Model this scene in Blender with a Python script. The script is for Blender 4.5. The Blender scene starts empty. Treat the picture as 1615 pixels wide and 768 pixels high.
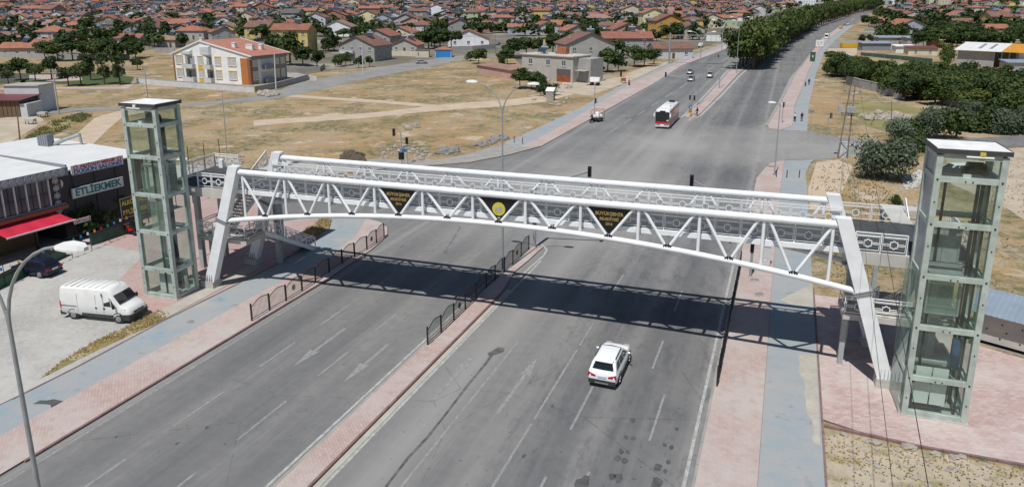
import bpy, bmesh, math, random
from mathutils import Vector, Matrix
R = math.radians
rnd = random.Random(7)
scene = bpy.context.scene
COL = scene.collection

# ------------------------------------------------------------------ camera
PW, PH = 1615.0, 768.0
FPX, CXP, CYP, CAMH = 1115.5, 807.5, 263.6, 22.5
PITCH = math.atan(CYP / FPX)
YAW = math.atan2(1178.0 - CXP, FPX / math.cos(PITCH))
cd = bpy.data.cameras.new('camera')
cam = bpy.data.objects.new('camera', cd)
COL.objects.link(cam)
cam.location = (0, 0, CAMH)
cam.rotation_euler = (R(90) - PITCH, 0, YAW)
cd.sensor_width = 36.0
cd.lens = FPX / PW * 36.0
cd.shift_y = -(PH / 2 - CYP) / PW
cd.clip_start = 0.1
cd.clip_end = 20000
scene.camera = cam

# ------------------------------------------------------------------ light
SUN_DIR = Vector((0.075, 0.505, -1.0)).normalized()      # the way the light travels
elev = math.asin(-SUN_DIR.z)
world = bpy.data.worlds.new('World')
scene.world = world
world.use_nodes = True
wn = world.node_tree
bgn = wn.nodes['Background']
sky = wn.nodes.new('ShaderNodeTexSky')
sky.sky_type = 'NISHITA'
sky.sun_disc = False
sky.sun_elevation = elev
sky.sun_rotation = math.atan2(-SUN_DIR.x, -SUN_DIR.y)
sky.altitude = 1000
sky.air_density = 1.0
sky.dust_density = 0.6
wn.links.new(sky.outputs[0], bgn.inputs[0])
bgn.inputs[1].default_value = 0.068
sd = bpy.data.lights.new('sun', 'SUN')
sd.energy = 4.1
sd.angle = R(0.5)
sd.color = (1.0, 0.975, 0.94)
sun = bpy.data.objects.new('sun', sd)
COL.objects.link(sun)
sun.location = (0, 0, 200)
sun.rotation_euler = SUN_DIR.to_track_quat('-Z', 'Y').to_euler()
scene.view_settings.view_transform = 'Standard'
scene.view_settings.look = 'None'
scene.view_settings.exposure = 0.04
scene.view_settings.gamma = 1.0
scene.cycles.max_bounces = 6
scene.cycles.transparent_max_bounces = 24

# ------------------------------------------------------------------ pixel -> place
FH = Vector((-math.sin(YAW), math.cos(YAW), 0))
RT = Vector((math.cos(YAW), math.sin(YAW), 0))
FW = FH * math.cos(PITCH) + Vector((0, 0, -math.sin(PITCH)))
DN = -(FH * math.sin(PITCH) + Vector((0, 0, math.cos(PITCH))))
CP = Vector((0, 0, CAMH))
S0, SL = 250.0, 0.0155
def G(x, y):
    s = x * FH.x + y * FH.y
    return max(0.0, SL * (s - S0))
def ray(px, py):
    return RT * (px - CXP) + DN * (py - CYP) + FW * FPX
def at(px, py, z=0.0):
    """point of the terrain (raised by z) seen at a pixel of the photograph"""
    d = ray(px, py)
    if d.z < -1e-6:
        t = (z - CAMH) / d.z
        p = CP + d * t
        if p.dot(FH) <= S0:
            return p
    n = d.z - SL * d.dot(FH)
    t = (z - CAMH - SL * S0) / n
    return CP + d * t
def atY(px, py, Y):
    d = ray(px, py); return CP + d * (Y / d.y)
def pix(p):
    v = Vector(p) - CP; q = v.dot(FW)
    return CXP + FPX * v.dot(RT) / q, CYP + FPX * v.dot(DN) / q
K = 0.0561
def uv(u, y): return (u + K * y, y)
def inside(pt, poly):
    x, y = pt; c = False; j = len(poly) - 1
    for i in range(len(poly)):
        xi, yi = poly[i]; xj, yj = poly[j]
        if (yi > y) != (yj > y) and x < (xj - xi) * (y - yi) / (yj - yi) + xi: c = not c
        j = i
    return c

# ------------------------------------------------------------------ objects
def props(o, label=None, cat=None, group=None, kind=None):
    if label: o['label'] = label
    if cat: o['category'] = cat
    if group: o['group'] = group
    if kind: o['kind'] = kind
    return o
def thing(name, label, cat, loc=(0, 0, 0), rz=0, group=None):
    o = bpy.data.objects.new(name, None)
    COL.objects.link(o)
    o.location = loc; o.rotation_euler = (0, 0, rz)
    o.empty_display_size = 0.3
    return props(o, label, cat, group)
def dup(o, parent=None, loc=None, rz=None, label=None, scale=None):
    c = o.copy(); COL.objects.link(c)
    if parent is not None: c.parent = parent
    if loc is not None: c.location = loc
    if rz is not None: c.rotation_euler = (0, 0, rz)
    if scale is not None: c.scale = scale
    if label: c['label'] = label
    for ch in KIDS.get(o.name, []):
        dup_child(ch, c)
    return c
def dup_child(o, parent):
    c = o.copy(); COL.objects.link(c); c.parent = parent
    for ch in KIDS.get(o.name, []): dup_child(ch, c)
    KIDS.setdefault(parent.name, []).append(c)
KIDS = {}
def adopt(o, parent):
    o.parent = parent
    KIDS.setdefault(parent.name, []).append(o)

class B:
    """collects geometry for ONE mesh object"""
    def __init__(s): s.v = []; s.f = []; s.m = []; s.mi = 0
    def add(s, vs, fs):
        n = len(s.v); s.v.extend([tuple(q) for q in vs])
        for f in fs: s.f.append(tuple(i + n for i in f)); s.m.append(s.mi)
        return s
    def bx(s, x0, x1, y0, y1, z0, z1):
        return s.add([(x0,y0,z0),(x1,y0,z0),(x1,y1,z0),(x0,y1,z0),(x0,y0,z1),(x1,y0,z1),(x1,y1,z1),(x0,y1,z1)],
                     [(0,3,2,1),(4,5,6,7),(0,1,5,4),(1,2,6,5),(2,3,7,6),(3,0,4,7)])
    def box(s, c, d, rz=0):
        x, y, z = d[0]/2, d[1]/2, d[2]/2
        co, si = math.cos(rz), math.sin(rz)
        vs = []
        for a, b, e in ((-x,-y,-z),(x,-y,-z),(x,y,-z),(-x,y,-z),(-x,-y,z),(x,-y,z),(x,y,z),(-x,y,z)):
            vs.append((c[0]+a*co-b*si, c[1]+a*si+b*co, c[2]+e))
        return s.add(vs, [(0,3,2,1),(4,5,6,7),(0,1,5,4),(1,2,6,5),(2,3,7,6),(3,0,4,7)])
    def bar(s, p, q, w, h, up=(0, 0, 1)):
        p, q = Vector(p), Vector(q); d = (q - p).normalized(); up = Vector(up)
        sx = d.cross(up)
        if sx.length < 1e-4: sx = d.cross(Vector((1, 0, 0)))
        sx.normalize(); sz = sx.cross(d).normalized()
        vs = []
        for c in (p, q):
            for a, b in ((-1,-1),(1,-1),(1,1),(-1,1)): vs.append(c + sx*a*w/2 + sz*b*h/2)
        return s.add(vs, [(0,1,2,3),(7,6,5,4),(0,4,5,1),(1,5,6,2),(2,6,7,3),(3,7,4,0)])
    def tube(s, p, q, r, n=8, r2=None, cap=True):
        p, q = Vector(p), Vector(q); d = (q - p).normalized()
        a = d.cross(Vector((0, 0, 1)))
        if a.length < 1e-3: a = Vector((1, 0, 0))
        a.normalize(); b = d.cross(a); r2 = r if r2 is None else r2
        vs = []
        for c, rr in ((p, r), (q, r2)):
            for i in range(n):
                t = 2*math.pi*i/n; vs.append(c + a*math.cos(t)*rr + b*math.sin(t)*rr)
        fs = [(i, (i+1) % n, n+(i+1) % n, n+i) for i in range(n)]
        if cap: fs += [tuple(range(n-1, -1, -1)), tuple(range(n, 2*n))]
        return s.add(vs, fs)
    def path(s, pts, r, n=6, r2=None):
        pts = [Vector(p) for p in pts]; m = len(pts); r2 = r if r2 is None else r2
        vs = []; ref = None
        for i, c in enumerate(pts):
            d = (pts[min(i+1, m-1)] - pts[max(i-1, 0)]).normalized()
            if ref is None:
                ref = d.cross(Vector((0, 0, 1)))
                if ref.length < 1e-3: ref = Vector((1, 0, 0))
            a = (ref - d*ref.dot(d)).normalized(); ref = a; b = d.cross(a)
            rr = r + (r2-r)*i/max(1, m-1)
            for k in range(n):
                t = 2*math.pi*k/n; vs.append(c + a*math.cos(t)*rr + b*math.sin(t)*rr)
        fs = [(i*n+k, i*n+(k+1) % n, (i+1)*n+(k+1) % n, (i+1)*n+k) for i in range(m-1) for k in range(n)]
        fs += [tuple(range(n-1, -1, -1)), tuple(range((m-1)*n, m*n))]
        return s.add(vs, fs)
    def quad(s, a, b, c, d): return s.add([a, b, c, d], [(0, 1, 2, 3)])
    def prism(s, pts, z0, z1):
        n = len(pts)
        return s.add([(p[0], p[1], z0) for p in pts] + [(p[0], p[1], z1) for p in pts],
                     [tuple(range(n-1, -1, -1)), tuple(range(n, 2*n))] + [(i, (i+1) % n, n+(i+1) % n, n+i) for i in range(n)])
    def slab(s, pts, nrm, t):
        """planar polygon given thickness t along nrm"""
        n = len(pts); N = Vector(nrm)*t
        return s.add([Vector(p) for p in pts] + [Vector(p)+N for p in pts],
                     [tuple(range(n-1, -1, -1)), tuple(range(n, 2*n))] + [(i, (i+1) % n, n+(i+1) % n, n+i) for i in range(n)])
    def loft(s, rings, cap=True, close=True):
        n = len(rings[0]); m = len(rings); vs = [p for r_ in rings for p in r_]
        fs = [(i*n+k, i*n+(k+1) % n, (i+1)*n+(k+1) % n, (i+1)*n+k) for i in range(m-1) for k in range(n if close else n-1)]
        if cap: fs += [tuple(range(n-1, -1, -1)), tuple(range((m-1)*n, m*n))]
        return s.add(vs, fs)
    def ball(s, c, r, nu=8, nv=5):
        rx, ry, rz = (r, r, r) if not hasattr(r, '__len__') else r
        vs = [(c[0], c[1], c[2]-rz)]
        for j in range(1, nv):
            t = math.pi*j/nv
            for i in range(nu):
                a = 2*math.pi*i/nu
                vs.append((c[0]+rx*math.sin(t)*math.cos(a), c[1]+ry*math.sin(t)*math.sin(a), c[2]-rz*math.cos(t)))
        vs.append((c[0], c[1], c[2]+rz)); L = len(vs)-1
        fs = [(0, 1+(i+1) % nu, 1+i) for i in range(nu)]
        for j in range(nv-2):
            for i in range(nu):
                a = 1+j*nu+i; b = 1+j*nu+(i+1) % nu; fs.append((a, b, b+nu, a+nu))
        fs += [(L, 1+(nv-2)*nu+i, 1+(nv-2)*nu+(i+1) % nu) for i in range(nu)]
        return s.add(vs, fs)
    def mesh(s, name, mats, smooth=False):
        me = bpy.data.meshes.new(name)
        me.from_pydata([tuple(p) for p in s.v], [], s.f)
        for m in (mats if isinstance(mats, (list, tuple)) else [mats]): me.materials.append(m)
        if isinstance(mats, (list, tuple)) and len(mats) > 1: me.polygons.foreach_set('material_index', s.m)
        if smooth: me.polygons.foreach_set('use_smooth', [True]*len(me.polygons))
        me.update()
        return me
    def build(s, name, mats, parent=None, world=False, smooth=False, loc=None, label=None, cat=None, group=None, kind=None):
        if world:
            if parent is not None:
                M = (Matrix.Translation(parent.location) @ Matrix.Rotation(parent.rotation_euler.z, 4, 'Z')).inverted()
                s.v = [tuple(M @ Vector(p)) for p in s.v]
            else:
                n = len(s.v); cx = sum(p[0] for p in s.v)/n; cy = sum(p[1] for p in s.v)/n; cz = min(p[2] for p in s.v)
                s.v = [(p[0]-cx, p[1]-cy, p[2]-cz) for p in s.v]; loc = (cx, cy, cz)
        me = s.mesh(name, mats, smooth)
        o = bpy.data.objects.new(name, me); COL.objects.link(o)
        if loc is not None: o.location = loc
        if parent is not None: adopt(o, parent)
        if smooth:
            fix_normals(me)
        return props(o, label, cat, group, kind)
def fix_normals(me):
    bm = bmesh.new(); bm.from_mesh(me)
    bmesh.ops.recalc_face_normals(bm, faces=bm.faces)
    for e in bm.edges:
        if len(e.link_faces) == 2 and e.calc_face_angle(0) > 0.75: e.smooth = False
    bm.to_mesh(me); bm.free()
def inst(me, name, parent=None, loc=(0,0,0), rz=0, scale=None, label=None, cat=None, group=None, kind=None):
    o = bpy.data.objects.new(name, me); COL.objects.link(o)
    o.location = loc; o.rotation_euler = (0, 0, rz)
    if scale is not None: o.scale = scale if hasattr(scale, '__len__') else (scale,)*3
    if parent is not None: adopt(o, parent)
    return props(o, label, cat, group, kind)

# ------------------------------------------------------------------ materials
def mat(name, col, rough=0.75, metal=0.0, col2=None, ns=3.0, amt=0.12, bump=0.0, bs=None, coord='Object', spec=None, detail=4.0):
    m = bpy.data.materials.new(name); m.use_nodes = True
    nt = m.node_tree; p = nt.nodes['Principled BSDF']
    p.inputs['Roughness'].default_value = rough; p.inputs['Metallic'].default_value = metal
    if spec is not None: p.inputs['Specular IOR Level'].default_value = spec
    if coord == 'World': tc = nt.nodes.new('ShaderNodeNewGeometry').outputs['Position']
    else: tc = nt.nodes.new('ShaderNodeTexCoord').outputs['Object']
    n = nt.nodes.new('ShaderNodeTexNoise'); n.inputs['Scale'].default_value = ns; n.inputs['Detail'].default_value = detail
    nt.links.new(tc, n.inputs['Vector'])
    mr = nt.nodes.new('ShaderNodeMapRange'); mr.inputs[1].default_value = 0.3; mr.inputs[2].default_value = 0.7
    nt.links.new(n.outputs['Fac'], mr.inputs[0])
    mx = nt.nodes.new('ShaderNodeMix'); mx.data_type = 'RGBA'
    c = col; c2 = col2 or tuple(min(1, x*(1+amt)) for x in col); c1 = col if col2 else tuple(x*(1-amt) for x in col)
    mx.inputs[6].default_value = (*c1, 1); mx.inputs[7].default_value = (*c2, 1)
    nt.links.new(mr.outputs[0], mx.inputs[0]); nt.links.new(mx.outputs[2], p.inputs['Base Color'])
    if bump:
        b = nt.nodes.new('ShaderNodeBump'); b.inputs['Strength'].default_value = bump; b.inputs['Distance'].default_value = 0.03
        n2 = nt.nodes.new('ShaderNodeTexNoise'); n2.inputs['Scale'].default_value = bs or ns*4; nt.links.new(tc, n2.inputs['Vector'])
        nt.links.new(n2.outputs['Fac'], b.inputs['Height']); nt.links.new(b.outputs[0], p.inputs['Normal'])
    return m
class NT:
    """small helper for writing ground shaders"""
    def __init__(s, name, rough=0.9):
        s.m = bpy.data.materials.new(name); s.m.use_nodes = True; s.t = s.m.node_tree; s.p = s.t.nodes['Principled BSDF']
        s.p.inputs['Roughness'].default_value = rough
        s.p.inputs['Specular IOR Level'].default_value = 0.25
        s.pos = s.t.nodes.new('ShaderNodeNewGeometry').outputs['Position']
    def new(s, k): return s.t.nodes.new(k)
    def link(s, a, b): s.t.links.new(a, b)
    def mapped(s, sc=(1,1,1), rz=0, loc=(0,0,0)):
        m = s.new('ShaderNodeMapping'); m.inputs['Scale'].default_value = sc; m.inputs['Rotation'].default_value = (0,0,rz); m.inputs['Location'].default_value = loc
        s.link(s.pos, m.inputs[0]); return m.outputs[0]
    def noise(s, sc, lo=0.4, hi=0.6, vec=None, detail=5.0, rough=0.6):
        n = s.new('ShaderNodeTexNoise'); n.inputs['Scale'].default_value = sc; n.inputs['Detail'].default_value = detail; n.inputs['Roughness'].default_value = rough
        s.link(vec or s.pos, n.inputs['Vector'])
        r = s.new('ShaderNodeMapRange'); r.inputs[1].default_value = lo; r.inputs[2].default_value = hi
        s.link(n.outputs['Fac'], r.inputs[0]); return r.outputs[0]
    def mix(s, f, a, b, mode='MIX'):
        x = s.new('ShaderNodeMix'); x.data_type = 'RGBA'; x.blend_type = mode
        for i, q in ((0, f), (6, a), (7, b)):
            if hasattr(q, 'links'): s.link(q, x.inputs[i])
            elif i == 0: x.inputs[0].default_value = q
            else: x.inputs[i].default_value = (*q, 1)
        return x.outputs[2]
    def math(s, op, a, b=0.0, clamp=False):
        x = s.new('ShaderNodeMath'); x.operation = op; x.use_clamp = clamp
        for i, q in ((0, a), (1, b)):
            if hasattr(q, 'links'): s.link(q, x.inputs[i])
            else: x.inputs[i].default_value = q
        return x.outputs[0]
    def xyz(s, vec=None):
        x = s.new('ShaderNodeSeparateXYZ'); s.link(vec or s.pos, x.inputs[0]); return x.outputs
    def bump(s, h, st=0.3, dist=0.02):
        b = s.new('ShaderNodeBump'); b.inputs['Strength'].default_value = st; b.inputs['Distance'].default_value = dist
        s.link(h, b.inputs['Height']); s.link(b.outputs[0], s.p.inputs['Normal'])
    def out(s, c): s.link(c, s.p.inputs['Base Color']); return s.m

def glass_mat(name, tint=(0.90, 0.945, 0.925), refl=1.0, da=0.01, db=0.07):
    m = bpy.data.materials.new(name); m.use_nodes = True; nt = m.node_tree
    for n in list(nt.nodes): nt.nodes.remove(n)
    o = nt.nodes.new('ShaderNodeOutputMaterial'); mx = nt.nodes.new('ShaderNodeMixShader')
    tr = nt.nodes.new('ShaderNodeBsdfTransparent'); tr.inputs[0].default_value = (*tint, 1)
    gl = nt.nodes.new('ShaderNodeBsdfGlossy'); gl.inputs['Roughness'].default_value = 0.03; gl.inputs[0].default_value = (0.95, 1, 0.97, 1)
    fr = nt.nodes.new('ShaderNodeFresnel'); fr.inputs[0].default_value = 1.55
    ml = nt.nodes.new('ShaderNodeMath'); ml.operation = 'MULTIPLY'; ml.inputs[1].default_value = refl
    df = nt.nodes.new('ShaderNodeBsdfDiffuse'); df.inputs[0].default_value = (0.42, 0.5, 0.46, 1)
    m2 = nt.nodes.new('ShaderNodeMixShader')
    no = nt.nodes.new('ShaderNodeTexNoise'); no.inputs['Scale'].default_value = 0.8; no.inputs['Detail'].default_value = 5
    ge = nt.nodes.new('ShaderNodeNewGeometry'); nt.links.new(ge.outputs['Position'], no.inputs[0])
    r = nt.nodes.new('ShaderNodeMapRange'); r.inputs[1].default_value = 0.35; r.inputs[2].default_value = 0.8; r.inputs[3].default_value = da; r.inputs[4].default_value = db
    nt.links.new(no.outputs['Fac'], r.inputs[0]); nt.links.new(r.outputs[0], m2.inputs[0])
    nt.links.new(tr.outputs[0], m2.inputs[1]); nt.links.new(df.outputs[0], m2.inputs[2])
    bf = nt.nodes.new('ShaderNodeMath'); bf.operation = 'SUBTRACT'; bf.inputs[0].default_value = 1.0; bf.use_clamp = True
    nt.links.new(ge.outputs['Backfacing'], bf.inputs[1]); m3 = nt.nodes.new('ShaderNodeMath'); m3.operation = 'MULTIPLY'; nt.links.new(bf.outputs[0], m3.inputs[1])
    nt.links.new(fr.outputs[0], ml.inputs[0]); nt.links.new(ml.outputs[0], m3.inputs[0]); nt.links.new(m3.outputs[0], mx.inputs[0])
    nt.links.new(m2.outputs[0], mx.inputs[1]); nt.links.new(gl.outputs[0], mx.inputs[2]); nt.links.new(mx.outputs[0], o.inputs[0])
    return m
def leaf_mat(name, c1, c2, c3=None):
    m = bpy.data.materials.new(name); m.use_nodes = True; nt = m.node_tree; p = nt.nodes['Principled BSDF']
    p.inputs['Roughness'].default_value = 0.6; p.inputs['Specular IOR Level'].default_value = 0.25
    g = nt.nodes.new('ShaderNodeNewGeometry')
    r = nt.nodes.new('ShaderNodeValToRGB'); e = r.color_ramp.elements
    e[0].color = (*c1, 1); e[1].color = (*c2, 1); e[0].position = 0.1; e[1].position = 0.9
    oi = nt.nodes.new('ShaderNodeObjectInfo')
    a = nt.nodes.new('ShaderNodeMath'); a.operation = 'MULTIPLY_ADD'; a.inputs[1].default_value = 0.55
    b = nt.nodes.new('ShaderNodeMath'); b.operation = 'MULTIPLY'; b.inputs[1].default_value = 0.5
    nt.links.new(oi.outputs['Random'], b.inputs[0]); nt.links.new(g.outputs['Random Per Island'], a.inputs[0]); nt.links.new(b.outputs[0], a.inputs[2])
    nt.links.new(a.outputs[0], r.inputs[0]); nt.links.new(r.outputs[0], p.inputs['Base Color'])
    tb = nt.nodes.new('ShaderNodeBsdfTranslucent'); nt.links.new(r.outputs[0], tb.inputs[0])
    mx = nt.nodes.new('ShaderNodeMixShader'); mx.inputs[0].default_value = 0.24
    o = nt.nodes['Material Output']
    nt.links.new(p.outputs[0], mx.inputs[1]); nt.links.new(tb.outputs[0], mx.inputs[2]); nt.links.new(mx.outputs[0], o.inputs[0])
    return m

M = {}
def MM(k, *a, **kw): M[k] = mat(k, *a, **kw)
MM('steel_white', (0.74, 0.75, 0.745), 0.42, col2=(0.85, 0.87, 0.88), ns=1.3, detail=10)
MM('rail_white', (0.82, 0.83, 0.82), 0.5, amt=0.08)
MM('steel_grey', (0.36, 0.38, 0.38), 0.5, amt=0.15)
MM('steel_green', (0.40, 0.455, 0.41), 0.5, ns=1.6, amt=0.2, detail=6)
MM('galvanised', (0.36, 0.38, 0.38), 0.45, 0.3, amt=0.12)
MM('dark_steel', (0.03, 0.032, 0.035), 0.5, 0.2)
MM('black_paint', (0.018, 0.018, 0.02), 0.45)
MM('concrete', (0.40, 0.38, 0.34), 0.9, ns=0.8, amt=0.2, bump=0.2, bs=20)
MM('concrete_pale', (0.48, 0.46, 0.42), 0.9, ns=0.6, amt=0.15)
MM('deck_mat', (0.055, 0.058, 0.062), 0.85, ns=1.2, amt=0.25)
MM('roof_membrane', (0.78, 0.78, 0.75), 0.6, ns=1.5, amt=0.12)
MM('fascia', (0.05, 0.05, 0.052), 0.5)
MM('motor_black', (0.02, 0.02, 0.022), 0.4)
MM('motor_blue', (0.03, 0.09, 0.2), 0.45)
MM('sign_black', (0.008, 0.008, 0.009), 0.45)
MM('gold', (0.42, 0.30, 0.10), 0.4, 0.2)
MM('emblem_yellow', (0.62, 0.50, 0.05), 0.5)
MM('emblem_grey', (0.42, 0.42, 0.38), 0.5)
MM('tyre', (0.015, 0.015, 0.016), 0.85)
MM('rim', (0.38, 0.38, 0.39), 0.35, 0.6)
MM('car_glass', (0.012, 0.014, 0.016), 0.08, spec=0.7)
MM('car_white', (0.80, 0.81, 0.80), 0.22, ns=0.5, amt=0.02)
MM('van_white', (0.74, 0.74, 0.71), 0.35, ns=1.5, amt=0.06)
MM('van_dust', (0.62, 0.60, 0.54), 0.5, ns=1.5, amt=0.12)
MM('car_navy', (0.012, 0.015, 0.035), 0.25)
MM('car_silver', (0.36, 0.37, 0.38), 0.3, 0.4)
MM('car_beige', (0.42, 0.40, 0.36), 0.3, 0.3)
MM('car_red', (0.4, 0.02, 0.02), 0.3)
MM('plastic', (0.035, 0.036, 0.038), 0.6)
MM('lamp_red', (0.45, 0.01, 0.015), 0.3)
MM('lamp_clear', (0.45, 0.45, 0.42), 0.2)
MM('plate', (0.6, 0.64, 0.7), 0.4)
MM('bus_red', (0.55, 0.03, 0.03), 0.3)
MM('bus_pink', (0.36, 0.13, 0.13), 0.35)
MM('yellow', (0.62, 0.36, 0.03), 0.5)
MM('blue_paint', (0.02, 0.22, 0.55), 0.5)
MM('blue_sign', (0.04, 0.13, 0.42), 0.5)
MM('green_paint', (0.03, 0.12, 0.06), 0.5)
MM('wood', (0.16, 0.10, 0.055), 0.8, ns=6, amt=0.3)
MM('bark', (0.10, 0.075, 0.05), 0.9, ns=6, amt=0.3)
MM('pole_wood', (0.20, 0.16, 0.12), 0.9, ns=4, amt=0.25)
MM('white', (0.74, 0.74, 0.72), 0.6, amt=0.04)
MM('awning_red', (0.50, 0.015, 0.045), 0.7, ns=1.0, amt=0.1)
MM('skin', (0.42, 0.25, 0.17), 0.6)
MM('cloth_black', (0.015, 0.015, 0.018), 0.85)
MM('cloth_white', (0.6, 0.6, 0.58), 0.85)
MM('cloth_blue', (0.10, 0.16, 0.27), 0.85)
MM('cloth_red', (0.45, 0.03, 0.03), 0.85)
MM('lens_red', (0.16, 0.01, 0.01), 0.3)
MM('lens_dark', (0.02, 0.025, 0.02), 0.3)
MM('stone', (0.34, 0.30, 0.25), 0.95, ns=2.0, amt=0.25)
MM('stone_grey', (0.22, 0.22, 0.21), 0.95, ns=2.0, amt=0.25)
MM('red_brick', (0.38, 0.14, 0.07), 0.9, ns=5, amt=0.25)
MM('rust', (0.28, 0.07, 0.025), 0.8, ns=2.5, amt=0.5)
MM('mesh_green', (0.05, 0.10, 0.075), 0.9, ns=1.5, amt=0.3)
MM('sheet_blue', (0.36, 0.43, 0.50), 0.4, 0.3, ns=0.8, amt=0.12)
MM('sheet_white', (0.70, 0.70, 0.67), 0.45, ns=0.5, amt=0.06)
MM('sheet_orange', (0.60, 0.27, 0.03), 0.5, ns=0.6, amt=0.12)
MM('sheet_maroon', (0.16, 0.05, 0.05), 0.5)
MM('kerb_red', (0.21, 0.135, 0.125), 0.9, ns=2.0, amt=0.25)
M['glass'] = glass_mat('glass')
M['glass_pale'] = glass_mat('glass_pale', (0.85, 0.92, 0.89), 1.0, .12, .3)
def text_part(name, body, size, m, parent, mtx, extrude=0.01, sx=1.0, bold=0.0):
    c = bpy.data.curves.new(name, 'FONT'); c.body = body; c.size = size; c.extrude = extrude
    c.align_x = 'CENTER'; c.align_y = 'CENTER'; c.offset = bold; c.resolution_u = 3
    o = bpy.data.objects.new(name, c); COL.objects.link(o)
    me = bpy.data.meshes.new_from_object(o)
    bpy.data.objects.remove(o); bpy.data.curves.remove(c)
    me.transform(mtx @ Matrix.Diagonal((sx, 1, 1, 1)))
    me.materials.clear(); me.materials.append(m)
    o = bpy.data.objects.new(name, me); COL.objects.link(o)
    adopt(o, parent)
    return o
def frame(origin, xdir, zdir=(0, 0, 1)):
    """text plane: x along xdir, y along zdir, facing x cross z"""
    x = Vector(xdir).normalized(); y = Vector(zdir); y = (y - x*y.dot(x)).normalized(); z = x.cross(y)
    m = Matrix((x, y, z)).transposed().to_4x4(); m.translation = Vector(origin); return m
# ------------------------------------------------------------------ ground shaders
def m_terrain():
    s = NT('dry_ground', 0.95)
    big = s.noise(0.035, 0.42, 0.58); mid = s.noise(0.22, 0.43, 0.58, detail=9); fine = s.noise(2.2, 0.35, 0.7); grn = s.noise(0.085, 0.46, 0.56, detail=9, rough=0.75)
    dirt = s.mix(fine, (0.33, 0.26, 0.18), (0.45, 0.37, 0.27))
    straw = s.mix(fine, (0.29, 0.20, 0.09), (0.48, 0.35, 0.185))
    c = s.mix(mid, dirt, straw); c = s.mix(big, c, s.mix(fine, (0.40, 0.27, 0.14), (0.30, 0.205, 0.115)))
    gm = s.math('MULTIPLY', grn, s.noise(0.9, 0.36, 0.56, detail=8))
    c = s.mix(gm, c, s.mix(fine, (0.10, 0.108, 0.048), (0.21, 0.19, 0.10)))
    peb = s.noise(9.0, 0.68, 0.74); c = s.mix(peb, c, (0.52, 0.48, 0.41))
    drk = s.noise(3.5, 0.56, 0.70, detail=8); c = s.mix(drk, c, (0.15, 0.115, 0.06)); pl = s.noise(0.16, 0.58, 0.68, detail=8); c = s.mix(pl, c, (0.50, 0.42, 0.32))
    s.bump(s.noise(1.6, 0.3, 0.7), 0.5, 0.12)
    return s.out(c)
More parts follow.
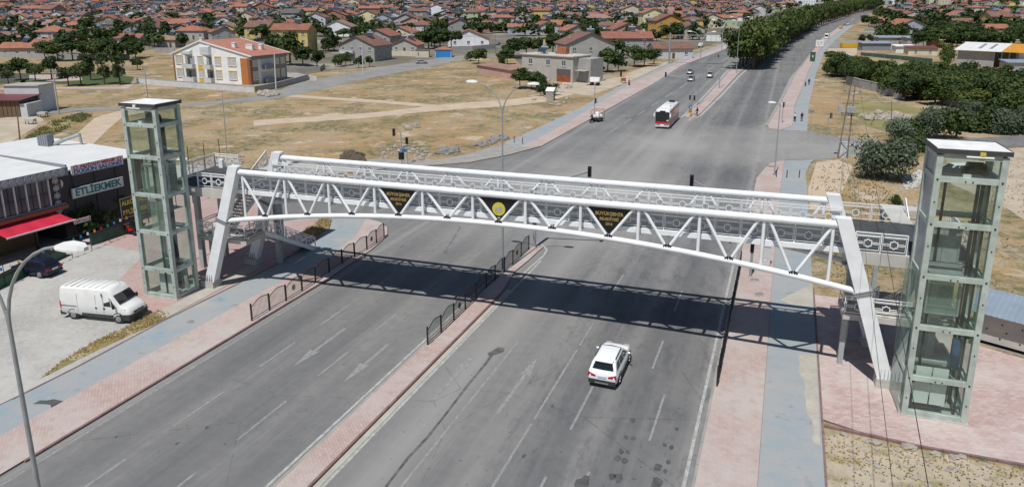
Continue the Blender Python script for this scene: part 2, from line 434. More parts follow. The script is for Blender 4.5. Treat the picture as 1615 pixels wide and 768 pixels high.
def m_asphalt():
    s = NT('asphalt', 0.85)
    m = s.mapped((1.0, 1.0, 1.0), rz=math.atan(K))           # y runs along the road
    st = s.new('ShaderNodeMapping'); st.inputs['Scale'].default_value = (1.0, 0.035, 1.0); s.link(m, st.inputs[0])
    streak = s.noise(0.75, 0.36, 0.66, vec=st.outputs[0], detail=3); streak2 = s.noise(2.6, 0.35, 0.65, vec=st.outputs[0], detail=4)
    big = s.noise(0.06, 0.35, 0.65); fine = s.noise(14.0, 0.3, 0.7); med = s.noise(1.4, 0.35, 0.65, detail=8)
    c = s.mix(streak, (0.155, 0.155, 0.152), (0.235, 0.232, 0.225))
    c = s.mix(s.math('MULTIPLY', streak2, 0.5), c, (0.115, 0.117, 0.122))
    c = s.mix(s.math('MULTIPLY', big, 0.55), c, (0.29, 0.282, 0.265))
    c = s.mix(s.math('MULTIPLY', med, 0.32), c, (0.12, 0.12, 0.12))
    # wheel-darkened lanes on the right carriageway
    x = s.xyz(m)[0]
    def band(x0, w, amt):
        d = s.math('ABSOLUTE', s.math('SUBTRACT', x, x0)); f = s.math('SUBTRACT', 1.0, s.math('DIVIDE', d, w), clamp=True)
        return s.math('MULTIPLY', f, amt)
    wob = s.noise(0.5, 0.3, 0.7, vec=st.outputs[0], detail=6)
    for x0, w, a in ((-5.9, 2.6, 0.75), (-9.6, 1.9, 0.5), (-27.0, 1.5, 0.5), (-31.2, 1.6, 0.4), (-23.4, 1.2, 0.22)):
        f = s.math('MULTIPLY', band(x0, w, a), s.math('ADD', s.math('MULTIPLY', wob, 0.8), 0.35), clamp=True)
        c = s.mix(f, c, (0.090, 0.092, 0.098))
    for x0, w, a in ((-16.9, 2.6, 0.75), (-12.8, 1.3, 0.4), (-7.9, .8, .3), (-20.2, 0.9, 0.5), (-33.6, 0.5, 0.5), (-2.9, 0.6, 0.6)):
        c = s.mix(band(x0, w, a), c, (0.31, 0.30, 0.285))
    tr = s.math('MULTIPLY', s.noise(0.9, 0.50, 0.64, vec=s.mapped((1, .35, 1), rz=math.atan(K)), detail=9, rough=.75), s.math('GREATER_THAN', x, -13.0))
    c = s.mix(s.math('MULTIPLY', tr, 0.5), c, (0.075, 0.077, 0.083))
    sp = s.noise(3.2, 0.68, 0.72, detail=3); c = s.mix(s.math('MULTIPLY', sp, 0.7), c, (0.06, 0.06, 0.062))
    c = s.mix(s.math('MULTIPLY', s.math('GREATER_THAN', fine, 0.8), 0.25), c, (0.32, 0.31, 0.30))
    c = s.mix(s.math('MULTIPLY', fine, 0.12), c, (0.09, 0.09, 0.09))
    for q_, r_, a_ in ((at(900, 300), 24.0, 0.75), (at(1010, 225), 22.0, 0.5), (at(1300, 235), 26.0, 0.7)):
        vd = s.new('ShaderNodeVectorMath'); vd.operation = 'DISTANCE'; s.link(s.pos, vd.inputs[0]); vd.inputs[1].default_value = tuple(q_)
        f_ = s.math('SUBTRACT', 1.0, s.math('DIVIDE', vd.outputs['Value'], r_), clamp=True)
        c = s.mix(s.math('MULTIPLY', s.math('MULTIPLY', f_, s.math('ADD', big, 0.6)), a_, clamp=True), c, (0.34, 0.33, 0.31))
    # tar seams: thin wavering dark lines
    vo = s.new('ShaderNodeTexVoronoi'); vo.feature = 'DISTANCE_TO_EDGE'; vo.inputs['Scale'].default_value = 0.11
    s.link(m, vo.inputs['Vector']); ln = s.math('LESS_THAN', vo.outputs['Distance'], 0.0022)
    c = s.mix(s.math('MULTIPLY', s.math('MULTIPLY', ln, med), 0.55), c, (0.06, 0.06, 0.06))
    s.bump(fine, 0.25, 0.01)
    return s.out(c)
def m_paver(name, a, b, joint, size=(0.22, 0.11), rz=0.0, wear=None, wamt=0.6, wsc=0.3, jw=0.06):
    s = NT(name, 0.9)
    br = s.new('ShaderNodeTexBrick'); m = s.mapped((1, 1, 1), rz=rz); s.link(m, br.inputs['Vector'])
    br.inputs['Color1'].default_value = (*a, 1); br.inputs['Color2'].default_value = (*b, 1); br.inputs['Mortar'].default_value = (*joint, 1)
    br.inputs['Scale'].default_value = 1.0; br.inputs['Brick Width'].default_value = size[0]; br.inputs['Row Height'].default_value = size[1]
    br.inputs['Mortar Size'].default_value = jw * size[1]; br.inputs['Mortar Smooth'].default_value = 0.2
    c = br.outputs['Color']
    c = s.mix(s.math('MULTIPLY', s.noise(wsc, 0.42, 0.62, detail=8), wamt), c, wear or b)
    c = s.mix(s.math('MULTIPLY', s.noise(1.7, 0.5, 0.7, detail=7), 0.3), c, tuple(q*0.62 for q in a))
    c = s.mix(s.math('MULTIPLY', s.noise(6.0, 0.45, 0.7), 0.25), c, tuple(min(1, q*1.3) for q in a))
    s.bump(br.outputs['Fac'], 0.3, -0.01)
    return s.out(c)
def m_lane():
    s = NT('cycle_lane', 0.85)
    p = s.noise(0.2, 0.36, 0.54, detail=8, rough=.7); q = s.noise(0.7, 0.40, 0.66, detail=8); f = s.noise(9, 0.3, 0.7)
    c = s.mix(p, (0.245, 0.32, 0.36), (0.335, 0.345, 0.345)); c = s.mix(s.math('MULTIPLY', q, 0.55), c, (0.36, 0.355, 0.34))
    c = s.mix(s.math('MULTIPLY', s.noise(0.28, 0.57, 0.66, detail=6), 0.7), c, (0.40, 0.38, 0.33))
    c = s.mix(s.math('MULTIPLY', s.noise(1.1, 0.60, 0.70, detail=8), 0.5), c, (0.17, 0.17, 0.165)); c = s.mix(s.math('MULTIPLY', f, 0.15), c, (0.16, 0.18, 0.19))
    return s.out(c)
def m_paint():
    s = NT('road_paint', 0.8)
    w = s.noise(2.6, 0.40, 0.60, detail=8, rough=0.75)
    return s.out(s.mix(s.math('MULTIPLY', w, 0.75), (0.46, 0.455, 0.43), (0.23, 0.228, 0.22)))
def m_paint2():
    s = NT('worn_road_paint', 0.8)
    w = s.noise(3.2, 0.36, 0.58, detail=8, rough=0.75)
    return s.out(s.mix(s.math('MULTIPLY', w, 0.85), (0.33, 0.327, 0.315), (0.20, 0.198, 0.192)))
def m_simple(name, a, b, sc=0.5, lo=0.38, hi=0.62, c3=None, s3=0.1):
    s = NT(name, 0.95); c = s.mix(s.noise(sc, lo, hi, detail=7), a, b); c = s.mix(s.math('MULTIPLY', s.noise(sc*8, 0.4, 0.7), 0.35), c, tuple(q*0.7 for q in a))
    if c3: c = s.mix(s.noise(s3, 0.5, 0.62, detail=6), c, c3)
    return s.out(c)
M['terrain'] = m_terrain(); M['asphalt'] = m_asphalt(); M['lane'] = m_lane(); M['paint'] = m_paint(); M['paint_worn'] = m_paint2()
M['pink'] = m_paver('pink_pavers', (0.41, 0.305, 0.275), (0.47, 0.365, 0.33), (0.32, 0.245, 0.22), (0.34, 0.17), R(45), (0.46, 0.42, 0.39), 0.8, 0.2)
M['pink_plaza'] = m_paver('plaza_pavers', (0.42, 0.295, 0.27), (0.53, 0.415, 0.385), (0.34, 0.265, 0.245), (0.40, 0.20), R(-8), (0.54, 0.49, 0.46), 0.75, 0.2, 0.08)
M['grey_paver'] = m_paver('grey_pavers', (0.35, 0.34, 0.32), (0.43, 0.42, 0.39), (0.25, 0.245, 0.225), (0.24, 0.12), R(12), (0.50, 0.48, 0.445), 0.7, 0.16)
M['lot_pink'] = m_paver('faded_pink_pavers', (0.40, 0.265, 0.24), (0.47, 0.33, 0.30), (0.29, 0.21, 0.19), (0.24, 0.12), R(12), (0.43, 0.36, 0.325), 0.7, 0.18)
M['track'] = m_simple('bare_track', (0.47, 0.37, 0.265), (0.55, 0.45, 0.34), 0.3)
M['pale_dirt'] = m_simple('pale_dirt', (0.50, 0.43, 0.34), (0.40, 0.33, 0.24), 0.25)
M['weeds'] = m_simple('dry_weeds', (0.30, 0.23, 0.09), (0.20, 0.18, 0.075), 1.2, c3=(0.38, 0.31, 0.2), s3=0.5)
M['lawn'] = m_simple('lawn', (0.055, 0.085, 0.03), (0.09, 0.11, 0.04), 0.5)
M['farm'] = m_simple('farmland', (0.06, 0.085, 0.035), (0.10, 0.12, 0.05), 0.05)
M['dry_farm'] = m_simple('dry_grass_field', (0.20, 0.19, 0.08), (0.30, 0.26, 0.12), 0.12)
M['town_ground'] = m_simple('town_ground', (0.20, 0.175, 0.14), (0.11, 0.105, 0.07), 0.06, c3=(0.30, 0.27, 0.22), s3=0.03)
M['street'] = m_simple('street_asphalt', (0.24, 0.235, 0.225), (0.30, 0.29, 0.275), 0.15)
M['gutter'] = m_simple('gutter_concrete', (0.36, 0.345, 0.32), (0.28, 0.27, 0.25), 0.8)
M['stain'] = m_simple('tar_patch', (0.07, 0.07, 0.07), (0.115, 0.115, 0.115), 2.0)
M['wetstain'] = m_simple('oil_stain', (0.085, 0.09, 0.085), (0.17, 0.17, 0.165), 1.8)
M['cement'] = m_simple('cement_patch', (0.46, 0.43, 0.37), (0.38, 0.36, 0.31), 0.6)

# ------------------------------------------------------------------ ground sheets
PLANE_CO = FH * S0
def drape(name, pts, z0, m, skirt=0.0, kind='structure', label=None, cat=None, group=None, side=None, parent=None):
    """flat piece of ground: outline in world xy, laid on the terrain at height z0, with a skirt down to form a kerb"""
    bm = bmesh.new()
    vs = [bm.verts.new((p[0], p[1], 0)) for p in pts]
    f = bm.faces.new(vs); bm.normal_update()
    if f.normal.z < 0: f.normal_flip()
    bmesh.ops.triangulate(bm, faces=bm.faces[:])
    bmesh.ops.bisect_plane(bm, geom=bm.verts[:]+bm.edges[:]+bm.faces[:], plane_co=PLANE_CO, plane_no=FH)
    for v in bm.verts: v.co.z = G(v.co.x, v.co.y) + z0
    if skirt:
        be = [e for e in bm.edges if len(e.link_faces) == 1]
        r_ = bmesh.ops.extrude_edge_only(bm, edges=be)
        for g in r_['geom']:
            if isinstance(g, bmesh.types.BMVert): g.co.z -= skirt
            if isinstance(g, bmesh.types.BMFace): g.material_index = 1 if side else 0
    cx = sum(v.co.x for v in bm.verts)/len(bm.verts); cy = sum(v.co.y for v in bm.verts)/len(bm.verts); cz = min(v.co.z for v in bm.verts)
    bmesh.ops.translate(bm, vec=(-cx, -cy, -cz), verts=bm.verts)
    bmesh.ops.recalc_face_normals(bm, faces=bm.faces)
    if sum(f.normal.z*f.calc_area() for f in bm.faces) < 0: bmesh.ops.reverse_faces(bm, faces=bm.faces)
    me = bpy.data.meshes.new(name); bm.to_mesh(me); bm.free(); me.materials.append(m)
    if side: me.materials.append(side)
    o = bpy.data.objects.new(name, me); COL.objects.link(o); o.location = (cx, cy, cz)
    if parent is not None: adopt(o, parent)
    return props(o, label, cat, group, kind)
def P(*pp): return [tuple(at(x, y)[:2]) for x, y in pp]
def strip(a, b):
    return list(a) + list(reversed(b))
# terrain, rows parallel to the picture's depth so that the rise starts exactly on a row
ss = [-120, -40, 0, 30, 60, 100, 150, 200, 250] + [250 + 50*i for i in range(1, 30)] + [1850, 2200, 2600, 3200, 4200]
tt = [-4200, -2600, -1700] + [-1200 + 100*i for i in range(25)] + [1700, 2600, 4200]
tb = B()
tb.v = [tuple((FH*s_ + RT*t_)[:2]) + (SL*max(0, s_-S0) + (0.10*(s_-1750) if s_ > 1750 else 0),) for s_ in ss for t_ in tt]
nt_ = len(tt)
tb.f = [(i*nt_+j, i*nt_+j+1, (i+1)*nt_+j+1, (i+1)*nt_+j) for i in range(len(ss)-1) for j in range(nt_-1)]; tb.m = [0]*len(tb.f)
tb.build('ground', M['terrain'], kind='structure')
# town floor
drape('town_floor', P((-260,92),(60,88),(230,80),(330,70),(480,118),(520,112),(620,104),(700,92),(800,82),(830,110),(930,118),(1000,102),(1060,90),(1120,72),(1200,45),(1260,22),(1330,9),(1700,7),(1700,1.5),(-260,1.5)), 0.02, M['town_ground'])
drape('village_floor', P((1345,62),(1440,52),(1640,62),(1900,60),(1900,26),(1640,30),(1420,22),(1380,34)), 0.03, M['town_ground'])
drape('dry_field', P((1370,20),(1700,24),(1700,18),(1400,13)), 0.05, M['farm'])
drape('field_strip', P((1560,10.5),(1900,11),(1900,8.5),(1440,8)), 0.09, M['dry_farm'])
drape('orchard_field', P((1420,13.5),(1700,17),(1700,11.5),(1430,9.5)), 0.07, M['farm'])
drape('grass_lot', P((610,18),(690,20),(690,12),(610,10)), 0.10, M['dry_farm'])
# main road with the junction mouths
road = [uv(-34, -60), uv(-34, 48.0)] + P((585,396),(603,381),(612,371),(612,360),(600,350),(575,345),(520,345),(440,352),(405,345),(405,300),(450,290),(540,278),(620,267),(690,262),(740,258),(800,246.2),(826,240),(854,231.8),(929,190),(1029,134),(1076,104),(1138,80.5),(1168,66)) \
     + P((1195,53),(1300,24),(1376,12),(1392,12),(1372,22),(1348,39),(1314.6,54.7),(1291,70),(1278,86),(1262,104),(1247,122),(1226,167),(1208,200),(1222,206),(1273,207.5),(1307,215),(1337,218),(1418,226),(1452,220),(1501,220),(1615,214),(1800,208),(1800,226),(1615,230),(1575,234.6),(1443,239),(1400,243),(1320,249.5),(1286,252.5),(1238,253),(1215,258),(1206,267)) + [uv(-2.45, 94), uv(-2.45, -60)]
drape('road', road, 0.03, M['asphalt'])
# left side: pavement, cycle lane, parking court
KS = M['kerb_red']
lp_in = [uv(-34.0, y) for y in (-60, 0, 25, 38, 48)] + P((585,396),(603,381),(611,371),(611,361),(600,352))
lp_out = [uv(-37.15, y) for y in (-60, 0, 25, 38, 46)] + P((485,424),(529,400),(560,375),(575,350),(577,346))
drape('pavement', strip(lp_in, lp_out), 0.14, M['pink'], 0.16, side=KS)
ll_out = [uv(-41.8, -60)] + P((-60,672),(0,642),(38,623),(125,580),(216,531),(260,507.6),(377.6,449),(425,425),(483,392),(520,363),(524,350),(522,345.5))
drape('cycle_lane', strip([(p[0]-0.02, p[1]) for p in lp_out], ll_out), 0.125, M['lane'], 0.15)
court = ll_out[1:8] + P((483,391),(519,363),(522,345.5),(480,346),(440,352),(404,345),(404,300),(330,262),(150,262),(-40,420),(-260,520),(-200,745))
court = [(p[0]-0.15, p[1]) for p in court]
drape('parking_court', court, 0.09, M['grey_paver'], 0.12)
drape('pink_pavers', P((232,508),(262,503),(377,448),(424,424),(482,391.5),(518,363.5),(521,346.5),(480,347.5),(440,353),(407,348),(407,303),(330,268),(300,285),(200,310),(150,385),(230,400),(190,440)), 0.096, M['lot_pink'])
def kerb(name, pts, w, z0, z1, m=None, step=1.0):
    """row of kerb stones along a line; each stone a part while it is near"""
    root = thing(name, None, None, (pts[0][0], pts[0][1], 0)); root['kind'] = 'structure'
    n = 0
    for a, b in zip(pts, pts[1:]):
        a = Vector((a[0], a[1])); b = Vector((b[0], b[1])); L = (b-a).length; d = (b-a)/L; k = max(1, int(round(L/step)))
        nr = Vector((-d.y, d.x))
        for i in range(k):
            p = a + d*(L*i/k + 0.012); q = a + d*(L*(i+1)/k - 0.012); n += 1
            j = rnd.uniform(-0.008, 0.008); o_ = nr*(w/2)
            B().prism([tuple(p-o_), tuple(q-o_), tuple(q+o_), tuple(p+o_)], z0, z1 + j).build('kerb_stone', m or KS, root, world=True)
    return root
kerb('kerb', [uv(-33.93, 22), uv(-33.93, 47.8)], 0.16, 0.0, 0.155)
kerb('kerb', [(p[0]-0.02, p[1]) for p in P((20,633),(125,580),(216,531),(260,507.6),(377.6,449))], 0.12, 0.0, 0.16)
kerb('kerb', P((425,425),(483,392),(505,374)), 0.14, 0.0, 0.17)
drape('weed_strip', P((62,600),(150,556),(200,533),(262,505),(268,496),(250,492),(205,515),(150,540),(100,570)), 0.10, M['weeds'])
drape('weed_strip', P((478,372),(500,374),(519,362),(521,350),(512,347),(497,354),(485,362)), 0.104, M['weeds'])
# far left pavement and lane
fo = P((405,262),(520,256),(600,252),(650,256),(700,252),(740,244),(795,227.5),(897,180),(982,135),(1060,99),(1120,78),(1160,60))
fm = P((404,282),(520,268),(610,262),(660,260.5),(720,258),(780,247),(822,233),(886,200),(998,131),(1070,101),(1130,79),(1165,62))
fi = P((404,297),(520,277),(620,266),(690,261.5),(740,257.5),(800,246),(854,231.6),(929,190),(1029,134),(1076,104),(1138,81),(1168,66.5))
drape('cycle_lane', strip(fo[:7], fm[:7]), 0.125, M['gutter'], 0.14)
drape('cycle_lane', strip(fo[6:], fm[6:]), 0.125, M['lane'], 0.14)
drape('pavement', strip(fi[:7], [(p[0], p[1]) for p in fm[:7]]), 0.135, M['gutter'], 0.14, side=KS)
drape('pavement', strip(fi[6:], [(p[0], p[1]) for p in fm[6:]]), 0.135, M['pink'], 0.14, side=KS)
# near median
ml = [uv(-20.95, -60), uv(-20.95, 49)] + P((797,431.6),(822,406.6),(834,395),(846,389))
mr = [uv(-19.5, -60), uv(-19.5, 49)] + P((812,430),(833,413),(848,399),(857,392))
drape('median', strip(ml, mr), 0.15, M['pink'], 0.17, side=KS)
kerb('kerb', [uv(-19.46, 23), uv(-19.46, 48.8)], 0.14, 0.0, 0.165)
drape('gutter', strip([uv(-21.25, -60), uv(-21.25, 50)], [uv(-20.96, -60), uv(-20.96, 50)]), 0.036, M['gutter'])
drape('gutter', strip([uv(-19.38, -60), uv(-19.38, 50)], [uv(-19.05, -60), uv(-19.05, 50)]), 0.036, M['cement'])
# far median
fml = P((1078.6,185),(1107,161),(1136,130),(1149,114.6),(1164,101),(1192,80),(1240,54),(1290,33),(1340,20))
fmr = P((1092,189),(1105,180),(1138.5,146),(1164.6,117),(1180,104),(1203,92),(1229,74.5),(1278,47),(1333,28.6),(1372,18))
fmr2 = [fmr[0], fmr[1], fmr[2], fmr[3], fmr[4], fmr[6], fmr[7], fmr[8], fmr[9]]
drape('median', strip(fml, fmr2), 0.16, M['pink'], 0.17, side=M['gutter'])
# right side
rc = [uv(-2.45, -60), uv(-2.45, 94)] + P((1206,267),(1215,259),(1232,255))
rb = [uv(0.36, -60), uv(0.33, 60)] + P((1230,306),(1234,275),(1237,254.5))
drape('pavement', strip(rc, rb), 0.14, M['pink'], 0.16, side=M['gutter'])
rr = [uv(3.3, -60), uv(3.4, 58)] + P((1273,306),(1270.5,275),(1279,257),(1285,253.5))
drape('cycle_lane', strip([(p[0]+0.02, p[1]) for p in rb], rr), 0.125, M['lane'], 0.15)
kerb('kerb', [uv(3.38, 28), uv(3.45, 57.5)], 0.12, 0.0, 0.16)
kerb('kerb', [uv(-2.5, 26), uv(-2.5, 60)], 0.14, 0.0, 0.15, M['gutter'])
plz = [(uv(3.46, 0)[0], 38)] + P((1295,671),(1362.5,685),(1444,703.5),(1615,733),(1800,770),(1800,610),(1615,567),(1540,546),(1440,492),(1345,474),(1283,466.5))
plz = [uv(3.46, 38.2)] + plz[2:]
drape('plaza', plz, 0.11, M['pink_plaza'], 0.12, side=KS)
kerb('kerb', P((1296,672),(1362.5,686),(1444,704.5),(1530,720),(1615,735)), 0.16, 0.0, 0.14)
# pavements beyond the side street
drape('pavement', P((1213,204),(1233,205.5),(1249.5,200),(1252.5,169),(1262.5,146),(1275.5,112),(1288.5,86),(1304,65),(1335,42),(1326,42),(1296,62),(1274,92),(1256,115),(1241,146),(1226,172),(1211,199)), 0.135, M['pink'], 0.14, side=M['gutter'])
drape('gutter', P((1206,200),(1211,198.5),(1226,171.5),(1241,145.5),(1256,114.5),(1274,91.5),(1296,61.5),(1326,41.5),(1348,31),(1346,30),(1314,50),(1290,70),(1277,86),(1247,122),(1226,165)), 0.125, M['gutter'], 0.13)
drape('cycle_lane', P((1233,206),(1273,208),(1275.2,169),(1281,146),(1287,117),(1300,83),(1317,65),(1348,39),(1336,41.5),(1304.3,65),(1288.8,86),(1275.8,112),(1263,146),(1253,169),(1250,200)), 0.12, M['lane'], 0.13)
drape('yard_drive', P((1304,75),(1350,75),(1352,64),(1315,66)), 0.05, M['street'])
drape('pale_yard', P((1302,90),(1350,92),(1352,76),(1306,77)), 0.05, M['pale_dirt'])
# tracks and streets on the left
drape('street', P((-200,205),(40,183),(95,178),(150,176),(300,168),(360,162),(420,158),(480,148),(560,128),(640,113),(690,104),(716,97),(756,92),(730,88),(690,92),(672,96),(640,100),(600,106),(540,118),(470,131),(452,138),(436,146),(400,152),(340,160),(250,168),(95,172),(-200,196)), 0.03, M['street'])
drape('dirt_track', P((118,214),(150,186),(185,176),(235,170),(240,176),(195,184),(170,205),(140,235),(100,262),(60,262)), 0.025, M['track'])
drape('dirt_track', P((400,199),(480,193),(560,188),(640,180),(720,173),(800,168),(860,161),(905,149),(925,141),(928,131),(890,144),(850,151.5),(800,158),(700,165),(600,177),(520,183),(400,190)), 0.02, M['track'])
drape('dirt_track', P((438,152),(520,158),(600,163),(680,170),(760,172),(690,166),(600,158.5),(520,154),(470,150),(448,150)), 0.024, M['track'])
drape('dirt_yard', P((880,132),(905,128),(960,124),(985,122),(1000,112),(1020,105),(1050,98),(1060,97),(990,130),(930,152),(900,148),(870,143)), 0.028, M['pale_dirt'])
drape('pale_yard', P((-200,240),(0,232),(22,222),(58,200),(70,190),(60,184),(-200,192)), 0.03, M['pale_dirt'])
drape('weed_patch', P((60,232),(84,214),(130,190),(150,184),(146,178),(112,180),(78,192),(50,214),(22,226),(28,236)), 0.034, M['weeds'])
drape('lawn', P((-100,136),(0,133),(60,131),(140,136),(205,133),(212,122),(190,119),(150,116),(90,116),(0,117),(-100,118)), 0.03, M['lawn'])
drape('play_area', P((-60,129),(10,128.5),(34,127.5),(46,124),(40,121),(20,119.5),(-60,119)), 0.05, M['stain'])
drape('park_path', P((46,127),(95,129),(130,127),(128,121),(90,118),(46,119)), 0.05, M['pink'])
drape('park_path', P((-100,142),(0,139.5),(100,138),(190,138),(210,130),(216,131),(200,141),(100,141),(0,142.5),(-100,145)), 0.05, M['pink'])
drape('pale_dirt_field', P((1490,240),(1560,236),(1640,232),(1720,250),(1720,420),(1590,330),(1500,290)), 0.012, M['pale_dirt'])
drape('sandy_dirt', P((1299,676),(1362,689),(1444,708),(1530,724),(1640,745),(1760,900),(1299,860)), 0.006, m_simple('sandy_dirt', (0.40, 0.335, 0.245), (0.47, 0.405, 0.31), 0.5, c3=(0.27, 0.235, 0.13), s3=0.55))
drape('dirt_bank', P((1288,256),(1320,252),(1345,262),(1330,300),(1310,330),(1278,330),(1274,300)), 0.012, M['track'])
drape('green_verge', P((1350,158),(1440,170),(1500,176),(1480,196),(1420,214),(1370,200),(1345,180)), 0.02, M['dry_farm'])
drape('green_verge', P((1285,120),(1325,125),(1330,160),(1325,200),(1290,206),(1279,200),(1281,160)), 0.02, M['terrain'])
# ------------------------------------------------------------------ paint
def mark(pts, name='lane_marking', m='paint_worn', z=0.037):
    return drape(name, pts, z, M[m])
def line(u, y0, y1, w=0.15, m='paint_worn'):
    return mark([uv(u-w/2, y0), uv(u+w/2, y0), uv(u+w/2, y1), uv(u-w/2, y1)], m=m)
line(-33.3, -60, 50, 0.16); line(-21.42, -60, 53, 0.17, 'paint'); line(-18.92, -60, 57, 0.17, 'paint'); line(-2.93, -60, 88, 0.17, 'paint'); line(-15.45, -60, 42, 0.14)
for u, ys in ((-25.35, ((-3, .6), (3, 6.6), (9, 12.6), (15, 18.4), (20.6, 24), (26.8, 30.8), (33.8, 37.0), (40.3, 43.3), (47, 50))),
              (-29.45, ((8, 11), (14.5, 17.8), (20.5, 23.8), (26.8, 30.5), (33.6, 37.1), (40, 43.3), (46.5, 50))),
              (-9.25, ((14, 19), (24, 29), (33.1, 37.8))),
              (-11.4, ((15, 24.5), (26, 33), (33.4, 42), (42.6, 46.2), (52, 56))),
              (-6.3, ((41, 45), (50, 54))), (-7.4, ((20, 25), (28, 30)))):
    for a, b in ys: line(u, a, b, 0.14)
def arrow(u, y0, y1, down=True):
    w = 0.11; L = 2.2
    if down: mark([uv(u-w, y1), uv(u-w, y0+L), uv(u-0.36, y0+L+0.2), uv(u, y0), uv(u+0.36, y0+L+0.2), uv(u+w, y0+L), uv(u+w, y1)], 'arrow_marking')
    else: mark([uv(u-w, y0), uv(u-w, y1-L), uv(u-0.36, y1-L-0.2), uv(u, y1), uv(u+0.36, y1-L-0.2), uv(u+w, y1-L), uv(u+w, y0)], 'arrow_marking')
arrow(-27.5, 34.2, 40.0); arrow(-23.45, 33.6, 38.8); arrow(-13.5, 33.3, 40.1, False); arrow(-17.5, 33.6, 39.4, False); line(-5.1, 33.4, 38.2, 0.13)
# curved end of the edge line round the median nose
mark(P((822,437),(838,422),(858,405),(864,395),(858,387),(846,383),(846,384.5),(856,388.5),(861,395),(855,404),(835,421.5),(819,437)), m='paint')
mark(P((1088,191),(1107,183),(1140,151),(1167,121),(1184,106),(1181.5,105.5),(1164,120.5),(1136,150),(1103,182.5),(1084,189.5)), m='paint')
mark(P((1076,186),(1106,158.5),(1133,130),(1146,115),(1161,101),(1159,101),(1143,115),(1130,130),(1103,158.5),(1073,186)), m='paint')
for i in range(10):
    x0, y0 = 900 - 0 + i*22, 226 - i*14.0
    mark(P((x0+60, y0-16), (x0+63, y0-16), (x0+75, y0-24), (x0+72, y0-24)))
for x0, y0 in ((1012,185),(1027,172),(1045,160),(1062,148),(1080,136),(1096,125),(1110,115)):
    pass
# stains and tar patches
def blot(px, py, r, n=11, m='stain', st=1.6, name='tar_patch'):
    p = at(px, py); pts = []
    for i in range(n):
        a = 2*math.pi*i/n; q = r*rnd.uniform(0.6, 1.1); pts.append((p.x + q*math.cos(a), p.y + q*st*math.sin(a)))
    drape(name, pts, 0.041, M[m])
for x, y, r in ((979,712,.16),(990,713,.14),(973,724,.2),(985,728,.18),(965,752,.18),(976,754,.24),(920,763,.4),(1038,738,.22),(998,663,.18),(1067,677,.14),(1048,702,.13),(1059,706,.14),(1036,763,.3),(988,690,.15),(998,692,.14),(871,641,.12),(826,720,.12),(326,675,.1),(279,700,.09),(183,690,.08),(1049,743,.14),(1054,729,.13)):
    blot(x, y, r)
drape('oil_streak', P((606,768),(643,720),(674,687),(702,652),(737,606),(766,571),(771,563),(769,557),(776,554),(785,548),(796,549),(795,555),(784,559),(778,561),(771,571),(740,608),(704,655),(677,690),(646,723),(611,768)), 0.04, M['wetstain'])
drape('water_stain', P((52,640),(63,634),(75,634),(85,632),(104,636),(100,641),(90,643),(82,648),(80,641),(68,640)), 0.1285, M['stain'])
rj = random.Random(4)
drape('cement_patch', P(*([(1262 + 22*min(1, max(0, (y_-585)/115)) + rj.uniform(-4, 4), y_) for y_ in range(560, 706, 7)] + [(1293.5, 705), (1289, 600), (1286.5, 560)])), 0.129, M['cement'])
drape('cement_patch', P((1230,475),(1244,468),(1281,450),(1282,486),(1245,482)), 0.129, M['cement'])
drape('cement_patch', P((238,500),(330,455),(392,420),(420,412),(410,425),(340,462),(262,504)), 0.129, M['cement'])
drape('utility_cover', P((1183,441),(1196,442),(1197,446),(1183,445)), 0.146, M['stone_grey'])
drape('utility_cover', P((1190,464),(1200,463),(1205,467),(1198,470),(1191,468)), 0.146, M['stone_grey'])
drape('utility_cover', P((294,510),(300,507),(307,508),(306,512),(298,513)), 0.129, M['stone_grey'])
# ------------------------------------------------------------------ footbridge
YF, YR, XC, ZD = 43.2, 48.5, -14.9, 8.25
br = thing('footbridge', 'long white steel footbridge with arched tubular trusses spanning the wide road', 'footbridge', (XC, (YF+YR)/2, 0))
SW = M['steel_white']
def zb(x): return 7.74 - 0.0039*(x-XC)**2
ZT = 9.80
nodes = [XC + 3.74*k for k in range(-5, 6)]
for Y, s in ((YF, -1), (YR, 1)):
    b = B(); b.tube((-35.7, Y, ZT), (5.95, Y, ZT), 0.225, 16); b.build('top_chord', SW, br, world=True, smooth=True)
    for x in (-22.6, -8.1, -29.9, 0.2):
        B().tube((x-.04, Y, ZT), (x+.04, Y, ZT), 0.231, 16).build('weld_sleeve', M['rail_white'], br, world=True, smooth=True)
    pts = [(x, Y, zb(x)) for x in [-37.1 + 44.4*i/30 for i in range(31)]]
    b = B(); b.path(pts, 0.185, 14); b.build('bottom_chord', SW, br, world=True, smooth=True)
    tops = [XC + 3.74*(k+.5) for k in range(-5, 5)]
    for x in tops + [-35.45, 5.75]:
        b = B(); b.tube((x, Y, zb(x)+.15), (x, Y, ZT-.2), 0.105 if x in tops else .10, 10); b.build('post', SW, br, world=True, smooth=True)
    for x in nodes:
        for d in (-1, 1):
            tx = x + d*(3.74/2 - 0.33)
            if abs(x-XC) > 18.5 and d*(x-XC) > 0: tx = x + d*1.9
            a, e = Vector((x+d*.14, Y, zb(x)+.2)), Vector((tx, Y, ZT-.18))
            B().tube(a, e, 0.102, 10).build('diagonal', SW, br, world=True, smooth=True)
            g = (e-a).normalized()
            c = B(); c.tube(a - g*.10 + Vector((0, s*.0, 0)), a + g*.08, 0.125, 8)
            for q in (-.09, .09): c.tube(a + Vector((q*.8, s*.10, -.02)), a + Vector((q*.8, s*.17, -.02)), 0.045, 8)
            c.build('node_bolt', M['dark_steel'], br, world=True)
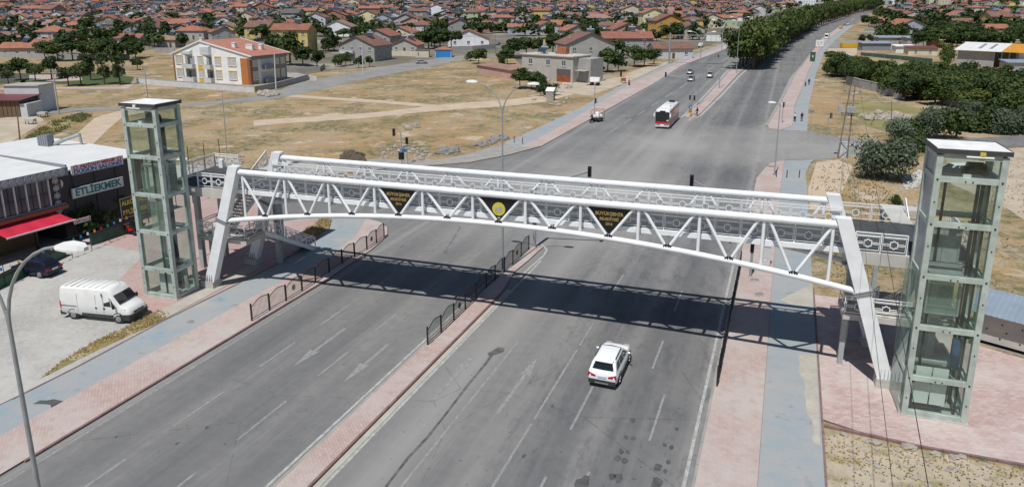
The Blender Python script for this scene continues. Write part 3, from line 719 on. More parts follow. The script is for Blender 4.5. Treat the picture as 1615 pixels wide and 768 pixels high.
# portal legs: raked box columns
def leg(x0, x1, Y, s):
    ring = []
    for t, w, dp in ((0.0, .86, .62), (0.40, .86, .62), (1.0, .82, .60)):
        cx = x0 + (x1-x0)*t; z = 0.25 + (10.25-.25)*t
        ring.append([(cx-w/2, Y-dp/2, z), (cx+w/2, Y-dp/2, z), (cx+w/2, Y+dp/2, z), (cx-w/2, Y+dp/2, z)])
    b = B(); b.loft(ring); o = b.build('portal_leg', SW, br, world=True)
    d = Vector((x1-x0, 0, 10)).normalized(); c = Vector((x0 + (x1-x0)*.56, Y, 0.25+10*.56)); px_ = Vector((d.z, 0, -d.x))
    f = B()
    for k in (-.07, .05):
        cc = c + d*k
        f.slab([cc-px_*.53+Vector((0,-.42,0)), cc+px_*.53+Vector((0,-.42,0)), cc+px_*.53+Vector((0,.42,0)), cc-px_*.53+Vector((0,.42,0))], d, .05)
    for k in range(-4, 5): f.tube(c+px_*.11*k+Vector((0,-.38,0))-d*.12, c+px_*.11*k+Vector((0,-.38,0))+d*.13, .022, 6)
    f.build('flange', M['galvanised'], br, world=True)
    g = B()
    for k in (0, 1): g.bx(x0-.62+.02*k, x0+.62-.02*k, Y-.5+.02*k, Y+.5-.02*k, .10+.27*k, .37+.27*k)
    g.build('footing', M['concrete_pale'], br, world=True)
    for sy in (-1, 1):
        h = B()
        for k in range(5):
            xx = x0-.4+.2*k; h.slab([(xx, Y+sy*.31, .64), (xx, Y+sy*.46, .64), (xx, Y+sy*.31, 1.25)], (1,0,0), .03)
        h.bx(x0-.42, x0+.42, Y+sy*.312, Y+sy*.47, .638, .66)
        h.build('stiffener', M['steel_grey'], br, world=True)
for Y, s in ((YF, -1), (YR, 1)):
    leg(-39.40, -36.05, Y, s); leg(9.50, 6.22, Y, s)
# deck
X0, X1 = -36.6, 6.9
b = B(); b.bx(X0, X1, YF+.55, YR-.55, ZD-.12, ZD); b.build('deck_slab', M['deck_mat'], br, world=True)
b = B(); b.bx(X0, X1, YF+.32, YF+.548, ZD-.26, ZD+.06); b.build('edge_beam', SW, br, world=True)
b = B(); b.bx(X0, X1, YR-.548, YR-.32, ZD-.26, ZD+.06); b.build('edge_beam', SW, br, world=True)
for x in tops + nodes:
    b = B(); b.bar((x, YF+.56, ZD-.3), (x, YR-.56, ZD-.3), .16, .3); b.build('cross_beam', M['steel_grey'], br, world=True)
for x in tops:
    for Y, s in ((YF, 1), (YR, -1)):
        b = B(); b.bar((x+.0, Y+s*.12, ZD-.3), (x, Y+s*.32, ZD-.3), .14, .22); b.build('bracket', M['steel_grey'], br, world=True)
# railing panels
def rail_mesh(L, H=1.15):
    b = B(); z0, z1 = .12, H-.12
    b.bar((0, 0, -.05), (0, 0, H), .05, .05, up=(1,0,0)); 
    b.bar((0, 0, H), (L, 0, H), .06, .06)
    b.bar((0, .0, H-.16), (L, .0, H-.16), .04, .04)
    b.bar((.07, 0, z0), (L-.07, 0, z0), .035, .035); b.bar((.07, 0, z1-.10), (L-.07, 0, z1-.10), .035, .035)
    b.bar((.08, 0, z0), (.08, 0, z1-.1), .03, .03, up=(1,0,0)); b.bar((L-.08, 0, z0), (L-.08, 0, z1-.1), .03, .03, up=(1,0,0))
    cx, cz, w, h = L/2, (z0+z1-.1)/2, .19, .22
    pt = [(-w,-h*.75),(-w*.5,-h*.75),(0,-h*1.15),(w*.5,-h*.75),(w,-h*.75),(w,h*.75),(w*.5,h*.75),(0,h*1.15),(-w*.5,h*.75),(-w,h*.75)]
    for i in range(10):
        p, q = pt[i], pt[(i+1) % 10]; b.bar((cx+p[0], 0, cz+p[1]), (cx+q[0], 0, cz+q[1]), .05, .045, up=(0,1,0))
    for s in (-1, 1):
        for dz in (-.05, .05):
            b.bar((cx+s*(w+.07), 0, cz+dz), (cx+s*(L/2-.17), 0, cz+dz), .03, .035)
        b.bar((cx+s*w, 0, cz), (cx+s*(w+.07), 0, cz+.05), .02, .025); b.bar((cx+s*w, 0, cz), (cx+s*(w+.07), 0, cz-.05), .02, .025)
        b.bar((cx+s*(L/2-.17), 0, cz+.05), (cx+s*(L/2-.09), 0, cz), .02, .025); b.bar((cx+s*(L/2-.17), 0, cz-.05), (cx+s*(L/2-.09), 0, cz), .02, .025)
    return b
RAILS = {}
def rail(parent, p, q, L=1.55, H=1.15, m='rail_white'):
    """railing from p to q, each panel a part"""
    p, q = Vector(p), Vector(q); D = q-p; hd = Vector((D.x, D.y, 0)).length; n = max(1, round(hd/L)); l = hd/n
    key = (round(l, 3), round(D.z/n, 3), m)
    if key not in RAILS:
        b = rail_mesh(l, H)
        sl = D.z/n/l
        b.v = [(v[0], v[1], v[2]+sl*v[0]) for v in b.v]
        RAILS[key] = b.mesh('railing_panel', M[m])
    rz = math.atan2(D.y, D.x)
    for i in range(n):
        c = p + D*(i/n)
        inst(RAILS[key], 'railing_panel', parent, c - parent.location, rz)
    B().bar(q+Vector((0,0,-.05)), q+Vector((0,0,H)), .05, .05, up=(1,0,0)).build('railing_post', M[m], parent, world=True)
rail(br, (X0+.2, YF+.44, ZD+.06), (X1-.1, YF+.44, ZD+.06))
rail(br, (X0+.2, YR-.44, ZD+.06), (X1-.1, YR-.44, ZD+.06))
# black triangular sign boards on the near truss
def tri_board(xc):
    zt, z0 = ZT-.22, zb(xc)+.32
    b = B(); b.slab([(xc-1.50, YF+.02, zt), (xc+1.50, YF+.02, zt), (xc+.06, YF+.02, z0), (xc-.06, YF+.02, z0)], (0, 1, 0), .04)
    return b.build('sign_board', M['sign_black'], br, world=True)
for k in (-2, 0, 2):
    xc = XC + 3.74*k
    sb = tri_board(xc)
    base = Vector(br.location)
    if k:
        for txt, sz, dz in (('BÜYÜKŞEHİR', .31, -.38), ('BELEDİYESİ', .25, -.74), ('2016', .24, -1.06)):
            text_part('sign_lettering', txt, sz, M['gold'], sb, frame(Vector((xc, YF+.005, ZT-.26+dz)) - base, (1, 0, 0)), .012, bold=.006, sx=.95)
    else:
        e = B(); e.tube((xc, YF+.018, 8.80), (xc, YF-.02, 8.80), .46, 28); e.build('emblem_disc', M['emblem_yellow'], None, loc=(0,0,0))
        o = bpy.data.objects[-1] if False else None
        eo = [q for q in COL.objects if q.name.startswith('emblem_disc')][-1]
        eo.data.transform(Matrix.Translation(-base)); adopt(eo, sb)
        e = B()
        for i in range(24):
            a = 2*math.pi*i/24; e.tube((xc+.41*math.cos(a), YF-.02, 8.8+.41*math.sin(a)), (xc+.41*math.cos(a), YF-.028, 8.8+.41*math.sin(a)), .018, 6)
        # double-headed bird: body, wings, tail, heads, as small relief pieces
        def pc(pl, dy=0): e.slab([(xc+u, YF-.02-dy, 8.8+v) for u, v in pl], (0, -1, 0), .012)
        pc([(-.07,.10),(.07,.10),(.10,-.02),(.05,-.16),(-.05,-.16),(-.10,-.02)], .001)
        for s in (-1, 1):
            for j in range(5):
                a = R(35 - 24*j); c = Vector((s*.09, .05 - .03*j)); tip = c + Vector((s*math.cos(a), math.sin(a)))*(.23 - .015*j); nrm = Vector((-math.sin(a)*s, math.cos(a)))*.022
                pc([tuple(c-nrm), tuple(tip-nrm*.4), tuple(tip+nrm*.4), tuple(c+nrm)][::s], .002)
            pc([(s*.01,.10),(s*.06,.10),(s*.12,.19),(s*.07,.22),(s*.02,.17)][::s], .003)
            pc([(s*.015,-.14),(s*.05,-.14),(s*.12,-.25),(s*.03,-.27)][::s], .003)
        e.v = [tuple(Vector(v)-base) for v in e.v]
        e.build('emblem_relief', M['emblem_grey'], sb)
        t = B(); t.bx(xc-.10, xc+.10, YF-.01, YF+.019, 8.14, 8.22); t.v = [tuple(Vector(v)-base) for v in t.v]; t.build('name_plate', M['emblem_grey'], sb)
# landings at the deck ends
def landing(x0, x1, y1, nm):
    b = B(); b.bx(x0, x1, YF+.10, y1, ZD-.75, ZD-.02); b.build('landing_slab', M['concrete_pale'], br, world=True)
    # rubber mat tiles
    nx, ny = int((x1-x0)/1.0), 6
    for i in range(nx):
        for j in range(ny):
            ax = x0+.1+(x1-x0-.2)/nx*i; ay = YF+.3+(y1-YF-.4)/ny*j
            B().bx(ax+.01, ax+(x1-x0-.2)/nx-.01, ay+.01, ay+(y1-YF-.4)/ny-.01, ZD-.018, ZD+.012+rnd.uniform(0, .004)).build('mat_tile', M['deck_mat'], br, world=True)
landing(-43.6, -36.62, 49.75, 'l'); landing(6.92, 13.3, 50.0, 'r')
rail(br, (-39.85, YF+.2, ZD), (-37.2, YF+.2, ZD)); rail(br, (-43.5, 45.6, ZD), (-43.5, 49.65, ZD)); rail(br, (-43.5, 49.65, ZD), (-41.0, 49.65, ZD))
rail(br, (7.0, YF+.2, ZD), (9.72, YF+.2, ZD), 1.35); rail(br, (6.95, 49.8, ZD), (10.6, 49.85, ZD)); rail(br, (13.2, 45.2, ZD), (13.2, 49.9, ZD))
for x, y in ((-42.9, 46.4), (-42.9, 49.2), (-37.2, 49.2), (7.6, 47.4), (12.6, 47.4), (12.6, 49.6)):
    b = B(); b.bx(x-.2, x+.2, y-.2, y+.2, .1, ZD-.751); b.build('column', M['steel_grey'], br, world=True)
B().bx(-42.75, -42.35, 49.2, 49.5, ZD+.013, ZD+.75).build('junction_box', M['steel_white'], br, world=True)
# ------------------------------------------------------------------ stairs
def flight(par, x0, x1, ya, za, yb, zb_, n):
    """straight flight from (ya,za) to (yb,zb_)"""
    for i in range(n):
        y = ya + (yb-ya)*(i+.5)/n; z = za + (zb_-za)*(i+1)/n; d = abs(yb-ya)/n
        B().bx(x0, x1, y-d/2-.02, y+d/2+.02, z-.05, z).build('step', M['concrete'], par, world=True)
    for x in (x0-.04, x1+.04):
        B().bar((x, ya, za-.1), (x, yb, zb_-.1), .07, .34).build('stringer', M['steel_white'], par, world=True)
    hr = .0
    rail(par, (x0-.04, ya, za+.05), (x0-.04, yb, zb_+.05), 1.5, 1.05); rail(par, (x1+.04, ya, za+.05), (x1+.04, yb, zb_+.05), 1.5, 1.05)
def stairs(lx0, lx1, ux0, ux1, dx0, dx1, wx0, wx1, ytop, label):
    st = thing('staircase', label, 'staircase', ((lx0+lx1)/2, 46, 0.1), group='staircases to the footbridge')
    B().bx(lx0, lx1, 44.0, 46.4, 3.62, 3.98).build('landing_slab', M['concrete_pale'], st, world=True)
    B().bx(min(ux0, wx0), max(ux1, wx1), ytop, ytop+1.3, ZD-.3, ZD-.03).build('landing_slab', M['concrete_pale'], st, world=True)
    B().bx(wx0, wx1, 50.02, ytop-.002, ZD-.3, ZD-.03).build('landing_slab', M['concrete_pale'], st, world=True)
    flight(st, ux0, ux1, ytop, ZD-.25, 46.4, 3.98, 22)
    flight(st, dx0, dx1, 53.4, .1, 46.4, 3.98, 20)
    rail(st, (lx0+.05, 44.05, 3.98), (lx1-.05, 44.05, 3.98)); rail(st, (lx0+.05, 44.05, 3.98), (lx0+.05, 46.3, 3.98)); rail(st, (lx1-.05, 44.05, 3.98), (lx1-.05, 46.3, 3.98))
    for x in (lx0+.3,): B().bx(x-.15, x+.15, 45.0, 45.3, .1, 3.62).build('column', M['steel_grey'], st, world=True)
    for x in (min(ux0, wx0)+.2,): B().bx(x-.15, x+.15, ytop+.9, ytop+1.2, .1, ZD-.32).build('column', M['steel_grey'], st, world=True)
    return st
stairs(-41.0, -36.3, -40.9, -39.5, -37.8, -36.4, -39.35, -38.1, 53.4, 'steel staircase with white railings under the left end of the footbridge')
stairs(6.9, 13.0, 11.5, 12.8, 9.2, 10.4, 10.15, 11.4, 53.4, 'steel staircase with white railings behind the right elevator tower')

# ------------------------------------------------------------------ elevator towers
LV = [0.0, 2.38, 5.36, 8.27, 11.18, 13.58, 14.85]
def tower(x0, x1, y0, y1, label, mir, cabin_z, cw):
    t = thing('elevator_tower', label, 'elevator tower', ((x0+x1)/2, (y0+y1)/2, 0.1), group='elevator towers of the footbridge')
    sg = M['steel_green']; pw = .30
    B().bx(x0-.08, x1+.08, y0-.08, y1+.08, 0, .14).build('plinth', M['concrete'], t, world=True)
    for x in (x0, x1-pw):
        for y in (y0, y1-pw):
            b = B(); b.bx(x, x+pw, y, y+pw, .14, LV[-1]); b.build('post', sg, t, world=True)
    for i, z in enumerate(LV):
        h = .28; zc = z+.14+h/2 if i == 0 else (z-.05 if i == 6 else z)
        for y in (y0+.03, y1-pw+.03):
            B().bx(x0+pw, x1-pw, y, y+.24, zc-h/2, zc+h/2).build('beam', sg, t, world=True)
        for x in (x0+.03, x1-pw+.03):
            B().bx(x, x+.24, y0+pw, y1-pw, zc-h/2, zc+h/2).build('beam', sg, t, world=True)
    # bolts
    b = B()
    for i, z in enumerate(LV[1:-1]):
        for q in (0.08, .22): 
            for dx in (-.16, .16): b.tube(((x0+x1)/2+dx, y0+.03, z-.05), ((x0+x1)/2+dx, y0-.0, z-.05), .035, 6)
        for x in (x0+.15, x1-.15):
            b.tube((x, y0, z), (x, y0-.035, z), .05, 6); b.tube((x, y0, z-1.2), (x, y0-.035, z-1.2), .035, 6)
    b.build('bolt_heads', M['dark_steel'], t, world=True)['kind'] = 'stuff'
    g = M['glass']
    for i in range(6):
        za, zz = LV[i]+(.42 if i == 0 else .14), LV[i+1]-.14-(.05 if i == 5 else 0)
        B().bx(x0+pw, x1-pw, y0+.10, y0+.125, za, zz).build('glass_pane', g, t, world=True)
        if i != 2 and not (i == 3): B().bx(x0+pw, x1-pw, y1-.125, y1-.10, za, zz).build('glass_pane', g, t, world=True)
        for k, x in enumerate((x0+.10, x1-.125)):
            solid = mir and k == 0 and i >= 3
            B().bx(x, x+.025, y0+pw, y1-pw, za, zz).build('steel_panel' if solid else 'glass_pane', M['galvanised'] if solid else g, t, world=True)
    # overhanging glass skin on the mirrored tower's left side
    if mir:
        for i in range(0, 3):
            B().bx(x0-.16, x0-.14, y0+.05, y1+.2, LV[i]+.3, LV[i+1]+.1).build('glass_pane', M['glass_pale'], t, world=True)
    # roof: shallow monopitch slab with dark fascia, floodlights
    s = .18 if not mir else -.10
    zt_ = LV[-1]+.1
    r_ = B(); ov = .07
    c = [(x0-ov, y0-ov), (x1+ov, y0-ov), (x1+ov, y1+ov), (x0-ov, y1+ov)]
    r_.prism(c, zt_+.20, zt_+.25); r_.build('roof_sheet', M['roof_membrane'], t, world=True)
    f = B(); f.bx(x0-ov-.03, x1+ov+.03, y0-ov-.03, y0-ov+.05, zt_, zt_+.24); f.bx(x0-ov-.03, x1+ov+.03, y1+ov-.05, y1+ov+.03, zt_, zt_+.28)
    f.bx(x0-ov-.03, x0-ov+.05, y0-ov+.052, y1+ov-.052, zt_, zt_+.25); f.bx(x1+ov-.05, x1+ov+.03, y0-ov+.052, y1+ov-.052, zt_, zt_+.25); f.bx(x0-ov+.052, x1+ov-.052, y0-ov+.052, y1+ov-.052, zt_+.0, zt_+.06)
    f.build('fascia', M['fascia'], t, world=True)
    xm = (x0+x1)/2 + (.35 if mir else -.1)
    q = B(); q.bx(xm-.12, xm+.12, y0-ov-.16, y0-ov-.04, zt_-.02, zt_+.16); q.build('floodlight', M['emblem_yellow'] if mir else M['white'], t, world=True)
    q = B(); q.tube((xm-.7, y0-ov-.12, zt_-.1), (xm+.5, y0-ov-.12, zt_-.1), .05, 8); q.build('tube_lamp', M['white'], t, world=True)
    # machinery inside
    ds = M['dark_steel']; cxm, cym = (x0+x1)/2, (y0+y1)/2
    B().bx(x0+pw, x1-pw, cym-.12, cym+.12, LV[5]-.1, LV[5]+.12).build('machine_beam', M['steel_grey'], t, world=True)
    B().bx(x0+.35, x1-.35, y1-.62, y1-.42, LV[5]-.1, LV[5]+.12).build('machine_beam', M['steel_grey'], t, world=True)
    m_ = B(); mx_ = cxm + (.55 if mir else .15)
    m_.tube((mx_-.42, cym, LV[5]+.42), (mx_+.30, cym, LV[5]+.42), .34, 12); m_.bx(mx_-.2, mx_+.55, cym-.2, cym+.2, LV[5]+.13, LV[5]+.34); m_.tube((mx_+.32, cym, LV[5]+.36), (mx_+.42, cym, LV[5]+.36), .34, 14); m_.bx(mx_-.62, mx_-.44, cym-.1, cym+.1, LV[5]+.14, LV[5]+.5)
    m_.build('hoist_motor', M['motor_black'], t, world=True)
    B().bx(cxm-.28, cxm+.08, y0+.14, y0+.34, LV[5]-.04, LV[5]+.3).build('control_box', M['white'], t, world=True)
    gx = (x1-.62) if mir else (cxm+.1)
    for k, xx in enumerate((gx, gx+.22, cxm-.55)):
        B().bar((xx, y1-.55, .2), (xx, y1-.55, LV[5]), .11, .12, up=(1,0,0)).build('guide_rail', ds, t, world=True)
    B().bar((gx+.1, y0+.55, .2), (gx+.1, y0+.55, LV[5]), .10, .10, up=(1,0,0)).build('guide_rail', ds, t, world=True)
    for k in range(5):
        xx = gx-.12+.07*k; B().tube((xx, cym+.25, cw+1.2), (xx, cym+.25, LV[5]), .028, 5).build('hoist_cable', ds, t, world=True)
    B().bx(gx-.18, gx+.26, cym+.1, cym+.4, cw, cw+1.7).build('counterweight', M['motor_blue'], t, world=True)
    for z in LV[1:5]:
        w_ = B(); w_.bar((gx-.2, y1-.55, z-.25), (x1-.32, y1-.55, z-.25), .06, .1); w_.bar((gx-.2, y1-.55, z-.25), (x1-.35, y0+.4, z-.3), .05, .06); w_.bar((x0+.3, y1-.55, z+.2), (x1-.3, y1-.55, z+.2), .05, .06)
        w_.build('wall_bracket', M['steel_grey'], t, world=True)
    # cabin
    cz = cabin_z; cx0, cx1 = x0+.55, x1-1.0 if mir else x1-.75; cy0, cy1 = y0+.6, y1-.45
    f = B(); f.bx(cx0, cx1, cy0, cy1, cz, cz+.12); f.bx(cx0, cx1, cy0, cy1, cz+2.2, cz+2.34)
    for x in (cx0, cx1-.08):
        for y in (cy0, cy1-.08): f.bx(x, x+.08, y, y+.08, cz+.12, cz+2.2)
    f.bx(cx0-.1, cx1+.1, cym-.1, cym+.1, cz-.25, cz-.1); f.bx(cx0-.12, cx0-.02, cym-.1, cym+.1, cz-.1, cz+2.7); f.bx(cx1+.02, cx1+.12, cym-.1, cym+.1, cz-.1, cz+2.7); f.bx(cx0-.12, cx1+.12, cym-.1, cym+.1, cz+2.6, cz+2.75)
    f.build('cabin', M['galvanised'], t, world=True)
    B().bx(cx0+.08, cx1-.08, cy0+.01, cy0+.04, cz+.12, cz+2.2).build('cabin_glass', M['glass_pale'], t, world=True)
    d = B(); d.bx(cx0+.1, (cx0+cx1)/2-.01, cy1-.09, cy1-.05, cz+.12, cz+2.15); d.bx((cx0+cx1)/2+.01, cx1-.1, cy1-.09, cy1-.05, cz+.12, cz+2.15); d.build('cabin_door', M['steel_grey'], t, world=True)
    # landing doors: ground level and deck level
    for z in (0.2, ZD):
        fr = B(); fr.bx(cx0-.05, cx0+.08, y1-.40, y1-.30, z, z+2.3); fr.bx(cx1-.08, cx1+.05, y1-.40, y1-.30, z, z+2.3); fr.bx(cx0+.08, cx1-.08, y1-.40, y1-.30, z+2.12, z+2.3); fr.build('door_frame', M['galvanised'], t, world=True)
        for a, e in ((cx0+.08, (cx0+cx1)/2-.01), ((cx0+cx1)/2+.01, cx1-.08)):
            B().bx(a, e, y1-.37, y1-.33, z, z+2.12).build('landing_door', M['steel_grey'], t, world=True)
    if mir:
        p = B(); p.bx(x0+.4, x1-1.25, y0+.45, y1-.6, .16, .5); p.build('buffer_pit', M['dark_steel'], t, world=True)
        for k in range(2): B().bx(x0+.55+k*.82, x0+1.3+k*.82, y0+.42, y0+.47, .75, 2.95).build('lower_panel', M['sheet_white'], t, world=True)
    else:
        B().bx(cxm-.12, x1-.35, y0+.16, y0+.18, LV[2]+.2, LV[3]-.2).build('frosted_pane', M['glass_pale'], t, world=True)
        B().bx(cxm-.5, x1-.4, y0+.6, y0+.66, .3, 1.9).build('lower_panel', M['sheet_white'], t, world=True)
    return t
tower(-43.05, -39.93, 40.07, 42.49, 'glass elevator tower left of the road beside the parking court', False, 8.1, 3.6)
tower(9.77, 12.95, 40.05, 42.55, 'glass elevator tower on the right plaza, biggest and nearest of the two', True, 6.0, 2.6)
# ------------------------------------------------------------------ vegetation
import mathutils.noise as mnoise
M['leaf_plane'] = leaf_mat('leaf_plane', (0.022, 0.046, 0.012), (0.125, 0.16, 0.036))
M['leaf_dark'] = leaf_mat('leaf_dark', (0.020, 0.044, 0.012), (0.080, 0.115, 0.030))
M['leaf_town'] = leaf_mat('leaf_town', (0.018, 0.042, 0.011), (0.075, 0.112, 0.032))
M['leaf_grey'] = leaf_mat('leaf_grey', (0.06, 0.085, 0.05), (0.17, 0.21, 0.13))
M['leaf_fir'] = leaf_mat('leaf_fir', (0.012, 0.035, 0.014), (0.04, 0.075, 0.028))
M['leaf_dry'] = leaf_mat('leaf_dry', (0.34, 0.26, 0.11), (0.52, 0.41, 0.20))
M['leaf_weed'] = leaf_mat('leaf_weed', (0.14, 0.15, 0.06), (0.30, 0.27, 0.11))
def crown_mesh(name, m, n, seed, rx=1.0, rz=0.8, leaf=0.16, lobes=9, zc=0.0, lowcut=-0.75):
    """many leaf clumps spread over uneven lobes; unit crown"""
    r = random.Random(seed); b = B(); L = []
    for i in range(lobes):
        a = r.uniform(0, 6.283); q = r.uniform(0.15, 0.68); z = r.uniform(-0.5, 0.62)
        L.append((q*math.cos(a)*rx, q*math.sin(a)*rx, z*rz, r.uniform(0.30, 0.52)))
    L.append((0, 0, .05, .58))
    for i in range(n):
        lx, ly, lz, lr = L[r.randrange(len(L))]
        d = Vector((r.gauss(0, 1), r.gauss(0, 1), r.gauss(0, 1)+.25)).normalized()
        q = lr*(r.random()**0.35)*r.uniform(.85, 1.12); c = Vector((lx, ly, lz)) + Vector((d.x*q*rx, d.y*q*rx, d.z*q*rz))
        if c.z < lowcut*rz: continue
        nrm = (d + Vector((r.uniform(-.8, .8), r.uniform(-.8, .8), r.uniform(-.3, .9)))).normalized()
        u = nrm.cross(Vector((r.uniform(-1, 1), r.uniform(-1, 1), r.uniform(-1, 1)))).normalized(); w = nrm.cross(u)
        s = leaf*r.uniform(.6, 1.3); k = s*r.uniform(.5, .9)
        c = c + Vector((0, 0, zc))
        b.add([c-u*s, c-w*k+nrm*s*.15, c+u*s*.9, c+w*k-nrm*s*.1], [(0, 1, 2, 3)])
    return b.mesh(name, m)
def trunk_mesh(seed, h=1.0, r0=.045, spread=.35):
    r = random.Random(seed); b = B()
    b.path([(0, 0, -.02), (r.uniform(-.02, .02), r.uniform(-.02, .02), h*.4), (r.uniform(-.04, .04), r.uniform(-.04, .04), h*.75)], r0, 7, r0*.6)
    for i in range(5):
        a = r.uniform(0, 6.28); z = h*r.uniform(.4, .7)
        b.path([(0, 0, z), (spread*.5*math.cos(a), spread*.5*math.sin(a), z+h*.18), (spread*math.cos(a), spread*math.sin(a), z+h*.42)], r0*.45, 5, r0*.15)
    return b.mesh('trunk', M['bark'])
CROWN = {}
def crowns(key, m, n, k, **kw): CROWN[key] = [crown_mesh('crown', M[m], n, hash_(key)+i, **kw) for i in range(k)]
def hash_(s): return sum(ord(c)*(i+1) for i, c in enumerate(s))
crowns('plane', 'leaf_plane', 2600, 4, leaf=.085, lobes=14)
crowns('dark', 'leaf_dark', 1500, 4, leaf=.10, lobes=9)
crowns('orch', 'leaf_dark', 2200, 4, leaf=.075, lobes=10, rz=.8)
crowns('orchl', 'leaf_plane', 2200, 2, leaf=.075, lobes=10, rz=.8)
crowns('town', 'leaf_town', 420, 5, leaf=.17, lobes=7)
crowns('far', 'leaf_town', 90, 5, leaf=.32, lobes=5)
crowns('grey', 'leaf_grey', 4200, 3, leaf=.05, lobes=14, rz=.9, lowcut=-.95)
crowns('shrub', 'leaf_dark', 900, 3, leaf=.10, lobes=8, lowcut=-.9)
crowns('column', 'leaf_town', 700, 3, leaf=.12, lobes=8, rz=1.2)
TRUNK = [trunk_mesh(i) for i in range(4)]
def fir_mesh(seed):
    r = random.Random(seed); b = B()
    for i in range(900):
        z = r.random()**.8; rad = (1-z)*.36*(0.75+.35*math.sin(z*38)); a = r.uniform(0, 6.283); q = rad*r.random()**.4
        c = Vector((q*math.cos(a), q*math.sin(a), .08+z*.92)); o = Vector((math.cos(a), math.sin(a), -.25))
        w = Vector((-math.sin(a), math.cos(a), 0)); s = .05
        b.add([c-w*s*.35, c+o*s*1.5-w*s*.2, c+o*s*1.5+w*s*.2, c+w*s*.35+Vector((0, 0, .01))], [(0, 1, 2, 3)])
    return b.mesh('crown', M['leaf_fir'])
FIR = [fir_mesh(1), fir_mesh(2)]
tree_n = 0
def tree(name, label, x, y, h, w, key, group=None, cat='tree', stem=.38, z=None):
    """h total height, w crown width; trunk shows for the lowest part (stem) of the height"""
    global tree_n; tree_n += 1
    z0 = G(x, y) if z is None else z; rz = rnd.uniform(0, 6.28)
    t = thing(name, label, cat, (x, y, z0), rz, group)
    ch = h*(1-stem)
    CM = CROWN[key]; cm = CM[rnd.randrange(len(CM))]
    low = stem < .05
    inst(cm, 'crown', t, (0, 0, h*stem + ch*(.36 if low else .46)), 0, (w/2, w/2*rnd.uniform(.9, 1.1), ch/(1.45 if low else 1.75)))
    if stem > .05: inst(TRUNK[tree_n % 4], 'trunk', t, (0, 0, 0), 0, (h*.62, h*.62, h*.75))
    else:
        inst(TRUNK[tree_n % 4], 'trunk', t, (0, 0, 0), 0, (h*.3, h*.3, h*.45))
    return t
ORD = ['first', 'second', 'third', 'fourth', 'fifth', 'sixth', 'seventh', 'eighth', 'ninth', 'tenth', 'eleventh', 'twelfth', 'thirteenth', 'fourteenth', 'fifteenth', 'sixteenth', 'seventeenth', 'eighteenth', 'nineteenth', 'twentieth']
# the avenue of trees on the far median
cl = [at(*p) for p in ((1177,110),(1205,88),(1236,66),(1281,43),(1334,25),(1366,17.5),(1384,13))]
ORD2 = ORD + ['twenty-' + o for o in ORD[:9]] + ['thirtieth'] + ['thirty-' + o for o in ORD[:9]] + ['fortieth']
acc = 0; n = 0
for a, b_ in zip(cl, cl[1:]):
    L = (b_-a).length; d = (b_-a)/L; nr = Vector((-d.y, d.x, 0)).normalized(); s = acc
    while s < L:
        for side in (-1, 1):
            p = a + d*s + nr*side*2.2
            h = rnd.uniform(14, 17.5); w = rnd.uniform(10.5, 13)
            if n < 2: h, w = 16, 13
            rw = 'left' if side > 0 else 'right'; kk = n//2
            lab = ('avenue plane tree, %s from the near end in the %s row' % (ORD[kk], rw)) if kk < 20 else 'small far plane tree in the avenue, %s row, beyond the bend' % rw
            tree('avenue_tree', lab, p.x, p.y, h, w, 'plane' if p.y < 900 else 'dark', 'avenue of trees on the far median', stem=.09)
            n += 1
        s += 9.0 if n < 60 else 14.0
    acc = s - L
# dense orchard on the right
orch = [(1302,107),(1345,112),(1420,124),(1480,134),(1540,141),(1640,148),(1700,150),(1700,190),(1625,188),(1560,190),(1528,176),(1500,160),(1470,170),(1420,162),(1400,148),(1345,132),(1320,125),(1303,114)]
wp = [tuple(at(*q)[:2]) for q in orch]
xs = [p[0] for p in wp]; ys = [p[1] for p in wp]
y = min(ys); k = 0; rown = 0
while y < max(ys):
    x = min(xs); j = 0; rown += 1; first = True; cnt = 0
    while x < max(xs):
        X = x + rnd.uniform(-1.1, 1.1); Y = y + rnd.uniform(-1.2, 1.2)
        if inside((X, Y), wp):
            cnt += 1
            f = rnd.random(); h = rnd.uniform(5.5, 8.0)
            lab = 'orchard tree, %s from the left in the %s orchard row' % (ORD2[min(cnt-1, 39)], ORD2[min(rown-1, 39)])
            tree('orchard_tree', lab, X, Y, h, rnd.uniform(7.4, 9.6), 'orchl' if f < .35 else 'orch', 'orchard trees on the right', stem=.06)
        x += 4.9
    y += 5.3
def place(name, label, px, py, h, w, key, **kw):
    g = 1.0 if key == 'grey' or name == 'park_tree' else 1.22; h *= g; w *= g
    p = at(px, py); return tree(name, label, p.x, p.y, h, w, key, **kw)
# park trees on the left
for i, (px, py, h, w) in enumerate(((14,136,5.5,5),(33,127,7,7.2),(56,128,6.2,5.6),(82,126,8.2,5.2),(108,136,6.2,6),(128,136,7.5,6.5),(143,127,8.0,5),(165,133,8.5,5.2),(190,134,9,5.5),(217,111,4.6,4.2),(3,124,5.5,5))):
    place('park_tree', 'small round park tree on the lawn, %s from the left picture edge' % ORD[i if i < 10 else 12], px, py, h, w, 'column' if 5 < i < 9 else 'dark', group='trees of the small park', stem=.25)
t = thing('fir_tree', 'dark fir tree beside the low maroon-roofed shed', 'tree', at(43, 172))
inst(FIR[0], 'crown', t, (0, 0, .3), 0, (6.6, 6.6, 6.0)); inst(TRUNK[0], 'trunk', t, (0, 0, 0), 0, (3, 3, 4))
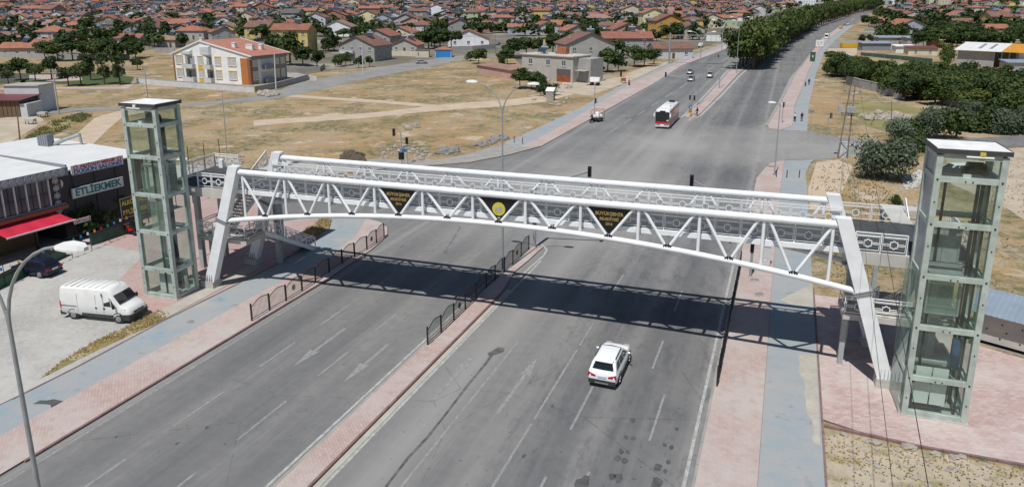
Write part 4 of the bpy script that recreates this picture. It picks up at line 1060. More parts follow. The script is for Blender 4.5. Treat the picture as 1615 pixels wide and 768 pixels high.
# grey-green bushes on the right
for px, py, h, w, key, lab in (
    (1392,284,5.8,8.6,'grey','largest grey-green bush, on the dirt below the right side street'),
    (1368,258,3.6,4.2,'grey','grey-green bush against the upper left of the largest bush'),
    (1420,252,3.4,3.6,'shrub','darker shrub hugging the right side of the largest bush'),
    (1452,240,3.0,2.9,'shrub','small bush on the lower kerb of the side street'),
    (1416,224,4.2,6.0,'grey','grey-green bush above the side street, leftmost of its row'),
    (1440,221,3.6,4.2,'shrub','low dark shrub between two grey-green bushes above the side street'),
    (1465,219,5.6,6.8,'grey','tall grey-green bush above the side street, behind the elevator roof'),
    (1488,218,5.2,5.6,'shrub','round darker shrub right of the tall grey-green one'),
    (1525,207,4.6,6.0,'grey','pale bush below the orchard, right of the gap in the wall'),
    (1545,208,3.6,6.0,'shrub','low spreading green shrub along the side street'),
    (1578,212,5.2,7.2,'grey','grey-green bush near the right picture edge above the street'),
    (1606,211,5.6,7.0,'grey','outermost grey-green bush at the right picture edge'),
    (1535,186,4.2,7.0,'grey','pale bush tucked under the orchard trees'),
    (1565,196,4.2,6.0,'shrub','dark shrub under the orchard edge')):
    place('bush', lab, px, py, h, w, key, cat='bush', stem=.02)
# trees round the nearer houses
for px, py, h, w, key, lab in (
    (436,100,9.5,8,'dark','broad dark tree right of the yellow house, left one'), (458,104,10.5,10,'dark','tallest dark tree between the yellow house and the grey house'),
    (478,105,7,7,'dark','dark tree left of the grey gabled house'), (412,106,5.5,6,'town','low garden tree behind the apartment block'), (425,108,5,6,'town','garden tree beside the concrete wall behind the apartment block'),
    (500,106,5,5,'town','small tree in the garden left of the grey house'), (533,106,4.2,4.2,'shrub','bush below the left gable of the grey house'), (545,104,4,4.5,'town','small tree at the left corner of the grey house'),
    (566,108,3.6,3,'town','young tree before the grey house'), (583,106,3.4,3,'town','young tree right of the lamp pole before the grey house'),
    (755,101,5.5,5.6,'dark','round dark tree beside the long low shed'), (742,97,3.6,3.6,'shrub','small shrub left of the round dark tree'), (800,102,5,5,'dark','round tree behind the long shed'), (790,103,4,4,'shrub','shrub behind the long shed'),
    (676,78,8,9,'dark','dark tree left behind the blue gate'), (694,77,8.5,9,'dark','dark tree behind the blue gate'), (712,76,7.5,9,'dark','dark tree left of the white gabled house'), (660,78,7,8,'dark','dark tree above the cream garden wall'),
    (820,140,4.6,6,'dark','leafy tree at the left corner of the flat-roofed house'), (838,141,4.2,5.5,'dark','leafy tree before the flat-roofed house'), (852,138,3.2,4,'shrub','shrub below the garage door'), (858,152,3.0,4,'shrub','vine-covered shrub in the small garden'), (870,151,2.8,4,'shrub','right shrub of the small garden'),
    (920,117,4.6,6,'town','garden tree right of the flat-roofed house'), (938,118,4.4,5,'town','garden tree before the big grey house'), (958,114,6.8,7,'dark','large round tree before the big grey house'), (975,113,5,6,'town','light green tree below the big grey house'),
    (1000,106,6.5,7,'dark','tree right of the big grey house'), (1016,105,6,8,'dark','broad tree beside the pavement opposite the median'), (1031,102,5,5,'town','small tree close to the far pavement'),
    (810,92,7,9,'dark','dark tree of the grove behind the flat-roofed house, first'), (830,88,7.5,9,'dark','dark tree of the grove behind the flat-roofed house, second'), (850,86,7,10,'dark','dark tree of the grove behind the flat-roofed house, third'), (872,84,7.5,9,'dark','dark tree of the grove behind the flat-roofed house, fourth'), (892,84,7,9,'dark','dark tree of the grove behind the flat-roofed house, fifth'), (905,78,7,8,'dark','dark tree of the grove behind the flat-roofed house, sixth'),
    (20,120,0.1,0.1,'shrub',None),
    (72,96,6.5,8,'dark','dark garden tree in the row behind the park wall, first'), (92,97,7,9,'dark','dark garden tree in the row behind the park wall, second'), (115,96,8,9,'dark','dark garden tree in the row behind the park wall, third'), (138,96,6.5,9,'dark','dark garden tree in the row behind the park wall, fourth'), (158,96,8,8,'dark','dark garden tree in the row behind the park wall, fifth'), (176,96,6,8,'town','dark garden tree in the row behind the park wall, sixth'), (196,95,6.5,8,'town','dark garden tree in the row behind the park wall, seventh'), (214,92,6,8,'town','dark garden tree in the row behind the park wall, eighth'),
    (238,68,11,7,'dark','tall dark conifer-like tree among the red roofs'), (136,62,10,9,'dark','tall dark tree beside the white two-storey villa'), (250,76,6,9,'town','garden tree left of the brown-roofed house'), (292,76,6,7,'town','garden tree behind the apartment block gable'),
    (1375,45,0,0,'dark',None),
    (1297,113,0,0,'dark',None),
    (1500,74,8.5,9,'dark','big tree behind the white and orange barn, first'), (1478,76,8,10,'dark','big tree behind the white and orange barn, second'), (1520,70,7.5,9,'dark','big tree behind the white and orange barn, third'), (1455,78,7,9,'dark','big tree behind the white and orange barn, fourth'),
    (1490,100,7,6,'orchl','round tree right of the maroon-roofed cabin'), (1495,112,6,5,'orchl','round tree just under the barn corner'),
    (1545,58,5,7,'dark','tree beside the beige bungalow'), (1584,58,9,10,'dark','dark tree right of the beige bungalow'), (1600,62,8,10,'dark','dark tree at the right edge behind the barn'), (1612,70,8,10,'dark','dark tree right behind the orange roof'),
    (1370,42,7,12,'dark','wide tree where the cycle lane bends'), (1382,44,6,9,'dark','dark tree left of the blue-grey gabled house'), (1438,40,6,8,'town','light tree right of the blue-grey gabled house'), (1436,28,6,9,'town','tree behind the village houses'),
    (1360,66,3.4,4,'shrub','shrub beside the yellow lorry'), (1372,66,3.4,5,'shrub','shrub right of the yellow lorry'), (1306,94,3,4,'town','bush at the orchard tip by the cycle lane')):
    if lab: place('tree' if key != 'shrub' else 'bush', lab, px, py, h, w, key, cat='tree' if key != 'shrub' else 'bush', stem=.18 if key != 'shrub' else .03)
p = at(1408, 347)
place('sapling', 'thin young sapling on the dirt behind the right landing', 1408, 347, 2.6, 1.3, 'shrub', cat='tree', stem=.25)
# hedge trees by the restaurant
for i, (px, py, h, w) in enumerate(((128,372,3.2,3.4),(145,366,3.6,3.6),(163,358,3.8,3.6),(182,352,3.6,3.4),(198,346,3.2,3.0))):
    place('garden_shrub', 'leafy garden shrub under the restaurant signs, %s from the left' % ORD[i], px, py, h, w, 'shrub', cat='bush', group='shrubs in the restaurant garden', stem=.03)
# weeds as ground cover near the camera
def weeds(name, poly, n, h, m, lab, z0=0.1, seed=3, w=.035):
    r = random.Random(seed); wpl = [tuple(at(*q)[:2]) for q in poly]; xs = [p[0] for p in wpl]; ys = [p[1] for p in wpl]; b = B(); k = 0; tries = 0
    while k < n and tries < n*20:
        tries += 1
        x = r.uniform(min(xs), max(xs)); y = r.uniform(min(ys), max(ys))
        if not inside((x, y), wpl): continue
        cl_ = (mnoise.noise(Vector((x*.5, y*.5, seed)))+mnoise.noise(Vector((x*.08, y*.08, seed+5))))*2.2
        if cl_ < r.uniform(-1.0, .8): continue
        k += 1
        for q in range(3):
            a = r.uniform(0, 6.28); l = h*r.uniform(.4, 1.2); dx, dy = math.cos(a)*l*.5, math.sin(a)*l*.5; ww = w*r.uniform(.6, 1.4)
            b.add([(x-ww, y, z0), (x+ww, y, z0), (x+dx+ww*.3, y+dy, z0+l), (x+dx-ww*.3, y+dy, z0+l)], [(0, 1, 2, 3)])
    b.build(name, M[m], world=True, kind='stuff', label=lab, cat='weeds')
weeds('dry_weeds', ((62,600),(150,556),(200,533),(262,505),(268,496),(250,492),(205,515),(150,540),(100,570)), 600, .16, 'leaf_dry', 'dry yellow weeds on the strip between court and cycle lane')
weeds('dry_weeds', ((478,372),(500,374),(519,362),(521,350),(512,347),(497,354),(485,362)), 500, .3, 'leaf_dry', 'dry weeds in the bed beyond the left landing', seed=5)
weeds('weeds', ((1298,684),(1360,696),(1444,714),(1620,745),(1620,800),(1298,800)), 260, .09, 'leaf_weed', 'sparse green weeds on the dirt below the plaza', 0.0, 6)
weeds('dry_weeds', ((1298,676),(1360,688),(1444,708),(1620,738),(1620,760),(1298,730)), 330, .10, 'leaf_dry', 'dry grass tufts along the plaza kerb', 0.0, 8)
weeds('weeds', ((1285,262),(1330,258),(1450,330),(1470,420),(1300,450),(1284,400),(1278,320)), 800, .16, 'leaf_weed', 'scrubby weeds on the dirt behind the right end of the bridge', 0.0, 9, .06)
weeds('weeds', ((1550,250),(1640,250),(1640,520),(1560,470)), 350, .14, 'leaf_dry', 'dry tufts on the slope right of the right tower', 0.0, 10, .06)
weeds('weeds', ((30,228),(84,214),(146,184),(130,180),(78,194),(50,214)), 900, .5, 'leaf_weed', 'green weeds beside the dirt track behind the restaurant', 0.0, 13, .1)
# stones
def stones(name, poly, n, r0, r1, m, lab, z0=0, seed=1, cat='rubble'):
    r = random.Random(seed); wpl = [tuple(at(*q)[:2]) for q in poly]; xs = [p[0] for p in wpl]; ys = [p[1] for p in wpl]; b = B(); k = 0; tr = 0
    while k < n and tr < n*30:
        tr += 1; x = r.uniform(min(xs), max(xs)); y = r.uniform(min(ys), max(ys))
        if not inside((x, y), wpl): continue
        k += 1; q = r.uniform(r0, r1)*(r.random()+.4); n0 = len(b.v)
        b.ball((x, y, z0+q*.25), (q, q*r.uniform(.6, 1), q*r.uniform(.4, .7)), 6, 4)
        for i in range(n0, len(b.v)):
            v = b.v[i]; b.v[i] = (v[0]+r.uniform(-.15, .15)*q, v[1]+r.uniform(-.15, .15)*q, v[2]+r.uniform(-.1, .1)*q)
    return b.build(name, M[m], world=True, kind='stuff', label=lab, cat=cat)
stones('rubble', ((1420,282),(1455,270),(1462,290),(1430,300)), 160, .12, .4, 'concrete_pale', 'white rubble below the big bush')
stones('rubble', ((1350,184),(1400,178),(1440,182),(1430,190),(1370,190)), 150, .3, .8, 'stone', 'pale rubble mounds on the grass below the orchard wall', seed=2)
stones('rubble', ((1466,172),(1490,176),(1484,182),(1462,180)), 60, .3, .8, 'stone', 'pale rubble beside the grey wall', seed=3)
stones('rubble', ((600,235),(640,228),(672,236),(690,250),(640,256),(600,252)), 190, .1, .4, 'red_brick' if False else 'stone', 'pinkish rubble heap behind the traffic lights', seed=4)
stones('rubble', ((680,242),(705,234),(722,236),(722,242),(700,246)), 60, .25, .6, 'stone_grey', 'dark stones at the edge of the field', seed=5)
stones('rubble', ((742,232),(770,220),(800,214),(800,220),(765,232)), 70, .25, .6, 'stone_grey', 'dark stone row beside the far cycle lane', seed=6)
stones('rubble', ((536,250),(552,238),(572,246),(576,256),(540,256)), 120, .2, .6, 'bark', 'heap of brown branches and debris in the field', seed=7)
stones('rubble', ((300,262),(345,246),(385,246),(380,262),(320,275)), 260, .12, .35, 'stone', 'stony bank behind the left landing', seed=8)
stones('rubble', ((640,196),(658,196),(658,206),(640,206)), 8, .5, .9, 'stone', 'pale boulders lying in the dry field', seed=9)
stones('rubble', ((840,120),(905,120),(905,170),(840,165)), 120, .2, .6, 'stone', 'scattered stones round the small gardens', seed=10)
stones('pebbles', ((1298,680),(1360,692),(1444,712),(1530,726),(1620,748),(1620,800),(1298,800)), 260, .03, .14, 'stone', 'loose pebbles on the dirt below the plaza', seed=11)
for i, (px, py, r_) in enumerate(((1378,699,.32),(1433,707,.36),(1476,717,.25),(1504,722,.24),(1516,721,.22),(1332,686,.2))):
    p = at(px, py); b = B(); b.ball((0, 0, r_*.3), (r_*1.2, r_*.7, r_*.5), 8, 5)
    for j in range(len(b.v)): v = b.v[j]; b.v[j] = (v[0]+rnd.uniform(-.05, .05), v[1]+rnd.uniform(-.05, .05), v[2]+rnd.uniform(-.03, .03))
    b.build('boulder', M['stone'], loc=tuple(p), label='pale flat stone beside the plaza kerb, %s from the left' % ORD[(1, 2, 3, 4, 5, 0)[i]], cat='stone', group='stones along the plaza kerb')
stones('mound', ((408,150),(420,146),(434,146),(438,150),(425,154)), 60, .5, 1.1, 'stone', 'small heap of brown soil beside the street wall', seed=12)
# ------------------------------------------------------------------ buildings
def m_tiles(name, a, b):
    m = mat(name, a, 0.85, col2=b, ns=0.5, detail=8); nt = m.node_tree; p = nt.nodes['Principled BSDF']
    tc = nt.nodes.new('ShaderNodeTexCoord'); w = nt.nodes.new('ShaderNodeTexWave'); w.inputs['Scale'].default_value = 1.3; w.bands_direction = 'X'
    nt.links.new(tc.outputs['Object'], w.inputs['Vector']); bp = nt.nodes.new('ShaderNodeBump'); bp.inputs['Strength'].default_value = .4; bp.inputs['Distance'].default_value = .08
    nt.links.new(w.outputs['Fac'], bp.inputs['Height']); nt.links.new(bp.outputs[0], p.inputs['Normal']); return m
M['tile_red'] = m_tiles('tile_red', (0.31, 0.125, 0.085), (0.21, 0.085, 0.06))
M['tile_orange'] = m_tiles('tile_orange', (0.37, 0.155, 0.095), (0.26, 0.105, 0.068))
M['tile_brown'] = m_tiles('tile_brown', (0.23, 0.12, 0.09), (0.15, 0.08, 0.062))
M['tile_pale'] = m_tiles('tile_pale', (0.34, 0.21, 0.16), (0.23, 0.135, 0.10))
M['roof_grey'] = m_tiles('roof_grey', (0.09, 0.088, 0.085), (0.13, 0.125, 0.12))
for k, c in dict(w_white=(0.77, 0.785, 0.80), w_cream=(0.60, 0.55, 0.42), w_grey=(0.34, 0.33, 0.315), w_concrete=(0.40, 0.385, 0.35), w_yellow=(0.60, 0.45, 0.16), w_green=(0.38, 0.48, 0.30), w_blue=(0.36, 0.40, 0.48), w_pink=(0.50, 0.32, 0.27), w_brick=(0.34, 0.18, 0.13), w_beige=(0.50, 0.45, 0.37), w_palegrey=(0.55, 0.56, 0.57), w_lemon=(0.68, 0.62, 0.36), w_ochre=(0.56, 0.30, 0.07), w_lilac=(0.34, 0.30, 0.50)).items():
    MM(k, c, 0.9, ns=0.5, amt=0.10, detail=6)
MM('win_glass', (0.09, 0.10, 0.115), 0.12, spec=0.6)
MM('curtain', (0.46, 0.48, 0.49), 0.15, spec=0.6, ns=3, amt=.3)
MM('win_frame', (0.70, 0.70, 0.68), 0.5)
MM('door_brown', (0.12, 0.06, 0.035), 0.6)
MM('solar_glass', (0.035, 0.05, 0.075), 0.15, spec=0.8)
MM('tank', (0.36, 0.37, 0.38), 0.55, 0.0)
MM('eave', (0.10, 0.07, 0.055), 0.8)
MM('trim_grey', (0.22, 0.235, 0.27), 0.7)
MM('panel_orange', (0.45, 0.17, 0.045), 0.7)
MM('panel_brown', (0.26, 0.10, 0.05), 0.7)
MM('trim_yellow', (0.66, 0.42, 0.04), 0.6)
def win_meshes(w=1.3, h=1.3, pm='win_glass'):
    f = B()
    for a in ((-w/2, -w/2+.08), (-.04, .04), (w/2-.08, w/2)): f.bx(a[0], a[1], -.05, .03, 0, h)
    f.bx(-w/2+.08, -.04, -.05, .03, 0, .08); f.bx(.04, w/2-.08, -.05, .03, 0, .08); f.bx(-w/2+.08, -.04, -.05, .03, h-.08, h); f.bx(.04, w/2-.08, -.05, .03, h-.08, h); f.bx(-w/2-.06, w/2+.06, -.14, .03, -.07, -.002)
    g = B(); g.bx(-w/2+.08, w/2-.08, -.025, .02, .08, h-.08)
    return f.mesh('window', M['win_frame']), g.mesh('pane', M[pm])
WM = {}
def window(par, x, y, z, rz, w=1.3, h=1.3, pm='win_glass'):
    k = (round(w, 1), round(h, 1), pm)
    if k not in WM: WM[k] = win_meshes(k[0], k[1], pm)
    f = inst(WM[k][0], 'window', par, (x, y, z), rz)
    inst(WM[k][1], 'pane', f)
    return f
def solar_mesh():
    b = B()
    b.mi = 0
    for k in (-1, 0, 1):
        b.slab([(k*1.02-.48, -.9, .35), (k*1.02+.48, -.9, .35), (k*1.02+.48, .5, 1.45), (k*1.02-.48, .5, 1.45)], (0, -.6, .8), .08)
    b.mi = 1; b.tube((-1.3, .75, 1.75), (1.3, .75, 1.75), .28, 10)
    b.bar((-1.4, -.95, .3), (-1.4, .55, 1.5), .05, .05); b.bar((1.4, -.95, .3), (1.4, .55, 1.5), .05, .05)
    for x in (-1.2, 1.2):
        b.bar((x, .7, -.3), (x, .7, 1.5), .06, .06, up=(1, 0, 0)); b.bar((x, -.85, -.6), (x, -.85, .4), .05, .05, up=(1, 0, 0))
    b.bx(-.35, .35, .5, 1.1, 2.1, 2.9)
    return b.mesh('solar_heater', [M['solar_glass'], M['tank']])
SOLAR = solar_mesh()
def chim_mesh():
    b = B(); b.bx(-.3, .3, -.3, .3, -1.0, .9); b.bx(-.4, .4, -.4, .4, .9, 1.0); b.bx(-.22, .22, -.22, .22, 1.001, 1.2); return b.mesh('chimney', M['w_beige'])
CHIM = chim_mesh()
def roof_geo(w, d, h, kind, pitch=.42, ov=.55, t=.16, axis='x'):
    """roof shell over a w x d plan with eaves at height h; returns roof B, gable B"""
    r, g = B(), B()
    if kind == 'flat':
        r.bx(-w/2-.25, w/2+.25, -d/2-.25, d/2+.25, h, h+.22); return r, g, 0
    if axis == 'y': W, D = d, w
    else: W, D = w, d
    rise = D/2*pitch
    def tr(p): return (p[0], p[1], p[2]) if axis == 'x' else (-p[1], p[0], p[2])
    e = ov*pitch
    if kind == 'gable':
        for s in (-1, 1):
            q = [(-W/2-ov, s*(D/2+ov), h-e), (W/2+ov, s*(D/2+ov), h-e), (W/2+ov, 0, h+rise), (-W/2-ov, 0, h+rise)]
            q = q if s < 0 else [q[1], q[0], q[3], q[2]]
            nn = Vector((0, s*pitch, 1)).normalized()
            top = [Vector(p)+nn*t for p in q]; vs = [tr(p) for p in q] + [tr(tuple(p)) for p in top]
            r.add(vs, [(3, 2, 1, 0), (4, 5, 6, 7), (0, 1, 5, 4), (1, 2, 6, 5), (2, 3, 7, 6), (3, 0, 4, 7)])
        for s in (-1, 1):
            x0 = s*W/2; x1 = s*(W/2-.2)
            vs = [tr(p) for p in ((x0, -D/2, h), (x0, D/2, h), (x0, 0, h+rise-.01), (x1, -D/2, h), (x1, D/2, h), (x1, 0, h+rise-.01))]
            g.add(vs, [(0, 1, 2), (5, 4, 3), (0, 3, 4, 1), (1, 4, 5, 2), (2, 5, 3, 0)])
    else:
        rl = max(0.0, W/2-D/2)
        A = [(-W/2-ov, -D/2-ov, h-e), (W/2+ov, -D/2-ov, h-e), (W/2+ov, D/2+ov, h-e), (-W/2-ov, D/2+ov, h-e)]
        T = [(-rl, 0, h+rise), (rl, 0, h+rise)]
        lo = [tr(p) for p in A]; up = [tr((p[0], p[1], p[2]+t)) for p in A]; tp = [tr((p[0], p[1], p[2]+t)) for p in T]
        r.add(lo + up + tp, [(3, 2, 1, 0), (0, 1, 5, 4), (1, 2, 6, 5), (2, 3, 7, 6), (3, 0, 4, 7), (4, 5, 9, 8), (5, 6, 9), (6, 7, 8, 9), (7, 4, 8)])
    return r, g, rise
def house(label, x, y, rz, w, d, h, wall, roof, kind='gable', axis='x', st=1, wins=None, solar=0, chim=1, group=None, name='house', pitch=.42, z=None, sides=True, cat='house', ov=.55, balcony=False, door=True):
    z0 = G(x, y) if z is None else z
    t = thing(name, label, cat, (x, y, z0), rz, group)
    b = B(); b.bx(-w/2, w/2, -d/2, d/2, -.8, h)
    r, g, rise = roof_geo(w, d, h, kind, pitch, ov, axis=axis)
    n0 = len(b.v); b.v += g.v; b.f += [tuple(i+n0 for i in f) for f in g.f]; b.m += g.m
    b.build('wall', M[wall], t)
    ro = r.build('roof', M[roof], t)
    fh = h/st
    nx = wins if wins is not None else max(1, int(w/3.4)); ny = max(1, int(d/4.2))
    for s in range(st):
        zz = s*fh + fh*.36
        for i in range(nx):
            xx = -w/2 + w*(i+.5)/nx
            if s == 0 and door and i == nx//2 and nx > 1: continue
            window(t, xx, -d/2-.03, zz, 0)
        if sides:
            for i in range(ny):
                yy = -d/2 + d*(i+.5)/ny
                window(t, w/2+.03, yy, zz, R(90)); window(t, -w/2-.03, yy, zz, R(-90))
    if door:
        xx = -w/2 + w*(nx//2+.5)/nx if nx > 1 else w/2-.9
        inst(DOORM, 'door', t, (xx, -d/2-.02, 0.05))
    if balcony:
        for s in range(1, st): 
            bb = B(); bb.bx(-w*.42, -w*.05, -d/2-1.5, -d/2-.001, s*fh-.15, s*fh); bb.bx(-w*.42, -w*.05, -d/2-1.5, -d/2-1.4, s*fh, s*fh+.9); bb.bx(-w*.42, -w*.42+.1, -d/2-1.399, -d/2-.001, s*fh, s*fh+.9); bb.bx(-w*.05-.1, -w*.05, -d/2-1.399, -d/2-.001, s*fh, s*fh+.9); bb.build('balcony', M['w_palegrey'], t)
    for i in range(chim):
        cx = (-.28, .3, 0)[i]*w; cy = (.12, -.1, .2)[i]*d
        zc = h + (rise*(1-abs(cy)/(d/2)) if axis == 'x' else rise*(1-abs(cx)/(w/2))) if kind != 'flat' else h+.2
        inst(CHIM, 'chimney', t, (cx, cy, zc))
    for i in range(solar):
        cx = (.12, -.2, .36)[i]*w; cy = .02*d
        zc = h + (rise if kind != 'flat' else .3) - (.0 if axis == 'x' else rise*abs(cx)/(w/2))
        inst(SOLAR, 'solar_heater', t, (cx, cy, zc+.1), -rz + R(rnd.uniform(-8, 8)))
    return t
_d = B(); _d.bx(-.5, .5, -.05, .03, 0, 2.1); DOORM = _d.mesh('door', M['door_brown'])
taken = []
def hp(label, px, py, rzd, w, d, h, *a, **k):
    """house whose front-centre base point is seen at a pixel; rz in degrees relative to the street grid"""
    p = at(px, py); rz = R(rzd) + YAW
    c = p + Vector((-math.sin(rz), math.cos(rz), 0))*(d/2)
    taken.append((c.x, c.y, max(w, d)*.62+3)); mid = c
    return house(label, c.x, c.y, rz, w, d, h, *a, **k)
hp('low twin-gabled bungalow with orange roof and beige walls at the left edge', 28, 91, 6, 13, 9, 3.6, 'w_beige', 'tile_orange', axis='x', solar=1)
hp('grey house with orange gable roof behind the left bungalow', 62, 66, -4, 11, 9, 3.2, 'w_grey', 'tile_orange', chim=2, solar=1)
hp('big hip-roofed house with orange tiles and white arcade', 66, 49, -6, 17, 13, 5.4, 'w_palegrey', 'tile_orange', 'hip', st=2, wins=6, chim=1)
hp('white two-storey villa with a dark grey roof', 173, 58, -2, 17, 11, 6.6, 'w_cream', 'roof_grey', 'hip', st=2, balcony=True)
hp('orange-roofed house with dark windows right of the white villa', 199, 73, -4, 14, 9, 3.6, 'w_palegrey', 'tile_red', solar=1)
hp('long low orange-roofed house hidden behind the park trees', 92, 82, 4, 22, 9, 3.2, 'w_beige', 'tile_orange', solar=1, chim=1)
hp('green-walled gabled house in the middle of the left town', 108, 32, 12, 13, 12, 5.5, 'w_green', 'tile_red', axis='y')
hp('brown-roofed house with a broken roof behind the grey wall', 262, 76, -6, 9, 8, 3.6, 'w_concrete', 'tile_pale', solar=1)
hp('wide hip-roofed house with cream walls behind the grey wall', 300, 63, -4, 15, 11, 4.6, 'w_concrete', 'tile_orange', 'hip', solar=1, chim=1)
hp('pale grey gabled house with red roof behind the apartment block', 354, 68, 30, 11, 13, 5.2, 'w_grey', 'tile_red', 'gable', axis='y', st=2, wins=2, solar=2)
hp('terracotta hip-roofed villa with pink walls', 322, 32, 0, 17, 13, 6.4, 'w_pink', 'tile_orange', 'hip', st=2, solar=2)
hp('yellow house with orange hip roof behind the tall dark tree', 234, 40, 0, 13, 11, 5.2, 'w_yellow', 'tile_orange', 'hip', st=2)
hp('tall yellow apartment house with red roof and maroon balcony', 458, 85, -5, 15.5, 11, 9.6, 'w_yellow', 'tile_red', 'gable', st=3, wins=4, solar=1, chim=1, name='apartment_house', balcony=True)
hp('grey two-storey gabled house beside the street lamp pole', 563, 97, -22, 15.5, 12, 5.8, 'w_grey', 'tile_brown', 'gable', axis='y', st=2, wins=4, solar=1, balcony=True)
hp('larger grey gabled house behind the grey house with a lamp pole', 594, 80, -16, 13, 12, 6.2, 'w_grey', 'tile_red', 'gable', axis='y', st=2, wins=3)
hp('white gabled house with green shutters and vines', 532, 58, -3, 16, 12, 5.4, 'w_white', 'tile_pale', 'gable', axis='y', wins=3, chim=1)
hp('tall cream gabled house with brown eaves', 580, 42, -4, 13, 11, 8.2, 'w_lemon', 'tile_brown', 'gable', axis='y', st=3, wins=2)
hp('dark-gabled apartment house with grey balconies', 640, 52, -6, 17, 11, 7.6, 'w_concrete', 'tile_brown', 'gable', axis='y', st=2, wins=3, balcony=True)
hp('grey gabled house with a wide brown roof behind the white house', 725, 56, 10, 17, 12, 5.6, 'w_grey', 'tile_red', 'gable', axis='y', st=2, wins=2, chim=1, solar=2)
hp('low white gabled house above the grey garden wall', 739, 74, 2, 19, 11, 3.6, 'w_white', 'tile_orange', 'gable', axis='y', wins=3, door=False)
hp('small orange-roofed house with solar heaters behind the cream wall', 638, 84, -14, 11, 9, 3.4, 'w_concrete', 'tile_orange', 'gable', axis='y', solar=2)
hp('long red-roofed house with dark walls at the grove', 828, 55, 0, 20, 9, 4.2, 'w_blue', 'tile_orange', 'gable', solar=2, chim=1)
hp('pale grey gabled house with two tiny windows behind the grove', 865, 55, 18, 13, 11, 4.8, 'w_palegrey', 'tile_red', 'gable', axis='y', wins=2)
hp('grey house with a red gable roof and satellite dishes', 910, 62, 24, 13, 10, 4.4, 'w_concrete', 'tile_orange', 'gable', axis='y', solar=1)
hp('big unplastered grey house with a wide red gable roof', 931, 104, 14, 18, 13, 7.4, 'w_concrete', 'tile_brown', 'gable', axis='y', st=2, wins=3, solar=1)
hp('broad red-roofed grey house behind the big unplastered house', 990, 88, 2, 20, 11, 6.8, 'w_grey', 'tile_red', 'gable', axis='x', st=2, wins=3, chim=2, solar=1)
hp('pale gabled house with small arched windows below the yellow flats', 990, 66, 10, 15, 12, 6.0, 'w_pink', 'tile_red', 'gable', axis='y', st=2, wins=3)
hp('lemon yellow four-storey flats with side balconies', 1030, 52, 6, 13, 11, 11.5, 'w_lemon', 'tile_orange', 'gable', axis='y', st=4, wins=2, balcony=True, name='apartment_house')
hp('ochre and cream gabled flats right of the lemon yellow flats', 1056, 60, 12, 16, 12, 9.0, 'w_ochre', 'tile_brown', 'gable', axis='y', st=3, wins=3, name='apartment_house')
hp('beige gabled house left of the sign gantry', 1094, 62, 8, 12, 11, 5.6, 'w_beige', 'tile_brown', 'gable', axis='y', st=2, wins=2, solar=1)
hp('red-roofed house with a green garden front beside the avenue', 1145, 42, 4, 16, 10, 5.8, 'w_green', 'tile_orange', 'gable', st=2, wins=3, solar=1)
hp('two-tone red-roofed houses behind the lemon yellow flats', 1075, 38, 4, 20, 11, 7.0, 'w_palegrey', 'tile_orange', 'gable', st=2)
hp('low brick snack bar with grey base and awning by the far pavement', 1062, 93, 6, 15, 9, 3.8, 'w_palegrey', 'tile_brown', 'gable', wins=3, chim=0, name='snack_bar')
hp('brown log cabin roofed house in front of a white shop', 880, 100, 0, .01, .01, .01, 'w_white', 'tile_red', chim=0, wins=0, door=False, sides=False) if False else None
# right-hand village
hp('blue-grey gabled house nearest to the right side pavement', 1437, 54, 8, 15, 14, 5.2, 'w_blue', 'tile_orange', 'gable', axis='y', wins=2, st=1, chim=1)
hp('orange-roofed wing beside the blue-grey gabled house', 1412, 46, 0, 14, 9, 4.6, 'w_brick', 'tile_orange', 'gable', wins=2)
hp('white gabled house with two dormers in the right village', 1518, 38, 4, 15, 11, 6.4, 'w_white', 'tile_orange', 'gable', axis='y', st=2, wins=3, solar=1)
hp('low orange-roofed house left of the white gabled village house', 1495, 40, 2, 12, 9, 3.2, 'w_white', 'tile_orange', 'gable', wins=3)
hp('beige bungalow with orange roof behind the barn', 1564, 60, -14, 15, 10, 5.0, 'w_beige', 'tile_orange', 'gable', st=2, wins=2, chim=0)
hp('brick-coloured house with orange roofs near the avenue end', 1416, 27, 0, 15, 10, 6.4, 'w_brick', 'tile_orange', 'gable', st=2)
hp('grey gabled village house next to the brick-coloured house', 1441, 26, 6, 12, 10, 6.2, 'w_grey', 'tile_orange', 'gable', axis='y', st=2)
hp('cluster house with orange roof at the right edge', 1570, 34, 0, 18, 10, 4.6, 'w_brick', 'tile_orange', 'gable', solar=1)
hp('dark house with brown roof at the right picture edge', 1607, 42, 0, 14, 11, 6.0, 'w_brick', 'tile_brown', 'gable', st=2, solar=1)
hp('tall grey-roofed house behind the white gabled village house', 1490, 30, 0, 13, 10, 6.0, 'w_blue', 'tile_orange', 'hip', st=2)

# ---- the white, orange and grey apartment block
A = at(397, 134.5); Bc = at(277, 127.5)
d_ = (A-Bc); d_.z = 0; L_ = d_.length; ang = math.atan2(d_.y, d_.x)
ab = thing('apartment_block', 'two-storey white apartment block with orange panels, yellow window frames and red roof', 'apartment block', (Bc.x, Bc.y, 0), ang)
taken.append((Bc.x+14, Bc.y+9, 20))
FL = at(405, 135)   # front-right corner of the gabled front
fl = (Vector((FL.x, FL.y, 0)) - Vector((Bc.x, Bc.y, 0)));
c_, s_ = math.cos(-ang), math.sin(-ang)
W_ = 27.8; D_ = 14.4; H_ = 7.7; PK = 11.3; xp = 10.6
b = B(); b.bx(0, W_, 0, D_, -.3, H_)
b.add([(0,0,H_),(W_,0,H_),(xp,0,PK),(0,.25,H_),(W_,.25,H_),(xp,.25,PK)], [(0,1,2),(5,4,3),(0,3,4,1),(1,4,5,2),(2,5,3,0)])
